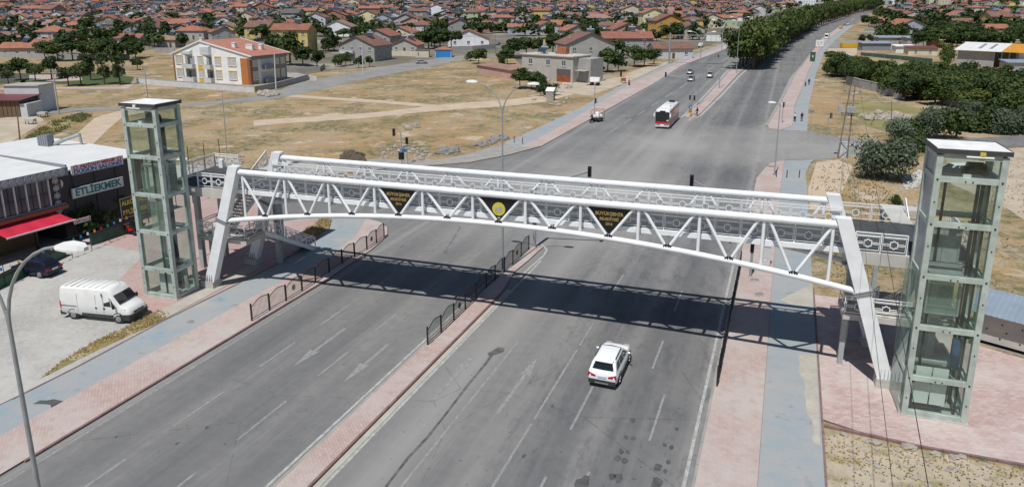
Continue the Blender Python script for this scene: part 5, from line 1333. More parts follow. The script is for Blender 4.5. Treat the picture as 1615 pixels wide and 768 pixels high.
b.add([(0,D_,H_),(W_,D_,H_),(xp,D_,PK),(0,D_-.25,H_),(W_,D_-.25,H_),(xp,D_-.25,PK)], [(2,1,0),(3,4,5),(1,4,3,0),(2,5,4,1),(0,3,5,2)])
b.build('wall', M['w_white'], ab)
def slope(x0, z0, x1, z1, m, nm, y0=-.1, y1=D_+.9):
    n_ = Vector((-(z1-z0), 0, x1-x0)).normalized()
    B().slab([(x0, y0, z0), (x1, y0, z1), (x1, y1, z1), (x0, y1, z0)], n_, .22).build(nm, M[m], ab)
M['tile_salmon'] = m_tiles('tile_salmon', (0.44, 0.20, 0.145), (0.36, 0.155, 0.11))
slope(-.8, H_-.35, xp, PK, 'tile_salmon', 'roof'); slope(xp, PK, W_+.9, H_-.2, 'tile_salmon', 'roof')
for x0, z0, x1, z1 in ((-.8, H_-.35, xp, PK), (xp, PK, W_+.9, H_-.2)):
    for yy in (-.32, D_+.9):
        B().bar((x0, yy+.1, z0+.14), (x1, yy+.1, z1+.14), .22, .34).build('verge', M['white'], ab)
B().bx(W_+.02, W_+.5, 0, D_, H_-1.0, H_-.3).build('eave_band', M['trim_grey'], ab)
# two projecting gable prows
for cx in (5.4, 12.4):
    p = B(); z1 = H_+.0; zt_ = PK-abs(cx-xp)*.42-.15
    p.add([(cx-2.1, -.02, z1), (cx+1.7, -.7, z1), (cx+2.1, -.02, z1), (cx-2.1, -.02, zt_-.6), (cx+1.7, -.7, zt_-.5), (cx+2.1, -.02, zt_)], [(0,2,1),(3,4,5),(0,1,4,3),(1,2,5,4),(0,3,5,2)])
    p.build('prow', M['w_palegrey'], ab)
def bay(x, z, w, h, col='trim_yellow', side=False):
    f = B()
    if not side:
        f.bx(x-w/2-.18, x+w/2+.18, -.10, -.001, z-.18, z-.001); f.bx(x-w/2-.18, x+w/2+.18, -.16, -.001, z+h, z+h+.22); f.bx(x-w/2-.18, x-w/2, -.10, -.001, z, z+h); f.bx(x+w/2, x+w/2+.18, -.10, -.001, z, z+h)
        fr = f.build('window_surround', M[col], ab); window(ab, x, -.05, z, 0, w, h, 'curtain')
    else:
        f.bx(W_+.001, W_+.10, x-w/2-.18, x+w/2+.18, z-.18, z-.001); f.bx(W_+.001, W_+.16, x-w/2-.18, x+w/2+.18, z+h, z+h+.22); f.bx(W_+.001, W_+.10, x-w/2-.18, x-w/2, z, z+h); f.bx(W_+.001, W_+.10, x+w/2, x+w/2+.18, z, z+h)
        f.build('window_surround', M[col], ab); window(ab, W_+.07, x, z, R(90), w, h, 'curtain')
for z in (1.2, 4.9):
    for x, w in ((2.3, 2.4), (10.1, 1.5), (16.6, 1.9), (21.6, 2.6)): bay(x, z, w, 2.2)
    for y_, w in ((1.8, 1.7), (10.4, 1.6), (12.8, 1.5)): bay(y_, z, w, 2.2, side=True)
    for x0, x1 in ((4.3, 8.3), (12.2, 14.8)):
        q = B(); q.bx(x0, x1, -1.3, -.002, z-1.05, z-.85); q.bx(x0, x1, -1.3, -1.18, z-.85, z+.1); q.bx(x0, x0+.12, -1.179, -.002, z-.85, z+.1); q.bx(x1-.12, x1, -1.179, -.002, z-.85, z+.1); q.build('balcony', M['w_palegrey'], ab)
        q = B(); q.bx(x0+.3, x1-.3, -.04, -.003, z-.8, z+2.3); q.build('balcony_recess', M['w_grey'], ab)
        q = B(); q.bx(x0+1.2, x0+2.1, -.08, -.041, z-.8, z+1.9); q.build('balcony_door', M['win_glass'], ab)
        if z > 2: B().bx((x0+.15), x0+.3, -1.25, -1.1, -.2, H_+.2).build('balcony_post', M['white'], ab)
    q = B(); q.bx(W_+.002, W_+1.3, 4.6, 8.4, z-1.05, z-.85); q.bx(W_+1.18, W_+1.3, 4.6, 8.4, z-.85, z+.1); q.bx(W_+.002, W_+1.179, 4.6, 4.72, z-.85, z+.1); q.bx(W_+.002, W_+1.179, 8.28, 8.4, z-.85, z+.1); q.build('balcony', M['trim_grey'], ab)
    B().bx(W_+.003, W_+.06, 4.0, 9.2, z-.84, z+1.9).build('balcony_recess', M['w_palegrey'], ab)
B().bx(24.6, 27.0, -.12, -.002, .1, 7.1).build('orange_panel', M['panel_orange'], ab)
B().bx(27.02, 27.8, -.10, -.002, .1, 7.1).build('brown_panel', M['panel_brown'], ab)
B().bx(-.02, .45, -.12, -.002, .1, 7.1).build('brown_panel', M['panel_brown'], ab)
B().bx(9.2, 11.0, -.13, -.002, 3.65, 4.65).build('yellow_panel', M['trim_yellow'], ab); B().bx(9.2, 11.0, -.13, -.002, .05, .98).build('yellow_panel', M['trim_yellow'], ab)
B().bx(W_+.004, W_+.03, 0, 2.9, 0, H_-1).build('grey_panel', M['trim_grey'], ab); B().bx(W_+.004, W_+.028, 9.3, 14.4, 0, H_-1).build('grey_panel', M['trim_grey'], ab)
B().bx(W_+.12, W_+.2, .15, .6, .2, 6.8).build('brown_panel', M['panel_brown'], ab)
for x, y_, w in ((19.5, 3.6, 1.1), (22.3, 6.5, 2.4), (23.2, 9.8, 1.1), (6.8, 4.5, .9)):
    zz = PK-(abs(x-xp))*.2; q = B(); q.bx(x-w/2, x+w/2, y_-.5, y_+.5, zz-1.4, zz+1.3); q.bx(x-w/2-.1, x+w/2+.1, y_-.6, y_+.6, zz+1.3, zz+1.45); q.build('chimney', M['white'], ab)
# ---- walls and fences (own things)
def wall_run(name, label, pts, h, m, w=.25, cap=None, seg=3.0, cat='wall', z0=0.0):
    t = thing(name, label, cat, (pts[0][0], pts[0][1], 0))
    for a, b_ in zip(pts, pts[1:]):
        a, b_ = Vector((a[0], a[1])), Vector((b_[0], b_[1])); L = (b_-a).length; n = max(1, round(L/seg)); d = (b_-a)/L; nr = Vector((-d.y, d.x))*w/2
        for i in range(n):
            p = a + d*(L*i/n+.01); q = a + d*(L*(i+1)/n-.01); z = G(p.x, p.y)
            B().prism([tuple(p-nr), tuple(q-nr), tuple(q+nr), tuple(p+nr)], z-.3, z+h).build('wall_panel', M[m], t, world=True)
            if cap: B().prism([tuple(p-nr*1.5), tuple(q-nr*1.5), tuple(q+nr*1.5), tuple(p+nr*1.5)], z+h+.002, z+h+.10).build('coping', M[cap], t, world=True)
    return t
wall_run('garden_wall', 'low pale block wall in front of the white apartment block', P((215,131),(265,136),(330,141),(402,146.5)), 1.5, 'w_palegrey', cap='concrete')
wall_run('garden_wall', 'dark concrete wall at the street side of the apartment block', P((402,146.5),(436,140),(470,131),(486,126)), 1.5, 'w_grey', cap='concrete')
wall_run('garden_wall', 'pale wall with a gate right of the apartment block', P((448,121),(472,123),(500,128)), 1.2, 'w_palegrey')
wall_run('garden_wall', 'concrete wall along the gardens behind the apartment block', P((444,116),(505,113),(512,108)), 1.6, 'w_grey')
wall_run('garden_wall', 'long grey wall behind the park trees', P((-20,91),(60,93),(130,94),(205,94)), 2.0, 'w_grey')
wall_run('garden_wall', 'grey wall left of the apartment block gable', P((244,84),(268,84),(276,85)), 2.2, 'w_grey')
wall_run('garden_wall', 'cream and white garden wall left of the blue gate', P((604,88),(640,89),(662,90),(676,91)), 2.0, 'w_cream')
wall_run('garden_wall', 'grey wall below the low white gabled house', P((712,81),(745,80),(782,77)), 2.0, 'w_grey')
wall_run('garden_wall', 'low wall along the dirt road right of the white gabled house', P((768,91),(800,92),(830,93)), 1.2, 'w_grey')
wall_run('orchard_wall', 'grey precast panel wall along the orchard', P((1334,132),(1355,139),(1385,146),(1422,157)), 2.2, 'w_grey', cap='concrete_pale', seg=2.5)
wall_run('orchard_wall', 'short grey wall right of the large orchard tree', P((1488,164),(1506,168),(1516,172)), 2.0, 'w_grey')
# blue gate garage
p = at(699, 91); g_ = thing('gate_house', 'small gate house with bright blue doors and orange roof', 'garage', tuple(p), YAW)
B().bx(-3.2, 3.2, 0, 5, -.2, 3.0).build('wall', M['w_palegrey'], g_); r_, gg, _ = roof_geo(6.4, 5, 3.0, 'hip', .35, .3); r_.v = [(v[0], v[1]+2.5, v[2]) for v in r_.v]; r_.build('roof', M['tile_orange'], g_)
for s in (-1, 1): B().bx(min(s*.03, s*2.95), max(s*.03, s*2.95), -.08, -.002, .05, 2.7).build('gate_leaf', M['blue_paint'], g_)
taken.append((p.x, p.y+3, 8))
p = at(666, 91); g_ = thing('gate_house', 'small cream hut left of the blue gate', 'hut', tuple(p), YAW)
B().bx(-2.6, 2.6, 0, 4, -.2, 2.8).build('wall', M['w_cream'], g_); B().bx(-2.8, 2.8, -.2, 4.2, 2.8, 2.95).build('roof', M['tile_brown'], g_); B().bx(-1.6, -1.3, -.03, -.002, .6, 2.0).build('window', M['win_glass'], g_)
# long brick shed in the field
p0, p1 = at(752, 116), at(806, 126)
d = Vector((p1.x-p0.x, p1.y-p0.y, 0)); L = d.length; sh = thing('shed', 'long low plastered shed with a red tile edge in the field', 'shed', tuple(p0), math.atan2(d.y, d.x))
B().bx(0, L, 0, 5, -.2, 2.6).build('wall', M['w_pink'], sh); B().slab([(-.3, -.4, 2.6), (L+.3, -.4, 2.6), (L+.3, 5.3, 3.2), (-.3, 5.3, 3.2)], (0, -.1, 1), .12).build('roof', M['tile_pale'], sh)
# flat-roofed house with garage
p0, p1 = at(823, 124), at(903, 131)
d = Vector((p1.x-p0.x, p1.y-p0.y, 0)); L = d.length; fh_ = thing('flat_roofed_house', 'flat-roofed grey rendered house with a rusty garage door', 'house', tuple(p0), math.atan2(d.y, d.x))
taken.append((p0.x+6, p0.y+8, 12))
B().bx(0, L, 0, 9, -.2, 7.0).build('wall', M['w_concrete'], fh_); B().bx(-.3, L+.3, -.4, 9.3, 7.0, 7.25).build('roof', M['concrete_pale'], fh_)
for k in (.18, .53, .83): window(fh_, L*k, -.03, 4.4, 0, 1.5, 1.7)
window(fh_, L*.18, -.03, 1.2, 0, 1.1, 1.3)
gx0, gx1 = L*.70, L*.96
gd = B(); gd.bx(gx0, gx1, -.08, -.002, .05, 1.9); go = gd.build('garage_door', M['rust'], fh_)
gd = B(); gd.bx(gx0, gx1, -.06, -.002, 1.91, 3.6); gd.build('garage_glazing', M['win_glass'], fh_)
for k in range(6): B().bx(gx0+(gx1-gx0)*k/5-.03, gx0+(gx1-gx0)*k/5+.03, -.10, -.061, 1.91, 3.6).build('glazing_bar', M['rust'], fh_)
inst(SOLAR, 'solar_heater', fh_, (L*.28, 3.5, 7.35), R(-8)); 
q = B(); q.tube((L*.26, 4.6, 7.2), (L*.26, 4.6, 10.4), .45, 10); q.build('water_tank', M['tank'], fh_); B().tube((L*.26, 4.6, 10.4), (L*.26, 4.6, 11.2), .35, 10).build('tank_cap', M['yellow'], fh_)
for k in range(7): B().bx(L*(.46+.035*k), L*(.49+.035*k), 5, 5.3, 7.25, 7.9+.9*math.sin(k*.6)).build('brick_stub', M['red_brick'], fh_)
B().bx(L*.48, L*.66, 5.31, 7, 7.25, 9.2).build('brick_stack', M['red_brick'], fh_)
for xx in (L*.72, L*.44): B().bx(xx, xx+.35, 6, 6.35, 7.25, 9.6).build('concrete_stub', M['concrete'], fh_)
B().bx(L+.001, L+4.2, 2.5, 9, -.2, 6.6).build('annex', M['w_grey'], fh_); B().bx(L+.3, L+3.8, .4, 2.499, 3.3, 3.45).build('porch_slab', M['concrete'], fh_)
# barn on the right
A1, A2, A3 = at(1508, 103), at(1590, 108), at(1640, 112)
bn = thing('barn', 'open-fronted grey barn with a half white, half orange metal roof', 'barn', (A1.x, A1.y, 0), math.atan2(A2.y-A1.y, A2.x-A1.x))
taken.append((A1.x+15, A1.y+10, 24))
BW = (Vector((A2.x, A2.y)) - Vector((A1.x, A1.y))).length*1.25; BD = 22
B().bx(0, BW*.56, 0, .3, -.2, 5.2).build('wall', M['w_grey'], bn); B().bx(0, .3, .3, BD, -.2, 5.2).build('wall', M['w_palegrey'], bn); B().bx(0, BW*1.05, BD, BD+.3, -.2, 5.2).build('wall', M['w_grey'], bn); B().bx(BW*.92, BW*1.25, 0, .3, -.2, 5.6).build('wall', M['w_palegrey'], bn)
for k in range(12):
    x0, x1 = -1 + (BW*1.2+1)*k/12, -1 + (BW*1.2+1)*(k+1)/12
    B().slab([(x0, -1.5, 5.3), (x1-.03, -1.5, 5.3), (x1-.03, BD*.5, 7.6), (x0, BD*.5, 7.6)], (0, -.15, 1), .08).build('roof_panel', M['sheet_orange' if k > 6 else 'sheet_white'], bn)
    B().slab([(x0, BD*.5+.01, 7.6), (x1-.03, BD*.5+.01, 7.6), (x1-.03, BD+1, 5.3), (x0, BD+1, 5.3)], (0, .15, 1), .08).build('roof_panel', M['sheet_orange' if k > 6 else 'sheet_white'], bn)
for xx in (BW*.28, BW*.45): B().slab([(xx, 2, 6.02), (xx+.9, 2, 6.02), (xx+.9, 9, 7.25), (xx, 9, 7.25)], (0, -.15, 1), .12).build('skylight', M['trim_grey'], bn)
for k in range(5): B().bx(BW*.56+k*BW*.11, BW*.56+k*BW*.11+.25, .02, .27, -.2, 5.2).build('post', M['steel_grey'], bn)
ct = thing('cabin', 'white container cabin in front of the barn wall', 'cabin', tuple(at(1516, 100)), bn.rotation_euler.z + R(3))
B().bx(-.5, 8.5, -3, 0, 0, 2.7).build('wall', M['white'], ct); B().bx(-.6, 8.6, -3.1, .1, 2.7, 2.85).build('roof', M['sheet_white'], ct)
for xx in (1.2, 6.2): window(ct, xx, -3.03, 1.0, 0, 1.0, 1.1)
B().bx(3.2, 4.2, -3.05, -3.002, .05, 2.1).build('door', M['w_palegrey'], ct)
# sheds behind the green screen fence
def shedp(label, px, py, w, d, h, wall, roof, rz=0, wn=1, slope_=.12):
    p = at(px, py); t = thing('shed', label, 'shed', tuple(p), YAW + R(rz)); taken.append((p.x, p.y+d/2, w*.6))
    B().bx(-w/2, w/2, 0, d, -.2, h).build('wall', M[wall], t)
    B().slab([(-w/2-.4, -.6, h), (w/2+.4, -.6, h), (w/2+.4, d+.4, h+d*slope_), (-w/2-.4, d+.4, h+d*slope_)], (0, -slope_, 1), .12).build('roof', M[roof], t)
    for k in range(wn): window(t, -w/2+w*(k+.5)/wn, -.03, .9, 0, 1.0, 1.2)
    return t
shedp('white cabin with a small window behind the green screen fence', 1427, 84, 7.5, 4, 2.7, 'white', 'white', -4)
shedp('cream cabin under a maroon metal roof', 1455, 88, 11, 5, 2.9, 'w_cream', 'sheet_maroon', -8, 2)
shedp('dark open shed under a grey metal roof left of the white cabin', 1382, 80, 12, 5, 3.0, 'trim_grey', 'sheet_blue', -3, 0)
shedp('grey-roofed shed at the yard behind the yellow lorry', 1404, 70, 11, 6, 3.0, 'w_grey', 'sheet_blue', -2, 1)
shedp('shed with a pale blue sheet roof below the blue-grey house', 1445, 72, 9, 6, 3.4, 'w_grey', 'sheet_blue', 0, 1)
shedp('small orange-roofed lean-to at the tree edge', 1475, 76, 4, 4, 3.0, 'panel_brown', 'sheet_orange', 0, 0)
shedp('narrow white-roofed shed in front of the blue-grey house', 1405, 56, 9, 5, 3.0, 'w_grey', 'sheet_white', 0, 1)
shedp('small pale-roofed lean-to at the right end of the barn', 1606, 112, 7, 5, 2.6, 'galvanised', 'sheet_blue', -8, 0)
fn = thing('screen_fence', 'green screened fence along the orchard edge', 'fence', tuple(at(1360, 92)))
fp = P((1357,88),(1375,90),(1395,92),(1420,95),(1445,98),(1470,101))
for a, b_ in zip(fp, fp[1:]):
    B().slab([(a[0], a[1], .1), (b_[0], b_[1], .1), (b_[0], b_[1], 1.9), (a[0], a[1], 1.9)], (0, 1, 0), .05).build('screen', M['mesh_green'], fn, world=True)
    B().tube((a[0], a[1]-.08, 0), (a[0], a[1]-.08, 2.3), .05, 6).build('post', M['galvanised'], fn, world=True)
# maroon roofed dark shed at the left edge
p0 = at(34, 185); sh = thing('shed', 'dark slatted shed with a maroon roof edge at the left picture edge', 'shed', tuple(p0), YAW + R(2))
B().bx(-9, 0, 0, 6, 0, 3.3).build('wall', M['plastic'], sh); B().bx(.001, 1.3, 0, 5, 0, 2.6).build('white_side', M['w_palegrey'], sh)
B().slab([(-9.3, -.6, 3.3), (.6, -.6, 3.3), (.6, 6.3, 3.7), (-9.3, 6.3, 3.7)], (0, -.06, 1), .12).build('roof', M['sheet_maroon'], sh)
for i in range(11): B().bx(-9+.82*i, -9+.82*i+.7, -.06, -.002, .1, 3.2).build('slat', M['wood'], sh)
p0 = at(6, 186); sh = thing('shed', 'pale plastered hut behind the maroon-roofed shed', 'hut', tuple(p0 + Vector((0, 7, 0))), YAW)
B().bx(-6, 1.0, 0, 5, 0, 5.4).build('wall', M['w_palegrey'], sh); B().bx(-6.2, 1.2, -.2, 5.2, 5.4, 5.6).build('roof', M['concrete'], sh)
for px, py, lb in ((49,196,'pale box standing on the yard behind the restaurant'), (68,185,'white table-like box beside the dirt track')):
    p0 = at(px, py); q = thing('crate', lb, 'crate', tuple(p0), YAW); B().bx(-.8, .8, -.5, .5, .55, 1.0).build('box', M['concrete_pale'], q)
    for a in (-.7, .7):
        for c in (-.4, .4): B().bx(a-.05, a+.05, c-.05, c+.05, 0, .55).build('leg', M['dark_steel'], q)
# blue-roofed kiosk right of the right tower
k0, k1 = at(1543, 548), at(1606, 566)
ks = thing('kiosk', 'pale perforated kiosk under a corrugated blue-grey roof beside the right tower', 'kiosk', tuple(k0), math.atan2(k1.y-k0.y, k1.x-k0.x))
kb = B(); kb.bx(-.6, 3.1, .6, .7, .35, 2.15); kb.build('front_panel', M['concrete_pale'], ks); B().bx(-.6, 3.1, .701, 3.2, .3, .5).build('counter', M['plastic'], ks)
for i in range(3):
    for j in range(3):
        B().tube((-.1+1.1*i+(.3 if j == 1 else 0), .6, .75+.5*j), (-.1+1.1*i+(.3 if j == 1 else 0), .585, .75+.5*j), .07, 4).build('hole', M['black_paint'], ks)
for i in range(28):
    x0 = -1.0 + 4.5*i/28; zt1, zt2 = 2.45, 2.95
    B().slab([(x0, -.2, zt1+.03*(i % 2)), (x0+.155, -.2, zt1+.03*((i+1) % 2)), (x0+.155, 3.6, zt2+.03*((i+1) % 2)), (x0, 3.6, zt2+.03*(i % 2))], (0, -.12, 1), .03).build('roof_rib', M['sheet_blue'], ks)
for x in (-.5, 3.2):
    for y_ in (0, 3.3): B().bx(x-.05, x+.05, y_-.05, y_+.05, 0, 2.45).build('post', M['green_paint'], ks)
B().bx(-1, 3.6, .0, .05, .3, .36).build('rail', M['galvanised'], ks)
# ------------------------------------------------------------------ the town: many houses
town_px = [(-160,90),(0,88),(50,84),(230,74),(262,60),(420,62),(440,48),(560,40),(600,70),(652,66),(700,52),(790,62),(815,48),(930,50),(1000,52),(1060,44),(1112,50),(1135,40),(1180,34),(1215,20),(1265,8),(1330,2),(1330,-8),(-160,-8)]
vill_px = [(1395,22),(1420,36),(1470,46),(1640,52),(1640,28),(1540,22),(1450,18)]
top_px = [(1330,4),(1400,7.5),(1640,9.5),(1700,2),(1330,-8)]
WALLC = ['w_white','w_white','w_cream','w_palegrey','w_beige','w_cream','w_grey','w_concrete','w_palegrey','w_beige','w_pink','w_concrete','w_grey','w_brick','w_yellow','w_green','w_blue']
WNAME = dict(w_white='white', w_cream='cream', w_grey='grey', w_concrete='rendered grey', w_palegrey='pale grey', w_beige='beige', w_pink='pinkish', w_brick='brick-coloured', w_yellow='yellow', w_green='green', w_blue='bluish')
ROOFC = ['tile_red','tile_orange','tile_brown','tile_brown','tile_pale','tile_red','tile_brown','roof_grey']
RNAME = dict(tile_red='red', tile_orange='orange', tile_brown='brown', tile_pale='faded', roof_grey='grey')
grng = random.Random(21)
spots = []
ang0 = YAW + R(-6); ux = Vector((math.cos(ang0), math.sin(ang0))); uy = Vector((-ux.y, ux.x))
for j in range(0, 90):
    for i in range(-90, 110):
        sp = 19.5 if j < 30 else 23
        q = ux*(i*23.0 + (j % 2)*11) + uy*(230 + j*21.0)
        q = q + Vector((grng.uniform(-5, 5), grng.uniform(-5.0, 5.0)))
        s = q.x*FH.x + q.y*FH.y
        if s < 225: continue
        z = G(q.x, q.y) + (0.10*(s-1750) if s > 1750 else 0)
        px, py = pix((q.x, q.y, z))
        if not (-60 < px < 1680) or s > 1950: continue
        if not (inside((px, py), town_px) or inside((px, py), vill_px) or inside((px, py), top_px)): continue
        if any((q.x-a)**2 + (q.y-b_)**2 < (c+7)**2 for a, b_, c in taken): continue
        if 608 < px < 692 and 10.5 < py < 19: continue
        spots.append((s, q.x, q.y, z, px, py))
spots.sort()
# one mesh per look for the middle distance, parts kept; further away a single mesh
protos = {}
def far_house_geo(b, x, y, z, rz, w, d, h, kind, axis, wm, rm, sol, st=1, mats=None):
    n0 = len(b.v)
    co, si = math.cos(rz), math.sin(rz)
    def put(q, mi):
        k = len(b.v)
        b.v += [(x+v[0]*co-v[1]*si, y+v[0]*si+v[1]*co, z+v[2]) for v in q.v]
        b.f += [tuple(i+k for i in f) for f in q.f]; b.m += [mi]*len(q.f)
    a = B(); a.bx(-w/2, w/2, -d/2, d/2, -.8, h); r, g, rise = roof_geo(w, d, h, kind, .38, .5, axis=axis); put(a, wm); put(g, wm); put(r, rm)
    a = B()
    for s_ in range(st):
        for i in range(max(1, int(w/4))):
            xx = -w/2 + w*(i+.5)/max(1, int(w/4)); a.bx(xx-.55, xx+.55, -d/2-.06, -d/2+.01, h/st*s_+h/st*.35, h/st*s_+h/st*.78)
        for i in range(2):
            yy = -d/2 + d*(i+.5)/2; a.bx(w/2-.01, w/2+.06, yy-.55, yy+.55, h/st*s_+h/st*.35, h/st*s_+h/st*.78)
    put(a, mats['win'])
    if sol:
        for k in range(sol):
            a = B(); zz = h+rise+.1; xx = (-.2+.4*k)*w*.6
            a.slab([(xx-1.9, -.9, zz), (xx+1.9, -.9, zz), (xx+1.9, .6, zz+1.4), (xx-1.9, .6, zz+1.4)], (0, -.6, .8), .08); put(a, mats['sol'])
            a = B(); a.tube((xx-1.1, .7, zz+1.3), (xx+1.1, .7, zz+1.3), .22, 5); a.bx(xx+.3, xx+.8, .4, .9, zz+1.5, zz+2.2); put(a, mats['tank'])
    a = B(); a.bx(w*.22, w*.22+.6, -.3+d*.1, .3+d*.1, h, h+rise+.9); put(a, wm)
MATL = [M[k] for k in ('w_white','w_cream','w_grey','w_concrete','w_palegrey','w_beige','w_pink','w_brick','w_yellow','w_green','w_blue','tile_red','tile_orange','tile_brown','tile_pale','roof_grey','win_glass','solar_glass','tank')]
MIX = {m.name: i for i, m in enumerate(MATL)}
MSET = dict(win=MIX['win_glass'], sol=MIX['solar_glass'], tank=MIX['tank'])
labelled = []
def landmark(px):
    for lim, nm in ((90, 'at the far left'), (180, 'beyond the hip-roofed house'), (260, 'beyond the white villa'), (345, 'beyond the grey wall'), (430, 'beyond the apartment block'), (520, 'beyond the yellow house'), (610, 'beyond the grey gabled houses'), (700, 'beyond the blue gate'), (790, 'beyond the low white house'), (900, 'beyond the grove'), (1010, 'beyond the unplastered house'), (1100, 'beyond the ochre flats'), (1330, 'left of the avenue')):
        if px < lim: return nm
    return 'in the right village'
NIND = 225
farb = B(); cnt = 0
hproto = {}
for n_, (s, x, y, z, px, py) in enumerate(spots):
    w = grng.uniform(10, 19); d = grng.uniform(8.5, 14); st = 1 if grng.random() < .52 else 2
    if grng.random() < .04: st = 3
    h = (3.7 if st == 1 else 3.1*st) + grng.uniform(-.2, .8)
    kind = 'hip' if grng.random() < .25 else 'gable'; axis = 'y' if (kind == 'gable' and grng.random() < .62) else 'x'
    wl = grng.choice(WALLC); rf = grng.choice(ROOFC); rz = ang0 + R(grng.choice((0, 0, 90, 4, -5, 8, 12, 3))) + (R(180) if grng.random() < .2 else 0); sol = 1 if grng.random() < .6 else (2 if grng.random() < .5 else 0)
    base = '%s %s%s house with %s %s roof%s' % (WNAME[wl], ('', 'two-storey ', 'three-storey ')[st-1], '', RNAME[rf], kind, (' and a solar heater' if sol == 1 else ' and two solar heaters' if sol == 2 else ''))
    if n_ < 95:
        o = house(base, x, y, rz, w, d, h, wl, rf, kind, axis, st, wins=max(2, int(w/4.5)), solar=sol, chim=1, group='houses of the town', door=False, sides=True)
        labelled.append((o, base, px, 0))
    elif n_ < NIND:
        k = (round(w/2)*2, round(d/2)*2, st, kind, axis, wl, rf, sol)
        if k not in hproto:
            bb = B(); far_house_geo(bb, 0, 0, 0, 0, w, d, h, kind, axis, MIX[wl], MIX[rf], sol, st, MSET); hproto[k] = bb.mesh('house', MATL)
        o = inst(hproto[k], 'house', None, (x, y, z), rz, label=base, cat='house', group='houses of the town')
        labelled.append((o, base, px, 1))
    else:
        far_house_geo(farb, x, y, z, rz, w, d, h, kind, axis, MIX[wl], MIX[rf], sol if s < 1300 else 0, st, MSET); cnt += 1
farb.build('far_town', MATL, world=True, kind='stuff', label='dense far town of red-roofed houses up to the top picture edge', cat='town')
# make each label single out one house
from collections import defaultdict
gl = defaultdict(list)
for o, base, px, far in labelled: gl[base.replace(' and a solar heater', ' with heater').replace(' and two solar heaters', ' with two heaters').replace(' roof with', ' roof,').replace('-storey ', '-floor ').replace('three-floor', 'tall').replace('rendered grey', 'rendered') + ' ' + landmark(px)].append((px, o))
for lab, lst in gl.items():
    lst.sort(key=lambda q: q[0])
    for i, (px, o) in enumerate(lst):
        o['label'] = lab if len(lst) == 1 else '%s, %s from left' % (lab, ORD[min(i, 19)])
# town trees
tspots = []
for (s, x, y, z, px, py) in spots:
    for k in range(5 if s < 700 else 4):
        if grng.random() < .8:
            a = grng.uniform(0, 6.28); q = grng.uniform(9.0, 13.5); X, Y = x + q*math.cos(a), y + q*math.sin(a)
            if any((X-a_)**2 + (Y-b_)**2 < (c-2.5)**2 for a_, b_, c in taken): continue
            tspots.append((X*FH.x+Y*FH.y, X, Y))
gard = [(-60,91),(60,90),(200,90),(232,84),(262,78),(276,60),(425,60),(440,102),(505,104),(530,86),(600,84),(640,78),(700,76),(715,56),(790,66),(806,92),(820,84),(900,68),(915,100),(1000,92),(1045,80),(1112,60),(1134,42),(1134,20),(-60,20)]
for a_, b_, c in taken:
    for k in range(9):
        t_ = grng.uniform(0, 6.28); q = c + grng.uniform(-1.5, 5); X, Y = a_ + q*math.cos(t_), b_ + q*math.sin(t_)
        if any((X-e)**2 + (Y-f)**2 < (g-2.2)**2 for e, f, g in taken): continue
        if inside(pix((X, Y, G(X, Y))), gard): tspots.append((X*FH.x+Y*FH.y, X, Y))
vg = [(1385,66),(1440,74),(1500,76),(1640,80),(1640,30),(1540,28),(1400,30)]
vw = [tuple(at(*q)[:2]) for q in vg]; vx = [p[0] for p in vw]; vy = [p[1] for p in vw]
for k in range(900):
    X, Y = grng.uniform(min(vx), max(vx)), grng.uniform(min(vy), max(vy))
    if k % 3 and inside((X, Y), vw) and not any((X-e)**2 + (Y-f)**2 < (g+1.0)**2 for e, f, g in taken): tspots.append((X*FH.x+Y*FH.y, X, Y))
vg = [(1385,66),(1440,74),(1500,76),(1640,80),(1640,30),(1540,28),(1400,30)]
vw = [tuple(at(*q)[:2]) for q in vg]; vx = [p[0] for p in vw]; vy = [p[1] for p in vw]; nv = 0
while nv < 100:
    X, Y = grng.uniform(min(vx), max(vx)), grng.uniform(min(vy), max(vy))
    if inside((X, Y), vw):
        nv += 1
        if not any((X-e)**2 + (Y-f)**2 < (g+1.0)**2 for e, f, g in taken): tspots.append((X*FH.x+Y*FH.y, X, Y))
tspots.sort()
tb_ = B(); TP = []
for i in range(6):
    r = random.Random(50+i); b = B()
    for k in range(46):
        d = Vector((r.gauss(0, 1), r.gauss(0, 1), r.gauss(0, .8)+.2)).normalized(); c = d*r.uniform(.45, 1.0); n_ = (d+Vector((r.uniform(-.6, .6), r.uniform(-.6, .6), r.uniform(-.3, .8)))).normalized()
        u = n_.cross(Vector((r.uniform(-1, 1), r.uniform(-1, 1), r.uniform(-1, 1)))).normalized(); w_ = n_.cross(u); q = r.uniform(.25, .45)
        b.add([c-u*q, c-w_*q*.7, c+u*q, c+w_*q*.7], [(0, 1, 2, 3)])
    TP.append(b)
TN = 0; tgl = defaultdict(list)
for i, (s, x, y) in enumerate(tspots):
    h = grng.uniform(4.5, 10.5); w = grng.uniform(5, 11)
    if i < 240:
        px, _ = pix((x, y, G(x, y))); ad = 'small' if h < 5.5 else 'tall' if h > 7.4 else 'middling'
        wd = 'slender' if w < 5.8 else 'broad' if w > 7.5 else 'round'
        t = tree('tree', 'x', x, y, h, w, 'town', group='trees between the town houses', stem=.12)
        tgl['%s %s garden tree among the houses %s' % (ad, wd, landmark(px))].append((px, t))
    else:
        q = TP[i % 6]; z = G(x, y) + (0.10*(s-1750) if s > 1750 else 0); k = len(tb_.v)
        tb_.v += [(x+v[0]*w/2, y+v[1]*w/2, z+h*.55+v[2]*h*.42) for v in q.v]; tb_.f += [tuple(a+k for a in f) for f in q.f]; tb_.m += [0]*len(q.f)
tb_.build('far_trees', M['leaf_town'], world=True, kind='stuff', label='dark garden trees filling the gaps between far houses', cat='trees')
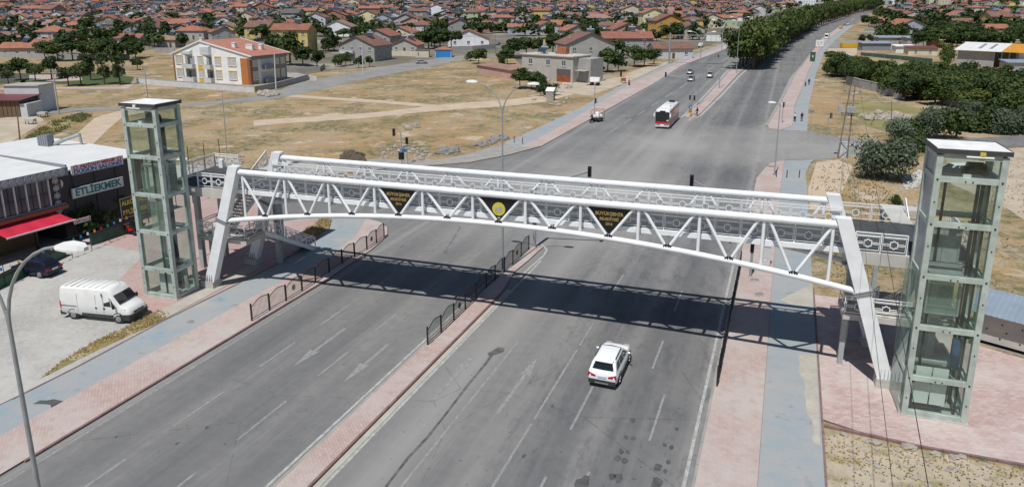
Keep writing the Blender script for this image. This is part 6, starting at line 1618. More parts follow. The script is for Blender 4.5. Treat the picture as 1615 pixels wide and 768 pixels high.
for lab, lst in tgl.items():
    lst.sort(key=lambda q: q[0])
    for i, (px, o) in enumerate(lst): o['label'] = lab if len(lst) == 1 else '%s, %s from left' % (lab, ORD2[min(i, 39)])
# orchard rows beyond the village, at the top right
rb_ = B(); r = random.Random(5); k = 0
fpl = [tuple(at(*q)[:2]) for q in ((1425,13),(1640,16),(1640,25),(1540,22),(1450,20),(1400,22),(1390,30),(1375,24),(1400,16))]
xs = [p[0] for p in fpl]; ys = [p[1] for p in fpl]; tr_ = 0
while k < 700 and tr_ < 20000:
    tr_ += 1; x, y = r.uniform(min(xs), max(xs)), r.uniform(min(ys), max(ys))
    if not inside((x, y), fpl): continue
    k += 1; q = TP[k % 6]; z = G(x, y); h = r.uniform(3.5, 6); w = r.uniform(6, 9); n0 = len(rb_.v)
    rb_.v += [(x+v[0]*w/2, y+v[1]*w/2, z+h*.5+v[2]*h*.45) for v in q.v]; rb_.f += [tuple(a+n0 for a in f) for f in q.f]; rb_.m += [0]*len(q.f)
rb_.build('far_orchard', M['leaf_dark'], world=True, kind='stuff', label='dark green orchards beyond the right-hand village', cat='orchard')
# far tall buildings and the long blue-walled hall near the top edge
def block(label, px, py, w, d, h, wall, st, rz=0, name='apartment_block'):
    p = at(px, py); t = thing(name, label, 'apartment block', tuple(p), YAW + R(rz))
    B().bx(-w/2, w/2, 0, d, -1, h).build('wall', M[wall], t); B().bx(-w/2-.3, w/2+.3, -.3, d+.3, h, h+.4).build('roof', M['concrete_pale'], t)
    for s_ in range(st):
        for i in range(int(w/4)): B().bx(-w/2+w*(i+.5)/int(w/4)-.7, -w/2+w*(i+.5)/int(w/4)+.7, -.08, -.002, h/st*(s_+.35), h/st*(s_+.78)).build('window', M['win_glass'], t)
block('white slab block right behind the near end of the avenue', 1270, 9, 34, 14, 17, 'w_white', 5, 4)
block('white flats left of the far grass lot', 633, 6, 22, 12, 13, 'w_white', 4)
block('small white flats farther left behind the grass lot', 665, 5, 20, 12, 12, 'w_palegrey', 4, 6)
block('pale tall flats near the top edge at the left', 165, 5, 22, 12, 15, 'w_white', 5)
p = at(742, 7); t = thing('hall', 'long hall with blue and yellow walls and a red roof near the top edge', 'hall', tuple(p), YAW)
B().bx(-34, 34, 0, 18, -1, 7).build('wall', M['w_blue'], t); B().bx(-34.2, 34.2, -.2, 0-.002, -1, 2.6).build('plinth', M['w_yellow'], t); B().slab([(-35, -1, 7), (35, -1, 7), (35, 19, 9), (-35, 19, 9)], (0, -.1, 1), .4).build('roof', M['tile_red'], t)
p = at(39.5, 10); t = thing('minaret', 'thin pale minaret rising among the roofs at the far left', 'minaret', tuple(p)); B().tube((0, 0, 0), (0, 0, 16), 1.1, 10).build('shaft', M['w_cream'], t); B().tube((0, 0, 11), (0, 0, 12), 1.7, 10).build('balcony', M['w_cream'], t); B().tube((0, 0, 16), (0, 0, 20), 1.1, 10, .05).build('spire', M['roof_grey'], t)
# ------------------------------------------------------------------ street furniture
GV = M['galvanised']
def lamp_head(L=.95):
    b = B(); rings = []
    for x, w, h0, h1 in ((0, .10, -.05, .05), (.12, .17, -.07, .10), (.45, .20, -.09, .16), (.85, .17, -.08, .14), (1.0, .08, -.05, .07)):
        rings.append([(x*L, -w, h0*.6), (x*L, w, h0*.6), (x*L, w, 0), (x*L, w*.75, h1), (x*L, -w*.75, h1), (x*L, -w, 0)])
    b.loft(rings); return b.mesh('lamp_head', M['white'])
LH = lamp_head(); _g = B(); _g.loft([[(.2, -.13, -.06), (.2, .13, -.06), (.2, .13, -.03), (.2, -.13, -.03)], [(.85, -.11, -.05), (.85, .11, -.05), (.85, .11, -.02), (.85, -.11, -.02)]]); LGL = _g.mesh('lamp_glass', M['lamp_clear'])
def lamp(label, x, y, h, arms, reach=2.2, rise=1.6, r=.11, name='street_lamp', z=None):
    t = thing(name, label, 'street lamp', (x, y, G(x, y)+(.1 if z is None else z)))
    B().tube((0, 0, 0), (0, 0, h*.5), r, 10, r*.8).build('pole', GV, t, smooth=True)
    B().tube((0, 0, h*.5), (0, 0, h), r*.8, 10, r*.55).build('pole', GV, t, smooth=True)
    q = B(); q.bx(-.2, .2, -.2, .2, 0, .04); q.build('base_plate', GV, t)
    for a in arms:
        c, s = math.cos(a), math.sin(a)
        pts = []
        for i in range(9):
            u = i/8; pts.append((c*reach*(1-math.cos(u*1.4))*1.2, s*reach*(1-math.cos(u*1.4))*1.2, h-.6 + rise*math.sin(u*1.45)))
        b = B(); b.path(pts, r*.5, 8, r*.42); b.build('arm', GV, t, smooth=True)
        e = pts[-1]; hd = inst(LH, 'lamp_head', t, e, a); inst(LGL, 'lamp_glass', hd)
    return t
# median double lamp behind the bridge
p = at(793, 432); a0 = atY(748, 122, p.y); a1 = atY(852, 126, p.y)
lamp('tall double-armed street lamp on the median rising behind the bridge', p.x, p.y, 13.9, (0.02, math.pi), 2.1, 2.7, .10)
# foreground lamp on the left pavement
_d = ray(60, 768); p = CP + _d*(21.2/_d.dot(FW))
lamp('nearest street lamp, cut off by the left and bottom picture edges', p.x, p.y, 13.9, (R(4), R(184)), 2.1, 2.7, .10)
p = at(1221, 277); lamp('street lamp on the right pavement beyond the bridge', p.x, p.y, 9.4, (math.pi,), .55, .7, .09)
for px, py, tx, ty, lb in ((1100,167,1107,57,'nearest lamp of the far median'), (1134,140,1139,38,'second lamp of the far median, before the trees'), (1161,116,1168,32,'third lamp of the far median, beside the first avenue tree')):
    p = at(px, py); tp = atY(tx, ty, p.y); lamp('double-armed street lamp, '+lb, p.x, p.y, tp.z-1.2, (0, math.pi), 2.0, 2.6, .12)
for px, py, h, lb in ((1203,95,17,'lamp rising from the avenue crowns, left one'), (1222,82,17,'lamp rising from the avenue crowns, right one')):
    p = at(px, py); lamp('double-armed street '+lb, p.x, p.y, h, (0, math.pi), 2.0, 2.6, .12)
p = at(281, 421); lamp('street lamp hidden behind the left elevator tower, only its head showing', p.x, p.y, 9.6, (0.1,), 1.1, .5, .09)
# utility poles
def pole(label, px, py, tx, ty, m='concrete', r=.16, arms=True, name='utility_pole', cat='utility pole'):
    p = at(px, py); q = atY(tx, ty, p.y); t = thing(name, label, cat, tuple(p)); e = q - p
    B().tube((0, 0, 0), tuple(e), r, 8, r*.6).build('shaft', M[m], t, smooth=True)
    if arms:
        for k in (.99, .92): B().bar(tuple(e*k + Vector((-.9, 0, 0))), tuple(e*k + Vector((.9, 0, 0))), .1, .1).build('crossarm', M['galvanised'], t)
        for x in (-.8, 0, .8): B().tube(tuple(e*.99+Vector((x, 0, .05))), tuple(e*.99+Vector((x, 0, .3))), .05, 6).build('insulator', M['white'], t)
    return p, q
P1 = pole('concrete utility pole beside the dirt road left', 93, 180, 83, 110)
P2 = pole('concrete utility pole behind the left elevator tower', 234, 168, 228, 110)
pole('bare wooden post behind the restaurant roof', 32, 226, 26, 168, 'pole_wood', .12, False, 'wooden_post', 'post')
P3 = pole('white lamp pole at the corner of the apartment block', 435.5, 141, 432.5, 85, 'w_palegrey', .2, False)
P4 = pole('white lamp pole in front of the grey gabled house', 573, 118, 570.5, 69, 'w_palegrey', .18, False)
pole('thin grey lamp pole standing in the dry field', 358, 243, 350, 142, 'galvanised', .07, False)
pole('thin wooden pole by the street right of the white gabled house', 782, 91, 781, 50, 'pole_wood', .12)
P5 = pole('wooden pole behind the unplastered grey house', 1018, 96, 1016, 60, 'pole_wood', .14)
pole('leaning wooden post on the rubble lot', 1373, 198, 1382, 179, 'pole_wood', .1, False, 'wooden_post', 'post')
pole('upright wooden post on the rubble lot', 1406, 194, 1406, 160, 'pole_wood', .1, False, 'wooden_post', 'post')
pole('grey post at the dirt bank behind the bridge leg', 1325, 306, 1332, 240, 'steel_grey', .05, False, 'steel_post', 'post')
pole('leaning grey brace behind the bridge leg', 1353, 318, 1331, 240, 'steel_grey', .05, False, 'steel_post', 'post')
pole('tall white flag pole far beyond the gabled houses', 930, 24, 930, 5, 'white', .3, False, 'flag_pole', 'pole')
# lattice pole with transformer
p = at(1321, 249); q = at(1334, 247); up_t = 10.6
lt = thing('lattice_pole', 'rusty lattice power pole with a transformer beside the side street', 'power pole', ((p.x+q.x)/2, p.y, 0))
w2 = (q.x-p.x)/2
for sx in (-1, 1):
    for sy in (-.35, .35): B().bar((sx*w2, sy, 0), (sx*.28+.35, sy*.4, up_t), .10, .10, up=(1, 0, 0)).build('chord', M['pole_wood'], lt)
for i in range(9):
    z0, z1 = i*1.1+.4, (i+1)*1.1+.4; f0, f1 = 1-z0/up_t, 1-z1/up_t; a0_, a1_ = w2*f0+.28*(1-f0), w2*f1+.28*(1-f1)
    s = 1 if i % 2 else -1; B().bar((s*a0_+.35*(1-f0), -.35*f0, z0), (-s*a1_+.35*(1-f1), -.35*f1, z1), .07, .07, up=(1, 0, 0)).build('brace', M['steel_grey'], lt)
for z, w in ((up_t, 2.6), (up_t-.8, 2.4), (8.0, 2.2), (6.6, 2.4), (6.3, 2.2)): B().bar((.35-w/2, 0, z), (.35+w/2, 0, z), .11, .11).build('crossarm', M['pole_wood'], lt)
for s in (-1, 1): B().path([(.35, 0, up_t-1.2), (.35+s*.9, 0, up_t-.9), (.35+s*1.5, 0, up_t-.1)], .06, 6).build('horn', M['galvanised'], lt)
tr = B(); tr.bx(-.2, .9, -.7, .0, 6.75, 7.6); 
for k in range(7): tr.bx(-.15+k*.15, -.10+k*.15, -.8, -.701, 6.85, 7.5)
tr.build('transformer', M['steel_grey'], lt)
B().bx(-1.3, -.6, -.6, -.1, 6.75, 7.7).build('switch_box', M['steel_grey'], lt)
for px, py, w, h, m, lb in ((1328,249,1.0,2.3,'w_palegrey','pale blue-white meter cabinet at the foot of the lattice pole'), (1342,247,1.3,1.7,'steel_green','green-grey cabinet right of the lattice pole')):
    p = at(px, py); c = thing('utility_cabinet', lb, 'cabinet', tuple(p)); B().bx(-w/2, w/2, -.3, .3, .1, h).build('body', M[m], c); B().bx(-w/2-.04, w/2+.04, -.34, .34, h, h+.06).build('lid', M['w_palegrey'], c); B().bx(-w/2-.02, w/2+.02, -.32, .32, 0, .1).build('plinth', M['concrete'], c)
p = at(1207, 420); c = thing('utility_cabinet', 'tall pale signal cabinet on the right pavement under the bridge', 'cabinet', (p.x, p.y, .13)); B().bx(-.35, .35, -.25, .25, .12, 1.75).build('body', M['w_palegrey'], c); B().bx(-.4, .4, -.3, .3, 1.75, 1.83).build('lid', M['w_palegrey'], c); B().bx(-.15, .02, -.27, -.251, .45, .6).build('notice', M['white'], c); B().bx(-.36, .36, -.26, .26, 0, .12).build('plinth', M['concrete'], c); B().bx(-.3, .3, -.262, -.251, .7, 1.65).build('door', M['w_palegrey'], c)
# traffic lights
def th_mesh():
    b = B(); b.bx(-.15, .15, -.10, .10, -.48, .48)
    b2 = B()
    for i, z in enumerate((.30, 0, -.30)):
        b2.loft([[(.13*math.cos(a), -.101, z+.13*math.sin(a)) for a in [R(-20+220*k/7) for k in range(8)]] , [(.13*math.cos(a), -.30, z+.02+.13*math.sin(a)) for a in [R(-20+220*k/7) for k in range(8)]]], cap=False, close=False)
    return b.mesh('signal_head', M['black_paint']), b2.mesh('visor', M['black_paint'])
TH, TV = th_mesh()
LENS = []
for m in ('lens_red', 'lens_dark', 'lens_dark'):
    b = B(); b.tube((0, -.10, 0), (0, -.115, 0), .115, 12); LENS.append(b.mesh('lens', M[m]))
def head(par, loc, rz=0, sc=1.0):
    h = inst(TH, 'signal_head', par, loc, rz, sc); inst(TV, 'visor', h)
    for i, z in enumerate((.30, 0, -.30)): inst(LENS[i], 'lens', h, (0, 0, z))
def signal(label, px, py, h, heads, arm=None, r=.09, y=None):
    p = at(px, py) if y is None else atY(px, py, y); t = thing('traffic_light', label, 'traffic light', (p.x, p.y, .13))
    B().tube((0, 0, 0), (0, 0, h), r, 10).build('pole', GV, t, smooth=True); B().bx(-.18, .18, -.18, .18, 0, .03).build('base_plate', GV, t)
    if arm is not None:
        q = atY(arm[0], arm[1], p.y); e = Vector((q.x-p.x, 0, q.z-.13)); s = 1 if e.x > 0 else -1
        B().path([(0, 0, h-.3), (s*.25, 0, h), tuple(Vector((s*.25, 0, h)).lerp(e, .5)), (e.x - s*.15, 0, e.z)], r*.62, 8).build('arm', GV, t, smooth=True)
        head(t, (e.x, 0, e.z), arm[2] if len(arm) > 2 else 0)
    for hx, hz, rz in heads: head(t, (hx, -.0, hz), rz)
    return t
signal('thick traffic light pole on the median nose with an arm to the right', 843, 391, 5.9, ((.0, 1.75+.5, 0),), (930, 271), .16)
signal('traffic light on the right pavement with an arm over the lanes', 1183, 438, 5.6, ((-.02, 2.6, 0),), (1091, 285), .10)
signal('traffic light with two heads and a short arm at the field corner', 634.5, 276, 5.6, ((-.25, 2.4, R(180)), (.15, 2.45, 0)), (621, 209, R(180)), .07)
signal('single-headed traffic light right of the double one at the field corner', 643, 260, 2.9, ((0, 3.3, 0),), None, .06)
signal('traffic light on the far median nose with twin heads and an arm', 1090, 184, 7.2, ((-.42, 3.6, 0), (.42, 3.6, 0)), (1050, 118), .08)
signal('traffic light beside the far cycle lane behind the cargo tricycle', 937, 190, 7.2, ((.15, 3.6, R(90)),), (979.5, 117), .07)
signal('traffic light on the pavement corner across the side street', 1233, 195, 3.0, ((0, 3.4, R(90)),), None, .06)
signal('traffic light on the dirt corner across the side street', 1304, 213, 3.0, ((.3, 3.2, R(90)),), None, .06)
def sign_post(label, px, py, h, plates, r=.04, name='road_sign', cat='road sign'):
    p = at(px, py); t = thing(name, label, cat, (p.x, p.y, .12)); B().tube((0, 0, 0), (0, 0, h), r, 8).build('pole', GV, t)
    for z, shape, w, hh, m in plates:
        b = B()
        if shape == 'round': b.tube((0, -.05, z), (0, -.07, z), w/2, 20)
        else: b.bx(-w/2, w/2, -.07, -.05, z-hh/2, z+hh/2)
        b.build('plate', M[m], t)
    return t
ks_ = sign_post('round blue arrow sign above a yellow chevron board on the far median nose', 1088, 186, 2.3, ((2.0, 'round', .75, 0, 'blue_sign'), (1.15, 'box', .7, .75, 'yellow')))
b = B()
for k in (0, 1): b.slab([(-.28, -.075, .92+.28*k), (0, -.075, 1.16+.28*k), (.28, -.075, .92+.28*k), (.28, -.075, 1.04+.28*k), (0, -.075, 1.28+.28*k), (-.28, -.075, 1.04+.28*k)], (0, -1, 0), .01)
b.build('chevron', M['black_paint'], ks_); b = B(); b.slab([(-.2, -.075, 2.2), (-.14, -.075, 2.2), (.12, -.075, 1.94), (.12, -.075, 2.08), (.2, -.075, 2.08), (.2, -.075, 1.8), (-.04, -.075, 1.8), (-.04, -.075, 1.88), (.06, -.075, 1.88)], (0, -1, 0), .01); b.build('arrow', M['white'], ks_)
sp = sign_post('small blue street name sign in front of the rubble heap', 638, 268, 2.6, ((2.6, 'box', .95, .42, 'blue_sign'),))
sp = sign_post('thin blue street name sign beside the cycle lane', 1278, 203, 3.0, ((3.0, 'box', .8, .18, 'blue_sign'),))
sp = sign_post('white billboard with dark figures by the bend of the road', 1292, 76, 3.2, ((3.2, 'box', 3.2, 2.8, 'white'),), .1, 'billboard', 'billboard')
for x, z, w, h in ((-.8, 3.6, .8, .5), (.7, 3.5, .9, .7), (-.6, 2.7, .7, .6), (.8, 2.6, .5, .4)): B().bx(x-w/2, x+w/2, -.08, -.071, z-h/2, z+h/2).build('figure', M['w_blue'], sp)
p = at(1281, 98); ad = thing('advertising_panel', 'dark green advertising panel standing on the far right pavement', 'advertising panel', (p.x, p.y, .13), R(10)); B().bx(-.9, .9, -.15, .15, .5, 3.4).build('case', M['green_paint'], ad); B().bx(-.75, .75, -.17, -.151, .8, 3.2).build('poster', M['mesh_green'], ad); B().bx(-1.0, 1.0, -.2, .2, 3.4, 3.6).build('cap', M['black_paint'], ad); B().bx(-.5, .5, -.2, .2, 0, .5).build('foot', M['black_paint'], ad); B().ball((0, -.18, 2.1), (.25, .02, .45), 8, 6).build('printed_figure', M['w_palegrey'], ad)
p = at(1303, 82); bn_ = thing('bench', 'pale bench on the cycle lane near the lorry', 'bench', (p.x, p.y, .12)); B().bx(-.9, .9, -.25, .25, .4, .48).build('seat', M['concrete_pale'], bn_); B().bx(-.9, .9, .22, .28, .55, .95).build('backrest', M['concrete_pale'], bn_); [B().bx(s*.7-.06, s*.7+.06, -.22, .22, 0, .4).build('leg', M['concrete'], bn_) for s in (-1, 1)]
# overhead sign gantry
p = at(1055, 101); tz = atY(1056, 53, p.y).z; e0, e1 = atY(1056, 56, p.y), atY(1140, 56, p.y); f0, f1 = atY(1056, 64.5, p.y), atY(1140, 66, p.y)
ga = thing('sign_gantry', 'grey cantilever sign gantry over the far left lanes', 'sign gantry', tuple(p))
def L_(v): return tuple(Vector(v)-p)
B().tube((0, 0, 0), (0, 0, tz), .35, 12).build('column', GV, ga, smooth=True); B().bar(L_(e0), L_(e1), .25, .25).build('beam', GV, ga); B().bar(L_(f0), L_(f1), .25, .25).build('beam', GV, ga)
for k in range(11): B().bar(tuple(Vector(L_(e0)).lerp(Vector(L_(e1)), k/10)), tuple(Vector(L_(f0)).lerp(Vector(L_(f1)), k/10)), .1, .1, up=(1, 0, 0)).build('strut', GV, ga)
g0, g1 = Vector(L_(atY(1114, 56, p.y))), Vector(L_(atY(1137, 66, p.y))); B().bx(g0.x, g1.x, -.25, -.18, g1.z, g0.z).build('sign_back', M['white'], ga)
for k in range(4): B().bx(g0.x+(g1.x-g0.x)*k/3-.05, g0.x+(g1.x-g0.x)*k/3+.05, -.32, -.251, g1.z, g0.z).build('rib', GV, ga)
# bollards
for px, py, h, lb in ((811,226,1.0,'left of two small dark bollards on the far left pavement'), (824,228.5,1.0,'right of two small dark bollards on the far left pavement'), (1240.5,282,.95,'left bollard at the cycle lane mouth on the right'), (1260,282,.95,'right bollard at the cycle lane mouth on the right'), (1224,281,.9,'short leaning post beside the right street lamp')):
    p = at(px, py); b = B(); b.tube((0, 0, 0), (0, 0, h), .06, 8); b.ball((0, 0, h), .07, 8, 5); b.build('bollard', M['plastic'], loc=(p.x, p.y, .13), label=lb, cat='bollard', group='bollards')
# ornamental steel fences
def fence(label, pts, h=1.0, emblems=()):
    t = thing('ornamental_fence', label, 'fence', (pts[0][0], pts[0][1], .13), group='ornamental black fences beside the lanes')
    for k, p in enumerate(pts):
        b = B(); b.bar((p[0], p[1], .1), (p[0], p[1], .13+h+.28), .09, .09, up=(1, 0, 0)); b.ball((p[0], p[1], .13+h+.3), .06, 6, 4); b.build('post', M['black_paint'], t, world=True)
    for k, (p, q) in enumerate(zip(pts, pts[1:])):
        p, q = Vector((p[0], p[1], .13)), Vector((q[0], q[1], .13)); D = q-p; n = 15; b = B()
        def top(u): return h + .42*math.sin(min(1, u*1.25)*math.pi*.62)*(1 if u < .8 else 1) - .30*max(0, u-.55)**1.2
        arc = [p + D*u + Vector((0, 0, top(u))) for u in [i/12 for i in range(13)]]
        b.path(arc, .028, 5); b.bar(p+Vector((0, 0, .14)), q+Vector((0, 0, .14)), .04, .04)
        for i in range(1, n):
            u = i/n; c = p + D*u; b.bar(c+Vector((0, 0, .14)), c+Vector((0, 0, top(u)+.06)), .016, .016, up=(1, 0, 0))
        b.build('fence_panel', M['black_paint'], t, world=True)
        if k in emblems:
            c = p + D*.5 + Vector((0, 0, .72)); d = D.normalized(); e = B()
            ring = [c + d*(.20*math.cos(a)) + Vector((0, 0, .20*math.sin(a))) for a in [2*math.pi*i/16 for i in range(17)]]; e.path(ring, .03, 5)
            for a in (0, 1.05, 2.1): e.bar(c+d*(.16*math.cos(a))+Vector((0, 0, .16*math.sin(a))), c-d*(.16*math.cos(a))-Vector((0, 0, .16*math.sin(a))), .05, .03)
            e.build('emblem_ring', M['black_paint'], t, world=True)
    return t
fence('curved black steel fence along the left pavement kerb, passing under the bridge', P((397.6,508.5),(425.7,491.5),(451.7,477),(476.7,461),(498,447),(519.5,432),(540,418),(559.4,407),(579,395.6),(594,385),(606,375)), emblems=(2, 8))
fence('curved black steel fence on the median, passing under the bridge', P((674.7,546.7),(696,527),(716,507.6),(734,490),(751,474),(767,457),(781,444),(796,431),(809,419),(822,406.6),(834,395)), emblems=(2, 8))
fence('curved black steel fence along the right kerb seen almost end on', [uv(-2.32, 39.9+2.33*i) for i in range(10)], emblems=(3,))
# overhead cables
def cable(label, a, b_, sag=.6, r=.025, cat='cable', group=None, n=14):
    a, b_ = Vector(a), Vector(b_); pts = []
    for i in range(n+1):
        u = i/n; q = a.lerp(b_, u); q.z -= sag*4*u*(1-u); pts.append(q - a)
    b = B(); b.path(pts, r, 4); b.build('cable', M['black_paint'], loc=tuple(a), label=label, cat=cat, group=group)
c0 = Vector((lt.location.x+.3, lt.location.y, up_t)); 
cable('left of two thin black cables hanging in front of the right tower', c0+Vector((-.5, 0, -.3)), at(1412, 800, 9.0), .5, .010); cable('right of two thin black cables hanging in front of the right tower', c0+Vector((.9, 0, 0)), at(1470, 800, 9.5), .2, .014)
for k, dz in enumerate((.1, -.5, -.9)):
    cable('%s wire strung between the two concrete utility poles on the left' % ('highest', 'middle', 'lowest')[k], P1[1]+Vector((0, 0, dz)), P2[1]+Vector((0, 0, dz)), .3, .03, 'wire')
    cable('%s wire leaving the left picture edge from the first utility pole' % ('highest', 'middle', 'lowest')[k], P1[1]+Vector((0, 0, dz)), P1[1]+Vector((-40, -2, dz+.5)), .3, .03, 'wire')
for k, dz in enumerate((0, -.5)):
    cable('%s power line crossing in front of the dark grove' % ('upper', 'lower')[k], atY(1016, 63+k*2, 300), atY(680, 53+k*2, 300), .5, .05, 'wire')
# ------------------------------------------------------------------ restaurant on the left
dr = (FH*(FPX/math.cos(PITCH)) + RT*(1350-CXP)).normalized()         # along the facade, away from the camera
nr_ = Vector((dr.y, -dr.x, 0))                                        # towards the court
P0 = at(150, 369)
def onp(px, py, off=0.0):
    o_ = P0 + nr_*off; d = ray(px, py); t = (o_-CP).dot(nr_)/d.dot(nr_); return CP + d*t
def rl(p, off=0): 
    v = Vector(p)-P0; return Vector((v.dot(dr), v.dot(nr_), v.z))
rs = thing('restaurant', 'dark restaurant building with white metal roofs, patterned fascia and long window band', 'restaurant', (P0.x, P0.y, 0), math.atan2(dr.y, dr.x) )
# local: x along facade (away from camera), y = left of x -> so court side is -y
def q3(px, py, off=0.0): p = rl(onp(px, py, off)); return (p.x, -p.y, p.z)
xa = q3(91, 272)[0]; xb = q3(200, 249)[0] + 1.8
zE = 6.75
B().bx(xa, xb, 0, 17, 0, zE).build('wall', M['plastic'], rs)
for k in range(14):
    x0, x1 = xa-.0+(xb-xa+.6)*k/14, xa+(xb-xa+.6)*(k+1)/14
    B().slab([(x0, -.2, zE+.02), (x1-.02, -.2, zE+.02), (x1-.02, 17.4, zE+.35), (x0, 17.4, zE+.35)], (0, 0, 1), .12).build('roof_sheet', M['sheet_white'], rs)
# left block, forward
OF = .25; xl = q3(91, 262, .25)[0] + .05; zl_ = 7.15
B().bx(xl-26, xl, -OF, 15, 3.2, zl_).build('upper_wall', M['plastic'], rs); B().bx(xl-26, xl-2, 1.5, 15, 0, 3.19).build('lower_wall', M['wood'], rs)
for k in range(20):
    x0 = xl-27+27.3*k/20
    B().slab([(x0, -OF-.5, zl_+.02), (x0+1.345, -OF-.5, zl_+.02), (x0+1.345, 15.5, zl_+.3), (x0, 15.5, zl_+.3)], (0, 0, 1), .1).build('roof_sheet', M['sheet_white'], rs)
B().bx(xl-27, xl+.45, -OF-.62, -OF-.501, zl_-.55, zl_+.22).build('fascia', M['trim_grey'], rs); B().bx(xl+.301, xl+.45, -OF-.50, 15.5, zl_-.3, zl_+.42).build('fascia', M['trim_grey'], rs)
b = B()
for k in range(28):
    cx = xl+.05-.62*k-.2
    for r_ in (.26, .13):
        pts = [(cx+r_*math.cos(a), -OF-.635, zl_-.16+r_*math.sin(a)) for a in [2*math.pi*i/8 for i in range(9)]]
        for p_, q_ in zip(pts, pts[1:]): b.bar(p_, q_, .05, .02, up=(0, 1, 0))
    for i in range(4):
        a = math.pi*i/4; b.bar((cx-.32*math.cos(a), -OF-.635, zl_-.16-.32*math.sin(a)), (cx+.32*math.cos(a), -OF-.635, zl_-.16+.32*math.sin(a)), .03, .02, up=(0, 1, 0))
for k in range(5):
    cz = zl_-.95-.72*k; cx = xl-.55
    for r_ in (.26, .13):
        pts = [(cx+r_*math.cos(a), -OF-.075, cz+r_*math.sin(a)) for a in [2*math.pi*i/8 for i in range(9)]]
        for p_, q_ in zip(pts, pts[1:]): b.bar(p_, q_, .05, .02, up=(0, 1, 0))
    for i in range(4):
        a = math.pi*i/4; b.bar((cx-.32*math.cos(a), -OF-.075, cz-.32*math.sin(a)), (cx+.32*math.cos(a), -OF-.075, cz+.32*math.sin(a)), .03, .02, up=(0, 1, 0))
b.build('star_lattice', M['w_palegrey'], rs)['kind'] = 'stuff'
for k in range(12):
    cx = xl-1.75-1.0*k; f = B(); f.bx(cx-.42, cx+.42, -OF-.06, -OF-.002, 4.0, 6.6); f.build('window', M['win_glass'], rs); f = B(); f.bx(cx-.03, cx+.03, -OF-.09, -OF-.061, 4.0, 6.6); f.bx(cx-.42, cx-.04, -OF-.085, -OF-.061, 5.2, 5.26); f.bx(cx+.04, cx+.42, -OF-.085, -OF-.061, 5.2, 5.26); f.build('glazing_bar', M['black_paint'], rs)
    B().bx(cx+.46, cx+.54, -OF-.22, -OF-.002, 3.9, 6.75).build('fin', M['white'], rs)
B().bx(xl-26, xl+.1, -OF-.5, -OF-.101, 3.5, 3.85).build('ledge', M['panel_brown'], rs); B().bx(xl-26, xl+.1, -OF-.3, -OF-.002, 3.86, 4.0).build('ledge', M['trim_grey'], rs)
for k in range(6): B().bx(xl-3-3.6*k, xl-2.8-3.6*k, -OF-.1, -OF+.1, 0, 3.19).build('post', M['black_paint'], rs)
for k in range(9): B().bx(xa+1.2+k*2.2, xa+1.25+k*2.2, -.06, -.002, .1, zE-.1).build('cladding_joint', M['black_paint'], rs)
# red awning, a fabric sheet with folds
aw = thing('awning', 'wide crimson awning stretched over the restaurant terrace', 'awning', (0, 0, 0)); a_ = q3(83, 333, OF); AX1 = q3(85, 333, OF)[0]; AX0 = AX1-5.6
RM = Matrix.Translation(rs.location) @ Matrix.Rotation(rs.rotation_euler.z, 4, 'Z')
b = B(); vs = []
for i in range(25):
    for j in range(5):
        u, v = i/24, j/4; x = AX0+(AX1+ (.4*v) -AX0)*u; y_ = -OF-.05-2.3*v; z = 3.45-.65*v + .05*math.sin(u*22)*(v) - .08*math.sin(v*math.pi)
        vs.append((x, y_, z))
b.add(vs, [(i*5+j, (i+1)*5+j, (i+1)*5+j+1, i*5+j+1) for i in range(24) for j in range(4)])
b.v = [tuple(RM @ Vector(v)) for v in b.v]; aw.location = b.v[0]; b.build('fabric', M['awning_red'], aw, world=True)
b = B(); b.bar((AX0, -OF-2.38, 2.78), (AX1+.4, -OF-2.38, 2.78), .09, .12); b.v = [tuple(RM @ Vector(v)) for v in b.v]; b.build('front_bar', M['white'], aw, world=True)
for k in range(4):
    b = B(); x = AX1-.2-1.7*k; b.bar((x, -OF-.05, 3.3), (x+.3, -OF-2.35, 2.72), .05, .06); b.v = [tuple(RM @ Vector(v)) for v in b.v]; b.build('arm', M['black_paint'], aw, world=True)
# signs
def sign_board(name, label, tl, tr_, br_, bl, off, mm, rows, frame_m='steel_grey', cat='sign'):
    c = [onp(*q, off) for q in (tl, tr_, br_, bl)]
    x = ((c[1]-c[0])+(c[2]-c[3])); x.z = 0; W = x.length/2; x.normalize(); Hh = ((c[0].z-c[3].z)+(c[1].z-c[2].z))/2; cen = (c[0]+c[1]+c[2]+c[3])/4
    t = thing(name, label, cat, tuple(cen), math.atan2(x.y, x.x))
    B().bx(-W/2, W/2, -.001, .12, -Hh/2, Hh/2).build('board', M[mm], t)
    b = B()
    for a0_, a1_, z0, z1 in ((-W/2, W/2, -Hh/2, -Hh/2+.05), (-W/2, W/2, Hh/2-.05, Hh/2), (-W/2, -W/2+.05, -Hh/2+.05, Hh/2-.05), (W/2-.05, W/2, -Hh/2+.05, Hh/2-.05)): b.bx(a0_, a1_, -.02, -.002, z0, z1)
    b.build('frame', M[frame_m], t)
    for txt, sz, zz, m, sx, xx, ital in rows:
        o = text_part('lettering', txt, sz, M[m], t, frame((xx*W, -.012, zz*Hh), (1, 0, 0)), .01, sx, bold=.035*sz)
        if ital: o.data.transform(Matrix.Translation((0, 0, 0)))
        ws = max(v.co.x for v in o.data.vertices) - min(v.co.x for v in o.data.vertices)
    return t, W, Hh
t, W, Hh = sign_board('restaurant_sign', 'white sign reading PAYİTAHT MERAM DÜĞÜN SALONU at the roof edge', (112.2,261.7), (194.2,245.3), (194.2,260.2), (112.8,276.9), .5, 'white', (('PAYİTAHT MERAM', .40, .23, 'bus_red', 1.0, .0, 1), ('DÜĞÜN SALONU', .52, -.23, 'blue_sign', 1.0, 0, 0)))
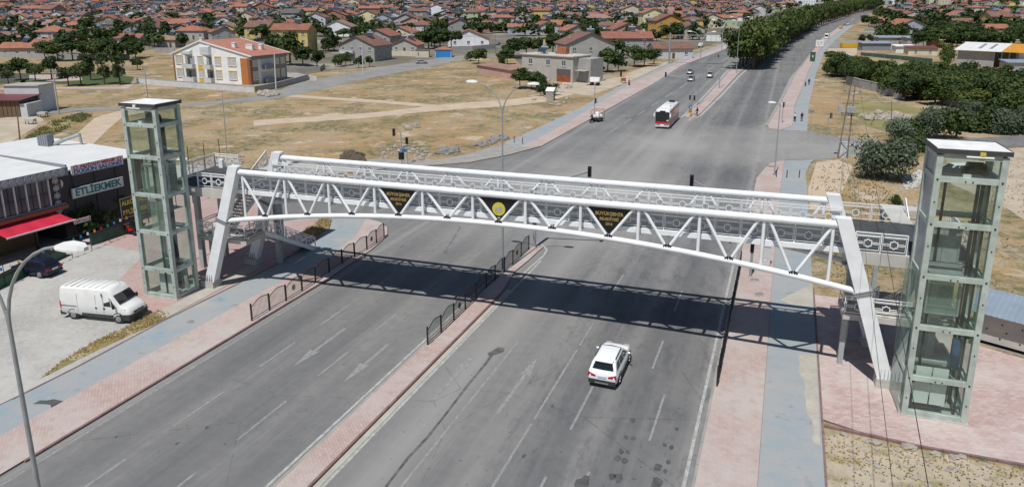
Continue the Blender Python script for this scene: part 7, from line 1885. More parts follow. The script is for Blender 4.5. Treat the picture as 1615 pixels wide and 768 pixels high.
def fit(t, idx, target):
    o = [c for c in KIDS[t.name] if c.name.startswith('lettering')][idx]; vs = [v.co.x for v in o.data.vertices]; w = max(vs)-min(vs); c = (max(vs)+min(vs))/2
    o.data.transform(Matrix.Translation((c, 0, 0)) @ Matrix.Diagonal((target/w, 1, 1, 1)) @ Matrix.Translation((-c, 0, 0)))
fit(t, 0, W*.66); fit(t, 1, W*.92)
for s in (-1, 1):
    b = B(); pts = [(s*W*.42+.16*math.cos(a), -.02, Hh*.24+.24*math.sin(a)) for a in [2*math.pi*i/12 for i in range(13)]]
    for p_, q_ in zip(pts, pts[1:]): b.bar(p_, q_, .08, .02, up=(0, 1, 0))
    b.build('oval_badge', M['bus_red'], t)
t, W, Hh = sign_board('restaurant_sign', 'white sign with big green letters ETLİEKMEK on the dark facade', (113.3,298.8), (194.2,278.1), (195,292.5), (115.2,315.9), .3, 'white', (('ETLİEKMEK', .95, 0, 'steel_green', 1.0, 0, 0),))
MM('sign_green', (0.03, 0.22, 0.19), 0.6); fit(t, 0, W*.9)
for c in KIDS[t.name]:
    if c.name.startswith('lettering'): c.data.materials.clear(); c.data.materials.append(M['sign_green'])
t, W, Hh = sign_board('terrace_sign', 'small dark red sign ETLİEKMEK on two posts at the terrace entrance', (116.8,348), (142.2,339.6), (143,346.4), (116.8,354.9), 2.0, 'car_red', (('ETLİEKMEK', .40, 0, 'white', 1.0, 0, 0),), 'white'); fit(t, 0, W*.86)
for s in (-1, 1): B().bar((s*W*.42, .06, -Hh/2-2.0), (s*W*.42, .06, -Hh/2-.002), .07, .07, up=(1, 0, 0)).build('post', M['black_paint'], t)
t, W, Hh = sign_board('banner', 'black banner with yellow letters behind the left elevator tower', (190,311), (234,305), (234,336), (190,344), 3.2, 'black_paint', (('ALKÖZENLİ', .6, .24, 'emblem_yellow', 1.0, 0, 0), ('ETLİEKMEK', .6, -.24, 'emblem_yellow', 1.0, 0, 0))); fit(t, 0, W*.9); fit(t, 1, W*.9)
for s in (-1, 1): B().bar((s*W*.45, .06, -Hh/2-1.2), (s*W*.45, .06, -Hh/2-.002), .08, .08, up=(1, 0, 0)).build('post', M['black_paint'], t)
c = onp(90.5, 291, .2); t = thing('round_sign', 'round pale sign on the dark facade left of the letter signs', 'sign', tuple(c), math.atan2(dr.y, dr.x)); B().tube((0, -.05, 0), (0, .05, 0), .52, 24).build('disc', M['w_palegrey'], t); B().ball((0, -.06, -.05), (.3, .02, .16), 8, 5).build('printed_dish', M['tile_orange'], t)
# terrace wall, planters, lanterns
wl0, wl1 = at(144, 389), at(226, 361)
t = wall_run('terrace_wall', 'low dark green terrace wall running behind the left elevator tower', [tuple(wl0[:2]), tuple(wl1[:2])], 1.15, 'mesh_green', .2, 'black_paint', 2.0)
wl2, wl3 = at(-30, 470), at(102, 405)
t = wall_run('terrace_wall', 'dark planter wall in front of the terrace beside the navy car', [tuple(wl2[:2]), tuple(wl3[:2])], .95, 'green_paint', .4, 'black_paint', 2.0)
ln = thing('string_lights', 'string of small coloured lanterns along the terrace edge', 'string lights', (wl3.x, wl3.y, 0)); a = Vector((wl2.x, wl2.y, 2.0)); b__ = Vector((wl1.x, wl1.y, 2.2))
bb = B(); bb.path([a.lerp(b__, i/40) - Vector((0, 0, .15*abs(math.sin(i*.8)))) for i in range(41)], .02, 4); bb.build('wire', M['black_paint'], ln, world=True)
for i in range(22):
    q = a.lerp(b__, (i+.5)/22) - Vector((0, 0, .3)); bb = B(); bb.tube(tuple(q), (q.x, q.y, q.z-.22), .08, 7, .10); bb.build('lantern', M[('car_red', 'sign_green', 'blue_paint', 'white', 'yellow')[i % 5]], ln, world=True)
for i in range(9):
    q = a.lerp(b__, i/8); bb = B(); bb.tube((q.x, q.y, 0), (q.x, q.y, 2.2), .03, 5); bb.build('post', M['black_paint'], ln, world=True)
# roof-top duct and vent on the metal roof
t = thing('roof_duct', 'grey bent steel duct rising behind the white metal roof', 'duct', tuple(at(103, 232, 6.9)))
q0, q1 = t.location, None
B().path([(-2.0, -1.2, -.2), (0, 0, .8), (1.2, .9, 1.3)], .2, 8).build('pipe', M['galvanised'], t); B().tube((1.2, .9, 1.4), (1.3, .95, .0), .15, 8).build('outlet', M['galvanised'], t)
t = thing('roof_vent', 'ribbed grey vent box on the back edge of the metal roof', 'vent', tuple(at(74, 233, 6.9)))
for k in range(5): B().bx(-.75+.3*k, -.5+.3*k, -.4, .4, 0, 1.3+.05*k).build('rib', M['trim_grey'], t)
# ------------------------------------------------------------------ vehicles and people
def wheel_meshes(r, w):
    t = B(); rings = []
    for y, q in ((-w/2, r*.80), (-w/2+.02, r*.97), (w/2-.02, r*.97), (w/2, r*.80)): rings.append([(q*math.cos(a), y, q*math.sin(a)) for a in [2*math.pi*i/20 for i in range(20)]])
    t.loft(rings); h = B()
    h.loft([[(.60*r*math.cos(a), -w/2-.012, .60*r*math.sin(a)) for a in [2*math.pi*i/16 for i in range(16)]], [(.66*r*math.cos(a), -w/2+.02, .66*r*math.sin(a)) for a in [2*math.pi*i/16 for i in range(16)]]])
    for i in range(5):
        a = 2*math.pi*i/5; h.bar((.08*r*math.cos(a), -w/2-.03, .08*r*math.sin(a)), (.58*r*math.cos(a), -w/2-.02, .58*r*math.sin(a)), .16*r, .03, up=(0, 1, 0))
    return t.mesh('wheel', M['tyre'], True), h.mesh('rim', M['rim'])
WHL = {}
def wheel(par, x, y, r, w=.22):
    k = (r, w)
    if k not in WHL: WHL[k] = wheel_meshes(r, w)
    o = inst(WHL[k][0], 'wheel', par, (x, y, r), 0 if y < 0 else math.pi); inst(WHL[k][1], 'rim', o)
def arch(par, x, y, r, m):
    b = B(); s = -1 if y < 0 else 1; n = 14
    for i in range(n):
        a0_, a1_ = math.pi*i/n-.15, math.pi*(i+1)/n-.15+.0
        b.slab([(x+r*math.cos(a0_), y, r*.93+r*math.sin(a0_)), (x+r*math.cos(a1_), y, r*.93+r*math.sin(a1_)), (x+r*1.13*math.cos(a1_), y, r*.93+r*1.13*math.sin(a1_)), (x+r*1.13*math.cos(a0_), y, r*.93+r*1.13*math.sin(a0_))], (0, s, 0), .03)
    b.tube((x, y-s*.02, r*.93), (x, y+s*.006, r*.93), r*1.0, 18)
    b.build('wheel_arch', M[m], par)
def car(label, x, y, rz, col, L=4.3, W=1.78, H=1.48, style='hatch', cat='car', name='car', group=None, z=None, detail=True, dark=None, plate_txt=True):
    """front at +x; body lofted from cross sections, greenhouse with separate glass"""
    z0 = (G(x, y)+.035) if z is None else z
    t = thing(name, label, cat, (x, y, z0), rz, group); hw = W/2; r = .33 if style != 'suv' else .36; zb0 = .22 if style != 'suv' else .26
    bl = H*.62
    f, bk = L/2, -L/2
    hood = {'hatch': .60, 'sedan': .60, 'suv': .64, 'mpv': .66}[style]*H*1.02
    secs = [(bk, .50, .42, bl*.88, .86), (bk+.06, .42, .30, bl*.97, .93), (bk+.30, .25, zb0, bl, .985), (-L*.2, .2, zb0, bl, 1.0), (L*.08, .2, zb0, bl*.985, 1.0), (L*.22, .2, zb0, bl*.97, .99), (f-.75, .22, zb0, hood*.97, .97), (f-.32, .28, zb0, hood*.86, .95), (f-.10, .38, .28, hood*.72, .88), (f, .45, .36, hood*.56, .78)]
    if style == 'sedan': secs[0] = (bk, .5, .40, bl*.92, .84)
    b = B(); rings = []
    for x_, _, zl, zh, k in secs:
        w = hw*k; m_ = (zl+zh)/2
        half = [(0, zl), (w*.86, zl), (w*.97, zl+.10), (w, m_), (w*.985, zh-.14), (w*.90, zh-.02), (w*.6, zh+.02), (0, zh+.035)]
        ring = [(x_, a, c) for a, c in half] + [(x_, -a, c) for a, c in reversed(half[1:-1])]
        rings.append(ring)
    b.loft(rings)
    # greenhouse
    xr0, xf0 = {'hatch': (bk+.22, L*.235), 'sedan': (bk+.75, L*.22), 'suv': (bk+.14, L*.27), 'mpv': (bk+.12, L*.30)}[style]
    xr1, xf1 = {'hatch': (bk+.75, L*.06), 'sedan': (bk+1.3, L*.05), 'suv': (bk+.50, L*.06), 'mpv': (bk+.35, L*.10)}[style]
    zlo, zhi = bl-.06, H; wl, wh = hw*.93, hw*.74
    G0 = [(xr0, -wl), (xf0, -wl), (xf0, wl), (xr0, wl)]; G1 = [(xr1, -wh), (xf1, -wh), (xf1, wh), (xr1, wh)]
    def gp(u, v, side):   # u along 0 rear..1 front, v height
        if side in (-1, 1):
            a = Vector((xr0+(xf0-xr0)*u, side*wl, zlo)); c = Vector((xr1+(xf1-xr1)*u, side*wh, zhi-.05)); return a.lerp(c, v)
        if side == 'f': a = Vector((xf0, -wl+2*wl*u, zlo)); c = Vector((xf1, -wh+2*wh*u, zhi-.05)); return a.lerp(c, v)
        a = Vector((xr0, -wl+2*wl*u, zlo)); c = Vector((xr1, -wh+2*wh*u, zhi-.05)); return a.lerp(c, v)
    rg = []
    for v, xi, yi in ((0, 0, 0), (.86, 0, 0), (1.0, .10, .06), (1.03, .30, .2)):
        base = [gp(0, min(v, 1), -1), gp(1, min(v, 1), -1), gp(1, min(v, 1), 1), gp(0, min(v, 1), 1)]
        c = []
        for q, (sx, sy) in zip(base, ((1, 1), (-1, 1), (-1, -1), (1, -1))): c.append((q.x+sx*xi, q.y+sy*yi, q.z + (0 if v <= 1 else .05)))
        mids = []
        for i in range(4):
            p_, q_ = Vector(c[i]), Vector(c[(i+1) % 4]); mids += [tuple(p_), tuple(p_.lerp(q_, .5) + (Vector((0, 0, .012)) if v > .9 else Vector((0, 0, 0))) + (Vector((.05, 0, 0)) if i == 1 else Vector((-.03, 0, 0)) if i == 3 else Vector((0, 0, 0))))]
        rg.append(mids)
    b.loft(rg); b.build('body', M[col], t, smooth=True)
    def glass(nm, us, vs_, side, off=.012):
        p = [gp(us[0], vs_[0], side), gp(us[1], vs_[0], side), gp(us[2], vs_[1], side), gp(us[3], vs_[1], side)]
        n = (p[1]-p[0]).cross(p[3]-p[0]).normalized(); c = sum(p, Vector())/4
        if n.dot(c-Vector((0, 0, .6))) < 0: n = -n
        q = B(); bulge = .05 if side in ('f', 'r') else 0
        mid = [(p[0]+p[1])/2 + n*bulge, (p[3]+p[2])/2 + n*bulge]
        for A_ in ([p[0], mid[0], mid[1], p[3]], [mid[0], p[1], p[2], mid[1]]): q.slab(A_, n, off)
        q.build(nm, M['car_glass'], t)
    glass('windscreen', (.06, .94, .92, .08), (.14, .90), 'f'); glass('rear_window', (.09, .91, .88, .12), (.26 if style == 'suv' else .22, .88), 'r')
    for s in (-1, 1):
        glass('side_window', (.70, .95, .90, .70), (.16, .84), s); glass('side_window', (.38, .67, .67, .38), (.16, .84), s); glass('side_window', (.10, .35, .35, .14), (.20, .82), s)
        for x_ in (L*.31, -L*.30): wheel(t, x_, s*(hw-.105), r); arch(t, x_, s*(hw-.03), r*1.12, 'black_paint' if style != 'suv' else 'plastic')
        q = B(); q.ball((L*.155, s*(hw+.10), bl+.06), (.08, .11, .075), 8, 5); q.bar((L*.165, s*(hw-.05), bl), (L*.155, s*(hw+.03), bl+.04), .04, .04); q.build('mirror', M[col if style == 'suv' else 'plastic'], t, smooth=True)
        q = B(); q.slab([(bk+.015, s*hw*.42, bl*.74), (bk+.015, s*hw*.42, bl*.83), (bk+.05, s*hw*.93, bl*.96), (bk+.06, s*hw*.97, bl*.70)], (-1, 0, 0), .04); q.build('tail_light', M['lamp_red'], t)
        q = B(); q.slab([(f-.10, s*hw*.45, hood*.66), (f-.10, s*hw*.45, hood*.82), (f-.16, s*hw*.84, hood*.84), (f-.16, s*hw*.84, hood*.68)], (1, 0, 0), .05); q.build('headlight', M['lamp_clear'], t)
        if detail:
            q = B(); q.bar((L*.02, s*(hw-.005), bl*.80), (L*.02+.18, s*(hw-.005), bl*.80), .02, .03); q.bar((-L*.17, s*(hw-.005), bl*.80), (-L*.17+.18, s*(hw-.005), bl*.80), .02, .03); q.build('door_handle', M[col if style == 'suv' else 'plastic'], t)
            q = B(); q.bar((L*.04, s*(hw-.012), zb0+.10), (L*.015, s*(hw-.012), bl-.05), .012, .02, up=(0, 1, 0)); q.bar((L*-.16, s*(hw-.012), zb0+.10), (L*-.165, s*(hw-.012), bl-.05), .012, .02, up=(0, 1, 0)); q.build('door_gap', M['black_paint'], t)
            if style == 'suv':
                q = B(); q.bar((L*.02, s*wh*.93, H+.05), (-L*.33, s*wh*.93, H+.04), .04, .03); q.build('roof_rail', M['black_paint'], t)
                q = B(); q.bx(-L*.30+.4, L*.31-.4, s*(hw-.02)-.02, s*(hw-.02)+.02, .22, .42); q.build('sill_trim', M['plastic'], t)
    q = B(); q.bx(bk-.03, bk+.10, -hw*.90, hw*.90, .30 if style == 'suv' else .34, .56 if style == 'suv' else .46); q.build('rear_bumper', M['plastic'], t)
    q = B(); q.bx(f-.12, f+.03, -hw*.76, hw*.76, .28, .44); q.build('front_bumper', M['plastic'], t)
    q = B(); q.bx(f-.05, f+.01, -hw*.42, hw*.42, .46, .60); q.build('grille', M['black_paint'], t)
    q = B(); q.bx(bk-.035, bk+.0, -.27, .27, bl*.70, bl*.70+.13); q.build('number_plate', M['plate'], t)
    q = B(); q.bx(f+.012, f+.03, -.26, .26, .42, .53); q.build('number_plate', M['plate'], t)
    if style == 'suv':
        q = B(); q.bx(bk-.045, bk-.01, -hw*.45, hw*.45, .33, .42); q.build('skid_plate', M['rim'], t)
        q = B(); q.slab([(bk+.58, -wh*.85, H+.015), (bk+.58, wh*.85, H+.015), (bk+.30, wh*.80, H-.06), (bk+.30, -wh*.80, H-.06)], (0, 0, 1), .04); q.build('spoiler', M[col], t)
    return t
RD = R(90) - math.atan(K)
def facing(p, q): return math.atan2(q.y-p.y, q.x-p.x)
car('white SUV driving away from the camera in the near lanes', -6.47, 39.9, RD, 'car_white', 4.44, 1.80, 1.62, 'suv', z=.04)
p, q = at(65, 441), at(26, 436.5); a = facing(p, q); c = (p+q)/2; nrm = Vector((math.sin(a), -math.cos(a), 0))
car('dark navy hatchback parked nose-in at the restaurant planter', c.x-nrm.x*.8 if nrm.y < 0 else c.x+nrm.x*.8, c.y+abs(nrm.y)*.8, a, 'car_navy', 3.95, 1.66, 1.42, 'hatch', z=.1)
UPR = R(-90) - math.atan(K)
for px, py, col, st, lb in ((1119,124,'car_beige','mpv','pale beige people carrier coming down the far left lanes'), (1087.5,118,'car_silver','sedan','rear one of two silver cars coming down the far lanes'), (1089,129.5,'car_silver','hatch','front one of two silver cars coming down the far lanes')):
    p = at(px, py); car(lb, p.x, p.y+2, UPR, col, 4.2, 1.75, 1.5 if st != 'mpv' else 1.75, st)
p = at(665, 101); car('silver hatchback parked on the street below the blue gate', p.x, p.y, YAW + R(8), 'car_silver', 4.3, 1.75, 1.45, 'hatch')
p = at(1337, 40); car('white car far ahead where the road bends', p.x, p.y, RD-R(12), 'car_white', 4.3, 1.75, 1.45, 'sedan')
p = at(798, 77); car('dark car parked right of the white gabled house', p.x, p.y, YAW, 'black_paint', 4.3, 1.75, 1.5, 'hatch'); p = at(785, 71); car('grey car parked behind the dark car near the white gabled house', p.x, p.y, YAW + R(70), 'car_silver', 4.3, 1.75, 1.5, 'hatch')
p = at(33, 66); p = at(408, 66); car('dark blue car parked behind the red-roofed apartment block', p.x, p.y, YAW+R(10), 'car_navy', 4.5, 1.8, 1.6, 'mpv')
p = at(1504, 279); car('white minivan parked on the pale dirt, seen through the tower glass', p.x, p.y, YAW + R(184), 'van_white', 4.4, 1.8, 1.8, 'mpv')
p = at(1446, 100); car('dark red car parked inside the open barn', at(1578,107).x, at(1578,107).y+6, YAW, 'car_red', 4.3, 1.75, 1.45, 'hatch')
# --- delivery van
def van(label, p, a, z=.1):
    t = thing('delivery_van', label, 'van', (p.x, p.y, z), a); L, W, H = 5.6, 2.0, 2.45; f, k = L/2, -L/2
    b = B(); rings = []
    secs = [(k, .45, 2.30, .96), (k+.08, .38, 2.40, .99), (-.6, .34, H, 1), (f-1.95, .34, H, 1), (f-1.62, .34, H-.04, .995), (f-1.36, .34, 2.10, .99), (f-1.00, .34, 1.66, .985), (f-.78, .34, 1.36, .97), (f-.35, .34, 1.17, .93), (f-.12, .36, 1.02, .88), (f, .42, .72, .80)]
    for x_, zl, zh, w_ in secs:
        w = W/2*w_; tl = .90 if zh > 1.5 else .93
        half = [(0, zl), (w*.9, zl), (w, zl+.15), (w, zl+(zh-zl)*.45), (w*.985, zl+(zh-zl)*.72), (w*tl, zh-.08), (w*tl-.12, zh), (0, zh+.02)]
        rings.append([(x_, a_, c_) for a_, c_ in half] + [(x_, -a_, c_) for a_, c_ in reversed(half[1:-1])])
    b.loft(rings); b.build('body', M['van_white'], t, smooth=True)
    # windscreen follows the slope between f-.84 and f-1.44
    b = B()
    za, zb_, xa_, xb_ = 1.44, 2.02, f-.80, f-1.27
    for s0, s1 in ((-1, 0), (0, 1)):
        p_ = [Vector((xa_+(.03 if s0 == 0 else 0), s0*.86, za)), Vector((xa_+(.03 if s1 == 0 else 0), s1*.86, za)), Vector((xb_+(.03 if s1 == 0 else 0), s1*.80, zb_)), Vector((xb_+(.03 if s0 == 0 else 0), s0*.80, zb_))]
        b.slab(p_, (.75, 0, .62), .03)
    b.build('windscreen', M['car_glass'], t)
    b = B(); b.bx(f-1.15, f-.95, -.55, .1, 1.42, 1.5); 
    for s in (-1, 1):
        y_ = s*(W/2-.004)
        q = B(); q.slab([(f-1.98, y_, 1.25), (f-1.42, y_, 1.25), (f-1.46, y_-s*.05, 1.86), (f-1.98, y_-s*.05, 1.86)], (0, s, 0), .018); q.build('side_window', M['car_glass'], t)
        q = B(); q.slab([(f-1.36, y_, 1.22), (f-1.02, y_, 1.16), (f-1.40, y_-s*.05, 1.80)], (0, s, 0), .018); q.build('side_window', M['car_glass'], t)
        q = B(); q.bx(k+.08, k+1.35, y_-.012, y_+.012, 1.02, 1.07); q.bx(-1.05, f-1.35, y_-.03, y_+.03, .42, .60); q.build('side_strip', M['plastic'], t)
        for xx in (f-2.05, f-2.62, k+1.45, f-1.98+.0): 
            q = B(); q.bx(xx-.006, xx+.006, y_-.01, y_+.008, .62, 2.05); q.build('door_gap', M['trim_grey'], t)
        for xx in (f-2.12, f-2.78): q = B(); q.ball((xx+.15, y_, 1.05), (.10, .03, .09), 8, 5); q.build('door_handle', M['black_paint'], t)
        q = B(); q.bx(f-2.10, f-2.05, y_-.02, y_+.02, 1.95, 2.2); q.build('vent', M['black_paint'], t)
        q = B(); q.ball((f-1.05, s*(W/2+.17), 1.34), (.09, .13, .20), 8, 6); q.bar((f-1.1, s*(W/2-.02), 1.28), (f-1.05, s*(W/2+.12), 1.3), .05, .05); q.build('mirror', M['black_paint'], t, smooth=True)
        q = B(); q.slab([(f-.30, s*.58, .82), (f-.22, s*.58, 1.02), (f-.42, s*.90, 1.12), (f-.42, s*.90, .86)], (1, s*.35, 0), .05); q.build('headlight', M['lamp_clear'], t)
        q = B(); q.bx(k-.02, k+.06, s*.97-.04, s*.97+.04, .80, 1.35); q.build('tail_light', M['lamp_red'], t)
        for x_ in (f-.92, k+.98): wheel(t, x_, s*(W/2-.12), .34, .22); arch(t, x_, s*(W/2-.035), .40, 'plastic')
    q = B(); q.loft([[(f-.55, -.98, .26), (f-.55, .98, .26), (f-.55, .98, .68), (f-.55, -.98, .68)], [(f-.05, -.93, .26), (f-.05, .93, .26), (f-.05, .93, .70), (f-.05, -.93, .70)], [(f+.10, -.72, .30), (f+.10, .72, .30), (f+.10, .72, .66), (f+.10, -.72, .66)]]); q.build('front_bumper', M['plastic'], t)
    q = B(); q.slab([(f-.005, -.50, .72), (f-.005, .50, .72), (f-.14, .50, .92), (f-.14, -.50, .92)], (1, 0, .4), .03); q.build('grille', M['black_paint'], t)
    q = B(); q.tube((f-.06, 0, .82), (f-.02, 0, .83), .07, 14); q.build('front_badge', M['rim'], t)
    q = B(); q.bx(k-.10, k+.25, -.97, .97, .30, .62); q.build('rear_bumper', M['plastic'], t)
    for k_ in range(7): q = B(); q.bx(k+.35+.5*k_, k+.42+.5*k_, -.80, .80, H+.01, H+.03); q.build('roof_rib', M['van_dust'], t)
    q = B(); q.tube((f-1.6, .35, H-.02), (f-1.75, .35, H+.35), .008, 5); q.build('aerial', M['black_paint'], t)
    return t
p, q = at(112, 505), at(192, 513); a = facing(p, q); c = (p+q)/2; up_ = Vector((-math.sin(a), math.cos(a), 0)); c = c + up_*1.0
van('white high-roofed delivery van parked on the court beside the weeds', c, a)
# --- coach
p = at(1047, 203.5); t = thing('coach', 'white coach with a red front and pinkish sides coming down the far lanes', 'coach', (p.x, p.y+5.6, .035), UPR)
L, W, H = 11.6, 2.5, 3.45; f, k = L/2, -L/2; b = B(); rings = []
for x_, zh, w_ in ((k, 3.2, .95), (k+.15, 3.35, 1), (0, H, 1), (f-.5, H, 1), (f-.22, H-.06, .98), (f-.02, H-.5, .95)):
    w = W/2*w_; half = [(0, .35), (w, .35), (w, zh-.55), (w*.97, zh-.18), (w*.86, zh), (0, zh+.04)]
    rings.append([(x_, a_, c_) for a_, c_ in half] + [(x_, -a_, c_) for a_, c_ in reversed(half[1:-1])])
b.loft(rings); b.build('body', M['car_white'], t, smooth=True)
B().bx(f-.02, f+.06, -1.18, 1.18, 1.25, 3.02).build('windscreen', M['car_glass'], t); B().bx(f-.02, f+.05, -1.18, 1.18, .90, 1.24).build('front_panel', M['bus_red'], t); B().bx(f-.02, f+.10, -1.18, 1.18, .36, .60).build('front_bumper', M['w_palegrey'], t)
B().bx(f-.02, f+.07, -1.1, -.35, .61, .85).build('headlight', M['car_silver'], t); B().bx(f-.02, f+.07, .35, 1.1, .61, .85).build('headlight', M['car_silver'], t); B().bx(f+.04, f+.065, -.5, .5, 3.03, 3.25).build('destination_board', M['black_paint'], t)
B().bx(f+.065, f+.075, .75, 1.1, 1.42, 1.62).build('notice', M['white'], t)
for s in (-1, 1):
    y_ = s*(W/2)
    q = B(); q.bx(k+.3, f-.3, y_-.012 if s > 0 else y_-.02, y_+.02 if s > 0 else y_+.012, 1.5, 2.85); q.build('side_window', M['car_glass'], t)
    q = B(); q.bx(k+.1, f-.1, y_-.014 if s > 0 else y_-.018, y_+.018 if s > 0 else y_+.014, .5, 1.49); q.build('side_stripe', M['bus_pink'], t)
    q = B(); q.bx(k+.1, f-.3, y_-.05, y_+.016, 2.86, 3.2) if s > 0 else q.bx(k+.1, f-.3, y_-.016, y_+.05, 2.86, 3.2); q.build('side_stripe', M['bus_pink'], t)
    q = B(); q.path([(f-.1, s*1.2, 3.0), (f+.3, s*1.38, 2.9), (f+.3, s*1.42, 2.7)], .04, 6); q.bx(f+.2, f+.34, s*1.42-.12, s*1.42+.12, 2.2, 2.75); q.build('mirror', M['car_white'], t)
    for x_ in (f-2.4, k+2.9): wheel(t, x_, s*(W/2-.16), .48, .30); arch(t, x_, s*(W/2-.02), .54, 'black_paint')
B().bx(.8, 2.4, -.7, .7, H+.03, H+.22).build('roof_unit', M['white'], t); B().bx(k+.6, k+1.4, -.5, .5, H-.02, H+.3).build('roof_hatch', M['black_paint'], t)
# --- minibus, lorry
p = at(1305, 62); t = thing('minibus', 'white minibus driving away along the far right lanes', 'minibus', (p.x, p.y+3, G(p.x, p.y)+.04), RD-R(8)); b = B(); rings = []
for x_, zh, w_ in ((-3.4, 2.5, .95), (-3.25, 2.62, 1), (2.2, 2.65, 1), (2.9, 2.3, .97), (3.4, 1.2, .9)):
    w = 1.05*w_; half = [(0, .35), (w, .35), (w, zh*.75), (w*.9, zh), (0, zh+.03)]; rings.append([(x_, a_, c_) for a_, c_ in half] + [(x_, -a_, c_) for a_, c_ in reversed(half[1:-1])])
b.loft(rings); b.build('body', M['car_white'], t, smooth=True); B().bx(-3.45, -3.38, -.8, .8, 1.3, 2.2).build('rear_window', M['car_glass'], t)
for s in (-1, 1):
    B().bx(-3.1, 2.0, s*1.05-.02, s*1.05+.02, 1.35, 2.1).build('side_window', M['car_glass'], t); [wheel(t, x_, s*.93, .36) for x_ in (-2.2, 2.3)]; B().bx(-3.45, -3.38, s*.85-.1, s*.85+.1, .9, 1.2).build('tail_light', M['lamp_red'], t)
p = at(1350, 76); t = thing('lorry', 'yellow tipper lorry with a blue cab parked by the sheds', 'lorry', (p.x, p.y, .05), YAW + R(2)); B().bx(-7, 3.4, -1.2, 1.2, 1.3, 2.0).build('tipper_floor', M['yellow'], t); B().bx(-7, 3.4, -1.25, -1.15, 2.01, 3.3).build('tipper_side', M['yellow'], t); B().bx(-7, 3.4, 1.15, 1.25, 2.01, 3.3).build('tipper_side', M['yellow'], t); B().bx(-7, -6.9, -1.14, 1.14, 2.01, 3.3).build('tailgate', M['yellow'], t); B().bx(3.3, 3.4, -1.14, 1.14, 2.01, 3.6).build('headboard', M['yellow'], t)
b = B(); b.loft([[(3.8, -1.2, .8), (3.8, 1.2, .8), (3.8, 1.2, 3.0), (3.8, -1.2, 3.0)], [(5.2, -1.2, .8), (5.2, 1.2, .8), (5.1, 1.1, 3.2), (5.1, -1.1, 3.2)], [(6.0, -1.15, .8), (6.0, 1.15, .8), (5.8, 1.0, 2.6), (5.8, -1.0, 2.6)]]); b.build('cab', M['blue_paint'], t); B().bx(-7, 5.5, -.5, .5, .9, 1.29).build('chassis', M['black_paint'], t); B().bx(4.3, 5.2, -1.24, -1.2, 1.9, 2.7).build('side_window', M['car_glass'], t)
for k_ in range(9): B().bx(-6.6+1.15*k_, -6.45+1.15*k_, -1.33, -1.251, 1.4, 3.3).build('side_rib', M['yellow'], t)
for s in (-1, 1): [wheel(t, x_, s*1.0, .5, .35) for x_ in (-5.2, -4.0, 4.8)]
p = at(1326, 46); t = thing('pickup', 'small yellow open-backed lorry farther along the right lanes', 'lorry', (p.x, p.y, G(p.x, p.y)+.04), RD-R(10)); B().bx(-2.4, 1.0, -.9, .9, .7, 2.2).build('load_bed', M['yellow'], t); b = B(); b.loft([[(1.1, -.85, .5), (1.1, .85, .5), (1.1, .8, 2.0), (1.1, -.8, 2.0)], [(2.4, -.85, .5), (2.4, .85, .5), (2.0, .75, 1.9), (2.0, -.75, 1.9)]]); b.build('cab', M['trim_yellow'], t); B().bx(-2.3, 2.2, -.4, .4, .4, .69).build('chassis', M['black_paint'], t); [wheel(t, x_, s*.8, .33) for x_ in (-1.6, 1.7) for s in (-1, 1)]
p = at(1105, 75); t = thing('pickup', 'small white lorry parked beside the far left pavement', 'lorry', tuple(p), RD); B().bx(-2.4, 1.0, -.95, .95, .7, 1.6).build('load_bed', M['van_white'], t); b = B(); b.loft([[(1.1, -.9, .5), (1.1, .9, .5), (1.1, .85, 2.0), (1.1, -.85, 2.0)], [(2.5, -.9, .5), (2.5, .9, .5), (2.1, .8, 1.95), (2.1, -.8, 1.95)]]); b.build('cab', M['van_white'], t); B().bx(1.3, 2.0, -.93, -.9, 1.3, 1.8).build('side_window', M['car_glass'], t); [wheel(t, x_, s*.82, .36) for x_ in (-1.6, 1.7) for s in (-1, 1)]
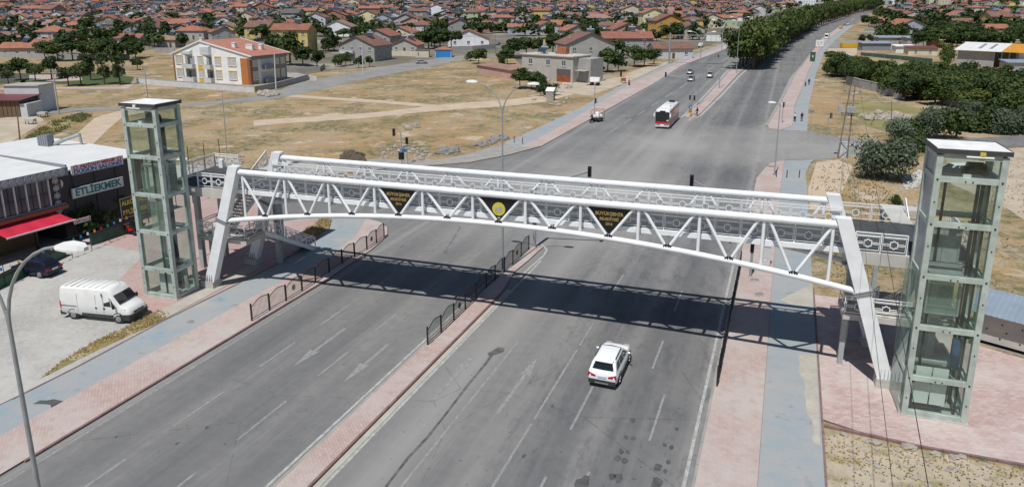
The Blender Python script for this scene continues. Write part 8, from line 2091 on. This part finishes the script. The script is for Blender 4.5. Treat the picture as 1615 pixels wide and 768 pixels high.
# --- people: skinned skeletons
def person(label, x, y, rz, top, legs, h=1.72, pose='stand', z=.13, skin='skin', group=None):
    t = thing('person', label, 'person', (x, y, z), rz, group); k = h/1.75
    J = {'pelvis': (0, 0, .95, .125), 'waist': (0, 0, 1.10, .115), 'chest': (0, .0, 1.32, .14), 'neck': (0, 0, 1.48, .055), 'head0': (0, .01, 1.56, .075), 'head1': (0, .02, 1.66, .10), 'head2': (0, .01, 1.74, .07)}
    st = .22 if pose == 'walk' else .02
    def limb(nm, pts):
        for i, q in enumerate(pts): J[nm+str(i)] = q
    for s, nm in ((-1, 'l'), (1, 'r')):
        dy = s*st
        limb(nm+'leg', [(s*.10, 0, .90, .09), (s*.11, dy*.6+.02, .50, .062), (s*.11, dy, .10, .042), (s*.12, dy+.10, .04, .038), (s*.12, dy+.17, .03, .03)])
        limb(nm+'arm', [(s*.19, 0, 1.42, .058), (s*.24, -.03-dy*.4, 1.15, .042), (s*.23, .06-dy*.9, .92, .032), (s*.23, .08-dy*1.0, .84, .034)])
        if pose == 'ride': limb(nm+'leg', [(s*.11, .05, .90, .09), (s*.14, .42, .78, .062), (s*.13, .45, .40, .042), (s*.13, .55, .36, .036), (s*.13, .60, .36, .03)]); limb(nm+'arm', [(s*.19, .05, 1.42, .058), (s*.26, .28, 1.22, .042), (s*.24, .52, 1.12, .032), (s*.24, .60, 1.12, .034)])
        if pose == 'fold': limb(nm+'arm', [(s*.19, 0, 1.42, .058), (s*.26, .02, 1.16, .042), (s*.06, .20, 1.14, .034), (s*-.02, .22, 1.15, .032)])
    for s, nm in ((-1, 'l'), (1, 'r')):
        hx, hy, hz, _ = J[nm+'arm3']
        for i in range(5): J['%sf%d' % (nm, i)] = (hx+(-.03+.015*i)*1.0, hy+(.02 if i else .05), hz-(.085 - .012*abs(i-2)) if i else hz-.035, .009)
    keys = list(J); ix = {q: i for i, q in enumerate(keys)}
    E_ = [('pelvis', 'waist'), ('waist', 'chest'), ('chest', 'neck'), ('neck', 'head0'), ('head0', 'head1'), ('head1', 'head2')]
    for nm in 'lr':
        E_ += [('pelvis', nm+'leg0')] + [(nm+'leg%d' % i, nm+'leg%d' % (i+1)) for i in range(4)] + [('chest', nm+'arm0')] + [(nm+'arm%d' % i, nm+'arm%d' % (i+1)) for i in range(3)] + [(nm+'arm3', '%sf%d' % (nm, i)) for i in range(5)]
    lower = .42 if pose == 'crouch' else 0
    me = bpy.data.meshes.new('body')
    def zz(v): return v[2]*k if pose != 'crouch' else max(.04, (v[2]-.5)*k) if v[2] > .52 else v[2]*.3
    me.from_pydata([(v[0]*k, v[1]*k, zz(v)) for v in J.values()], [(ix[a], ix[b_]) for a, b_ in E_], [])
    o = bpy.data.objects.new('body', me); COL.objects.link(o); adopt(o, t); me.materials.append(M[top]); me.materials.append(M[legs]); me.materials.append(M[skin])
    sm = o.modifiers.new('skin', 'SKIN'); sm.use_smooth_shade = True
    for i, q in enumerate(keys): me.skin_vertices[0].data[i].radius = (J[q][3]*k, J[q][3]*k)
    me.skin_vertices[0].data[ix['pelvis']].use_root = True
    dg = bpy.context.evaluated_depsgraph_get(); m2 = bpy.data.meshes.new_from_object(o.evaluated_get(dg)); o.modifiers.clear()
    for f_ in m2.polygons:
        c = f_.center; zc = c.z/k + (.5 if pose == 'crouch' else 0); f_.material_index = 2 if (zc > 1.47 or (abs(c.x) > .19*k and zc < .92 and pose != 'ride')) else (1 if zc < .98 else 0); f_.use_smooth = True
    o.data = m2
    zt = 1.66*k - (.5*k if pose == 'crouch' else 0)
    hb = B(); hb.ball((0, -.015, zt+.04), (.108*k, .115*k, .10*k), 10, 7); hb.build('hair', M['cloth_black'], t, smooth=True)
    fb = B(); fb.bar((0, .10*k, zt), (0, .128*k, zt-.03), .025, .03)
    for s in (-1, 1): fb.ball((s*.035, .095*k, zt+.01), .012, 6, 4); fb.ball((s*.10, .0, zt-.01), (.015, .03, .035), 6, 4)
    fb.bar((-.03, .102*k, zt-.065), (.03, .102*k, zt-.065), .01, .01); fb.build('face', M[skin], t)
    return t
def pp(label, px, py, rz, top, legs, **k): p = at(px, py); return person(label, p.x, p.y, rz, top, legs, **k)
pp('person in a white shirt and dark trousers on the cycle lane', 1253, 193, R(200), 'cloth_white', 'cloth_black', pose='fold')
pp('person in a black top and blue jeans standing on the cycle lane', 1264, 192.5, R(150), 'cloth_black', 'cloth_blue')
pp('person in black bending by the far right pavement', 1270, 137, R(120), 'cloth_black', 'cloth_black', pose='crouch')
pp('person in black walking beside the crouching one', 1275.5, 135, R(170), 'cloth_black', 'cloth_black', pose='walk')
pp('woman in dark clothes walking on the far median nose', 1099, 184, R(70), 'cloth_black', 'cloth_black', pose='walk', z=.16)
pp('person in dark clothes on the pavement near the white billboard', 1298, 72, R(90), 'cloth_red', 'cloth_black', pose='walk')
# --- motorcycles and the cargo tricycle
def moto(label, x, y, rz, col='car_red', z=.05, rider=None, name='motorcycle'):
    t = thing(name, label, 'motorcycle', (x, y, z), rz); 
    for yy in (-.62, .66):
        b = B(); n = 18; ring = [(0, yy+.27*math.cos(a), .30+.27*math.sin(a)) for a in [2*math.pi*i/n for i in range(n+1)]]; b.path(ring, .05, 6); b.tube((-.05, yy, .3), (.05, yy, .3), .06, 8)
        for i in range(6): a = 2*math.pi*i/6; b.bar((0, yy, .3), (0, yy+.25*math.cos(a), .3+.25*math.sin(a)), .015, .015, up=(1, 0, 0))
        b.build('wheel', M['tyre'], t)
    b = B(); b.loft([[(-.08, -.55, .55), (.08, -.55, .55), (.08, -.55, .72), (-.08, -.55, .72)], [(-.14, -.1, .40), (.14, -.1, .40), (.12, -.1, .78), (-.12, -.1, .78)], [(-.12, .25, .42), (.12, .25, .42), (.10, .25, .90), (-.10, .25, .90)], [(-.06, .50, .60), (.06, .50, .60), (.05, .48, .95), (-.05, .48, .95)]]); b.build('frame', M[col], t)
    B().bx(-.12, .12, -.68, .05, .78, .86).build('seat', M['black_paint'], t); b = B(); b.path([(0, .66, .3), (0, .50, .85), (0, .45, 1.05)], .035, 6); b.bar((-.33, .40, 1.08), (.33, .40, 1.08), .04, .04); b.ball((0, .56, .92), .09, 8, 5); b.build('fork', M['rim'], t)
    return t
p = at(992, 135.5); moto('red-dressed rider\'s moped on the far left cycle lane', p.x, p.y, R(200), 'black_paint', .13); person('rider in a red jacket on a moped on the cycle lane', p.x, p.y-.1, R(200), 'cloth_red', 'cloth_black', pose='ride', z=.05)
p = at(206, 372); moto('red motorcycle parked by the banner behind the left tower', p.x, p.y, R(80), 'car_red', .1); p = at(222, 366); moto('black motorcycle parked next to the red one', p.x, p.y, R(95), 'black_paint', .1)
p = at(1133, 91); moto('motorcycle riding up the far left lanes', p.x, p.y, 0, 'car_red'); person('rider in dark clothes on the motorcycle far up the lanes', p.x, p.y-.1, 0, 'cloth_black', 'cloth_black', pose='ride', z=-.0)
p = at(934, 194); tc_ = moto('motor tricycle with a wire cage full of white sacks by the far kerb', p.x, p.y, R(160), 'black_paint', .035, name='cargo_tricycle'); tc_['category'] = 'tricycle'
person('rider in black on the cargo tricycle', p.x, p.y-.1, R(160), 'cloth_black', 'cloth_black', pose='ride', z=-.02)
b = B()
for x_ in (-.85, .85):
    for y_ in (-3.0, -.9): b.bar((x_, y_, .5), (x_, y_, 2.2), .05, .05, up=(1, 0, 0))
for z_ in (.55, 1.3, 2.2):
    for a_, c_ in (((-.85, -3), (.85, -3)), ((.85, -3), (.85, -.9)), ((.85, -.9), (-.85, -.9)), ((-.85, -.9), (-.85, -3))): b.bar((*a_, z_), (*c_, z_), .04, .04)
b.build('cage', M['wood'], tc_); B().bx(-.82, .82, -2.97, -.93, .42, .52).build('cargo_floor', M['dark_steel'], tc_)
for s in (-1, 1): wheel(tc_, 0, 0, .3) if False else None
b = B()
for s in (-1, 1): b.tube((s*.75, -2.1, .3), (s*.87, -2.1, .3), .3, 16)
b.build('rear_axle', M['tyre'], tc_)
for i, (x_, y_, z_) in enumerate(((-.4, -2.4, .95), (.4, -2.3, 1.0), (-.35, -1.5, 1.0), (.4, -1.4, .95), (0, -1.9, 1.45))):
    r0 = Matrix.Rotation(tc_.rotation_euler.z, 4, 'Z') @ Vector((x_, y_, z_-.4)); b = B(); b.ball((0, 0, .4), (.48, .52, .42), 10, 7); b.build('sack', M['white'], loc=tuple(tc_.location + r0), label='bulging white sack in the tricycle cage, ' + ('at its back left', 'at its back right', 'at its front left', 'at its front right', 'heaped on top')[i], cat='sack', group='sacks in the tricycle cage')
p = at(983, 131); t = thing('handcart', 'small reddish handcart left of the moped', 'cart', tuple(p)); B().bx(-.6, .6, -.5, .5, .5, 1.3).build('box', M['rust'], t); [B().tube((s*.62, 0, .28), (s*.70, 0, .28), .28, 12).build('wheel', M['tyre'], t) for s in (-1, 1)]; B().bar((-.4, .5, .9), (-.4, 1.3, 1.1), .05, .05).build('handle', M['rust'], t)
p = at(938, 135); t = thing('parked_trailer', 'white tarpaulined trailer on the pale dirt yard', 'trailer', tuple(p)); B().bx(-2.4, 1.4, -1, 1, .9, 1.0).build('bed', M['rust'], t); b = B(); b.loft([[(-1.2, -1, 1.01), (-1.2, 1, 1.01), (-1.2, .8, 2.2), (-1.2, -.8, 2.2)], [(1.4, -1, 1.01), (1.4, 1, 1.01), (1.4, .8, 2.1), (1.4, -.8, 2.1)]]); b.build('tarpaulin', M['white'], t); [B().tube((x_, s*.95, .4), (x_, s*1.1, .4), .4, 12).build('wheel', M['tyre'], t) for x_ in (-.8, .8) for s in (-1, 1)]
p = at(868, 158); t = thing('stone_pillar', 'squat stone pillar with a white slab top beside the small garden', 'pillar', tuple(p)); B().bx(-.9, .9, -.7, .7, 0, 2.0).build('base', M['stone'], t); B().slab([(-1.0, -.8, 2.0), (1.0, -.8, 2.0), (1.0, .8, 2.7), (-1.0, .8, 2.7)], (0, -.3, 1), .15).build('slab', M['white'], t)
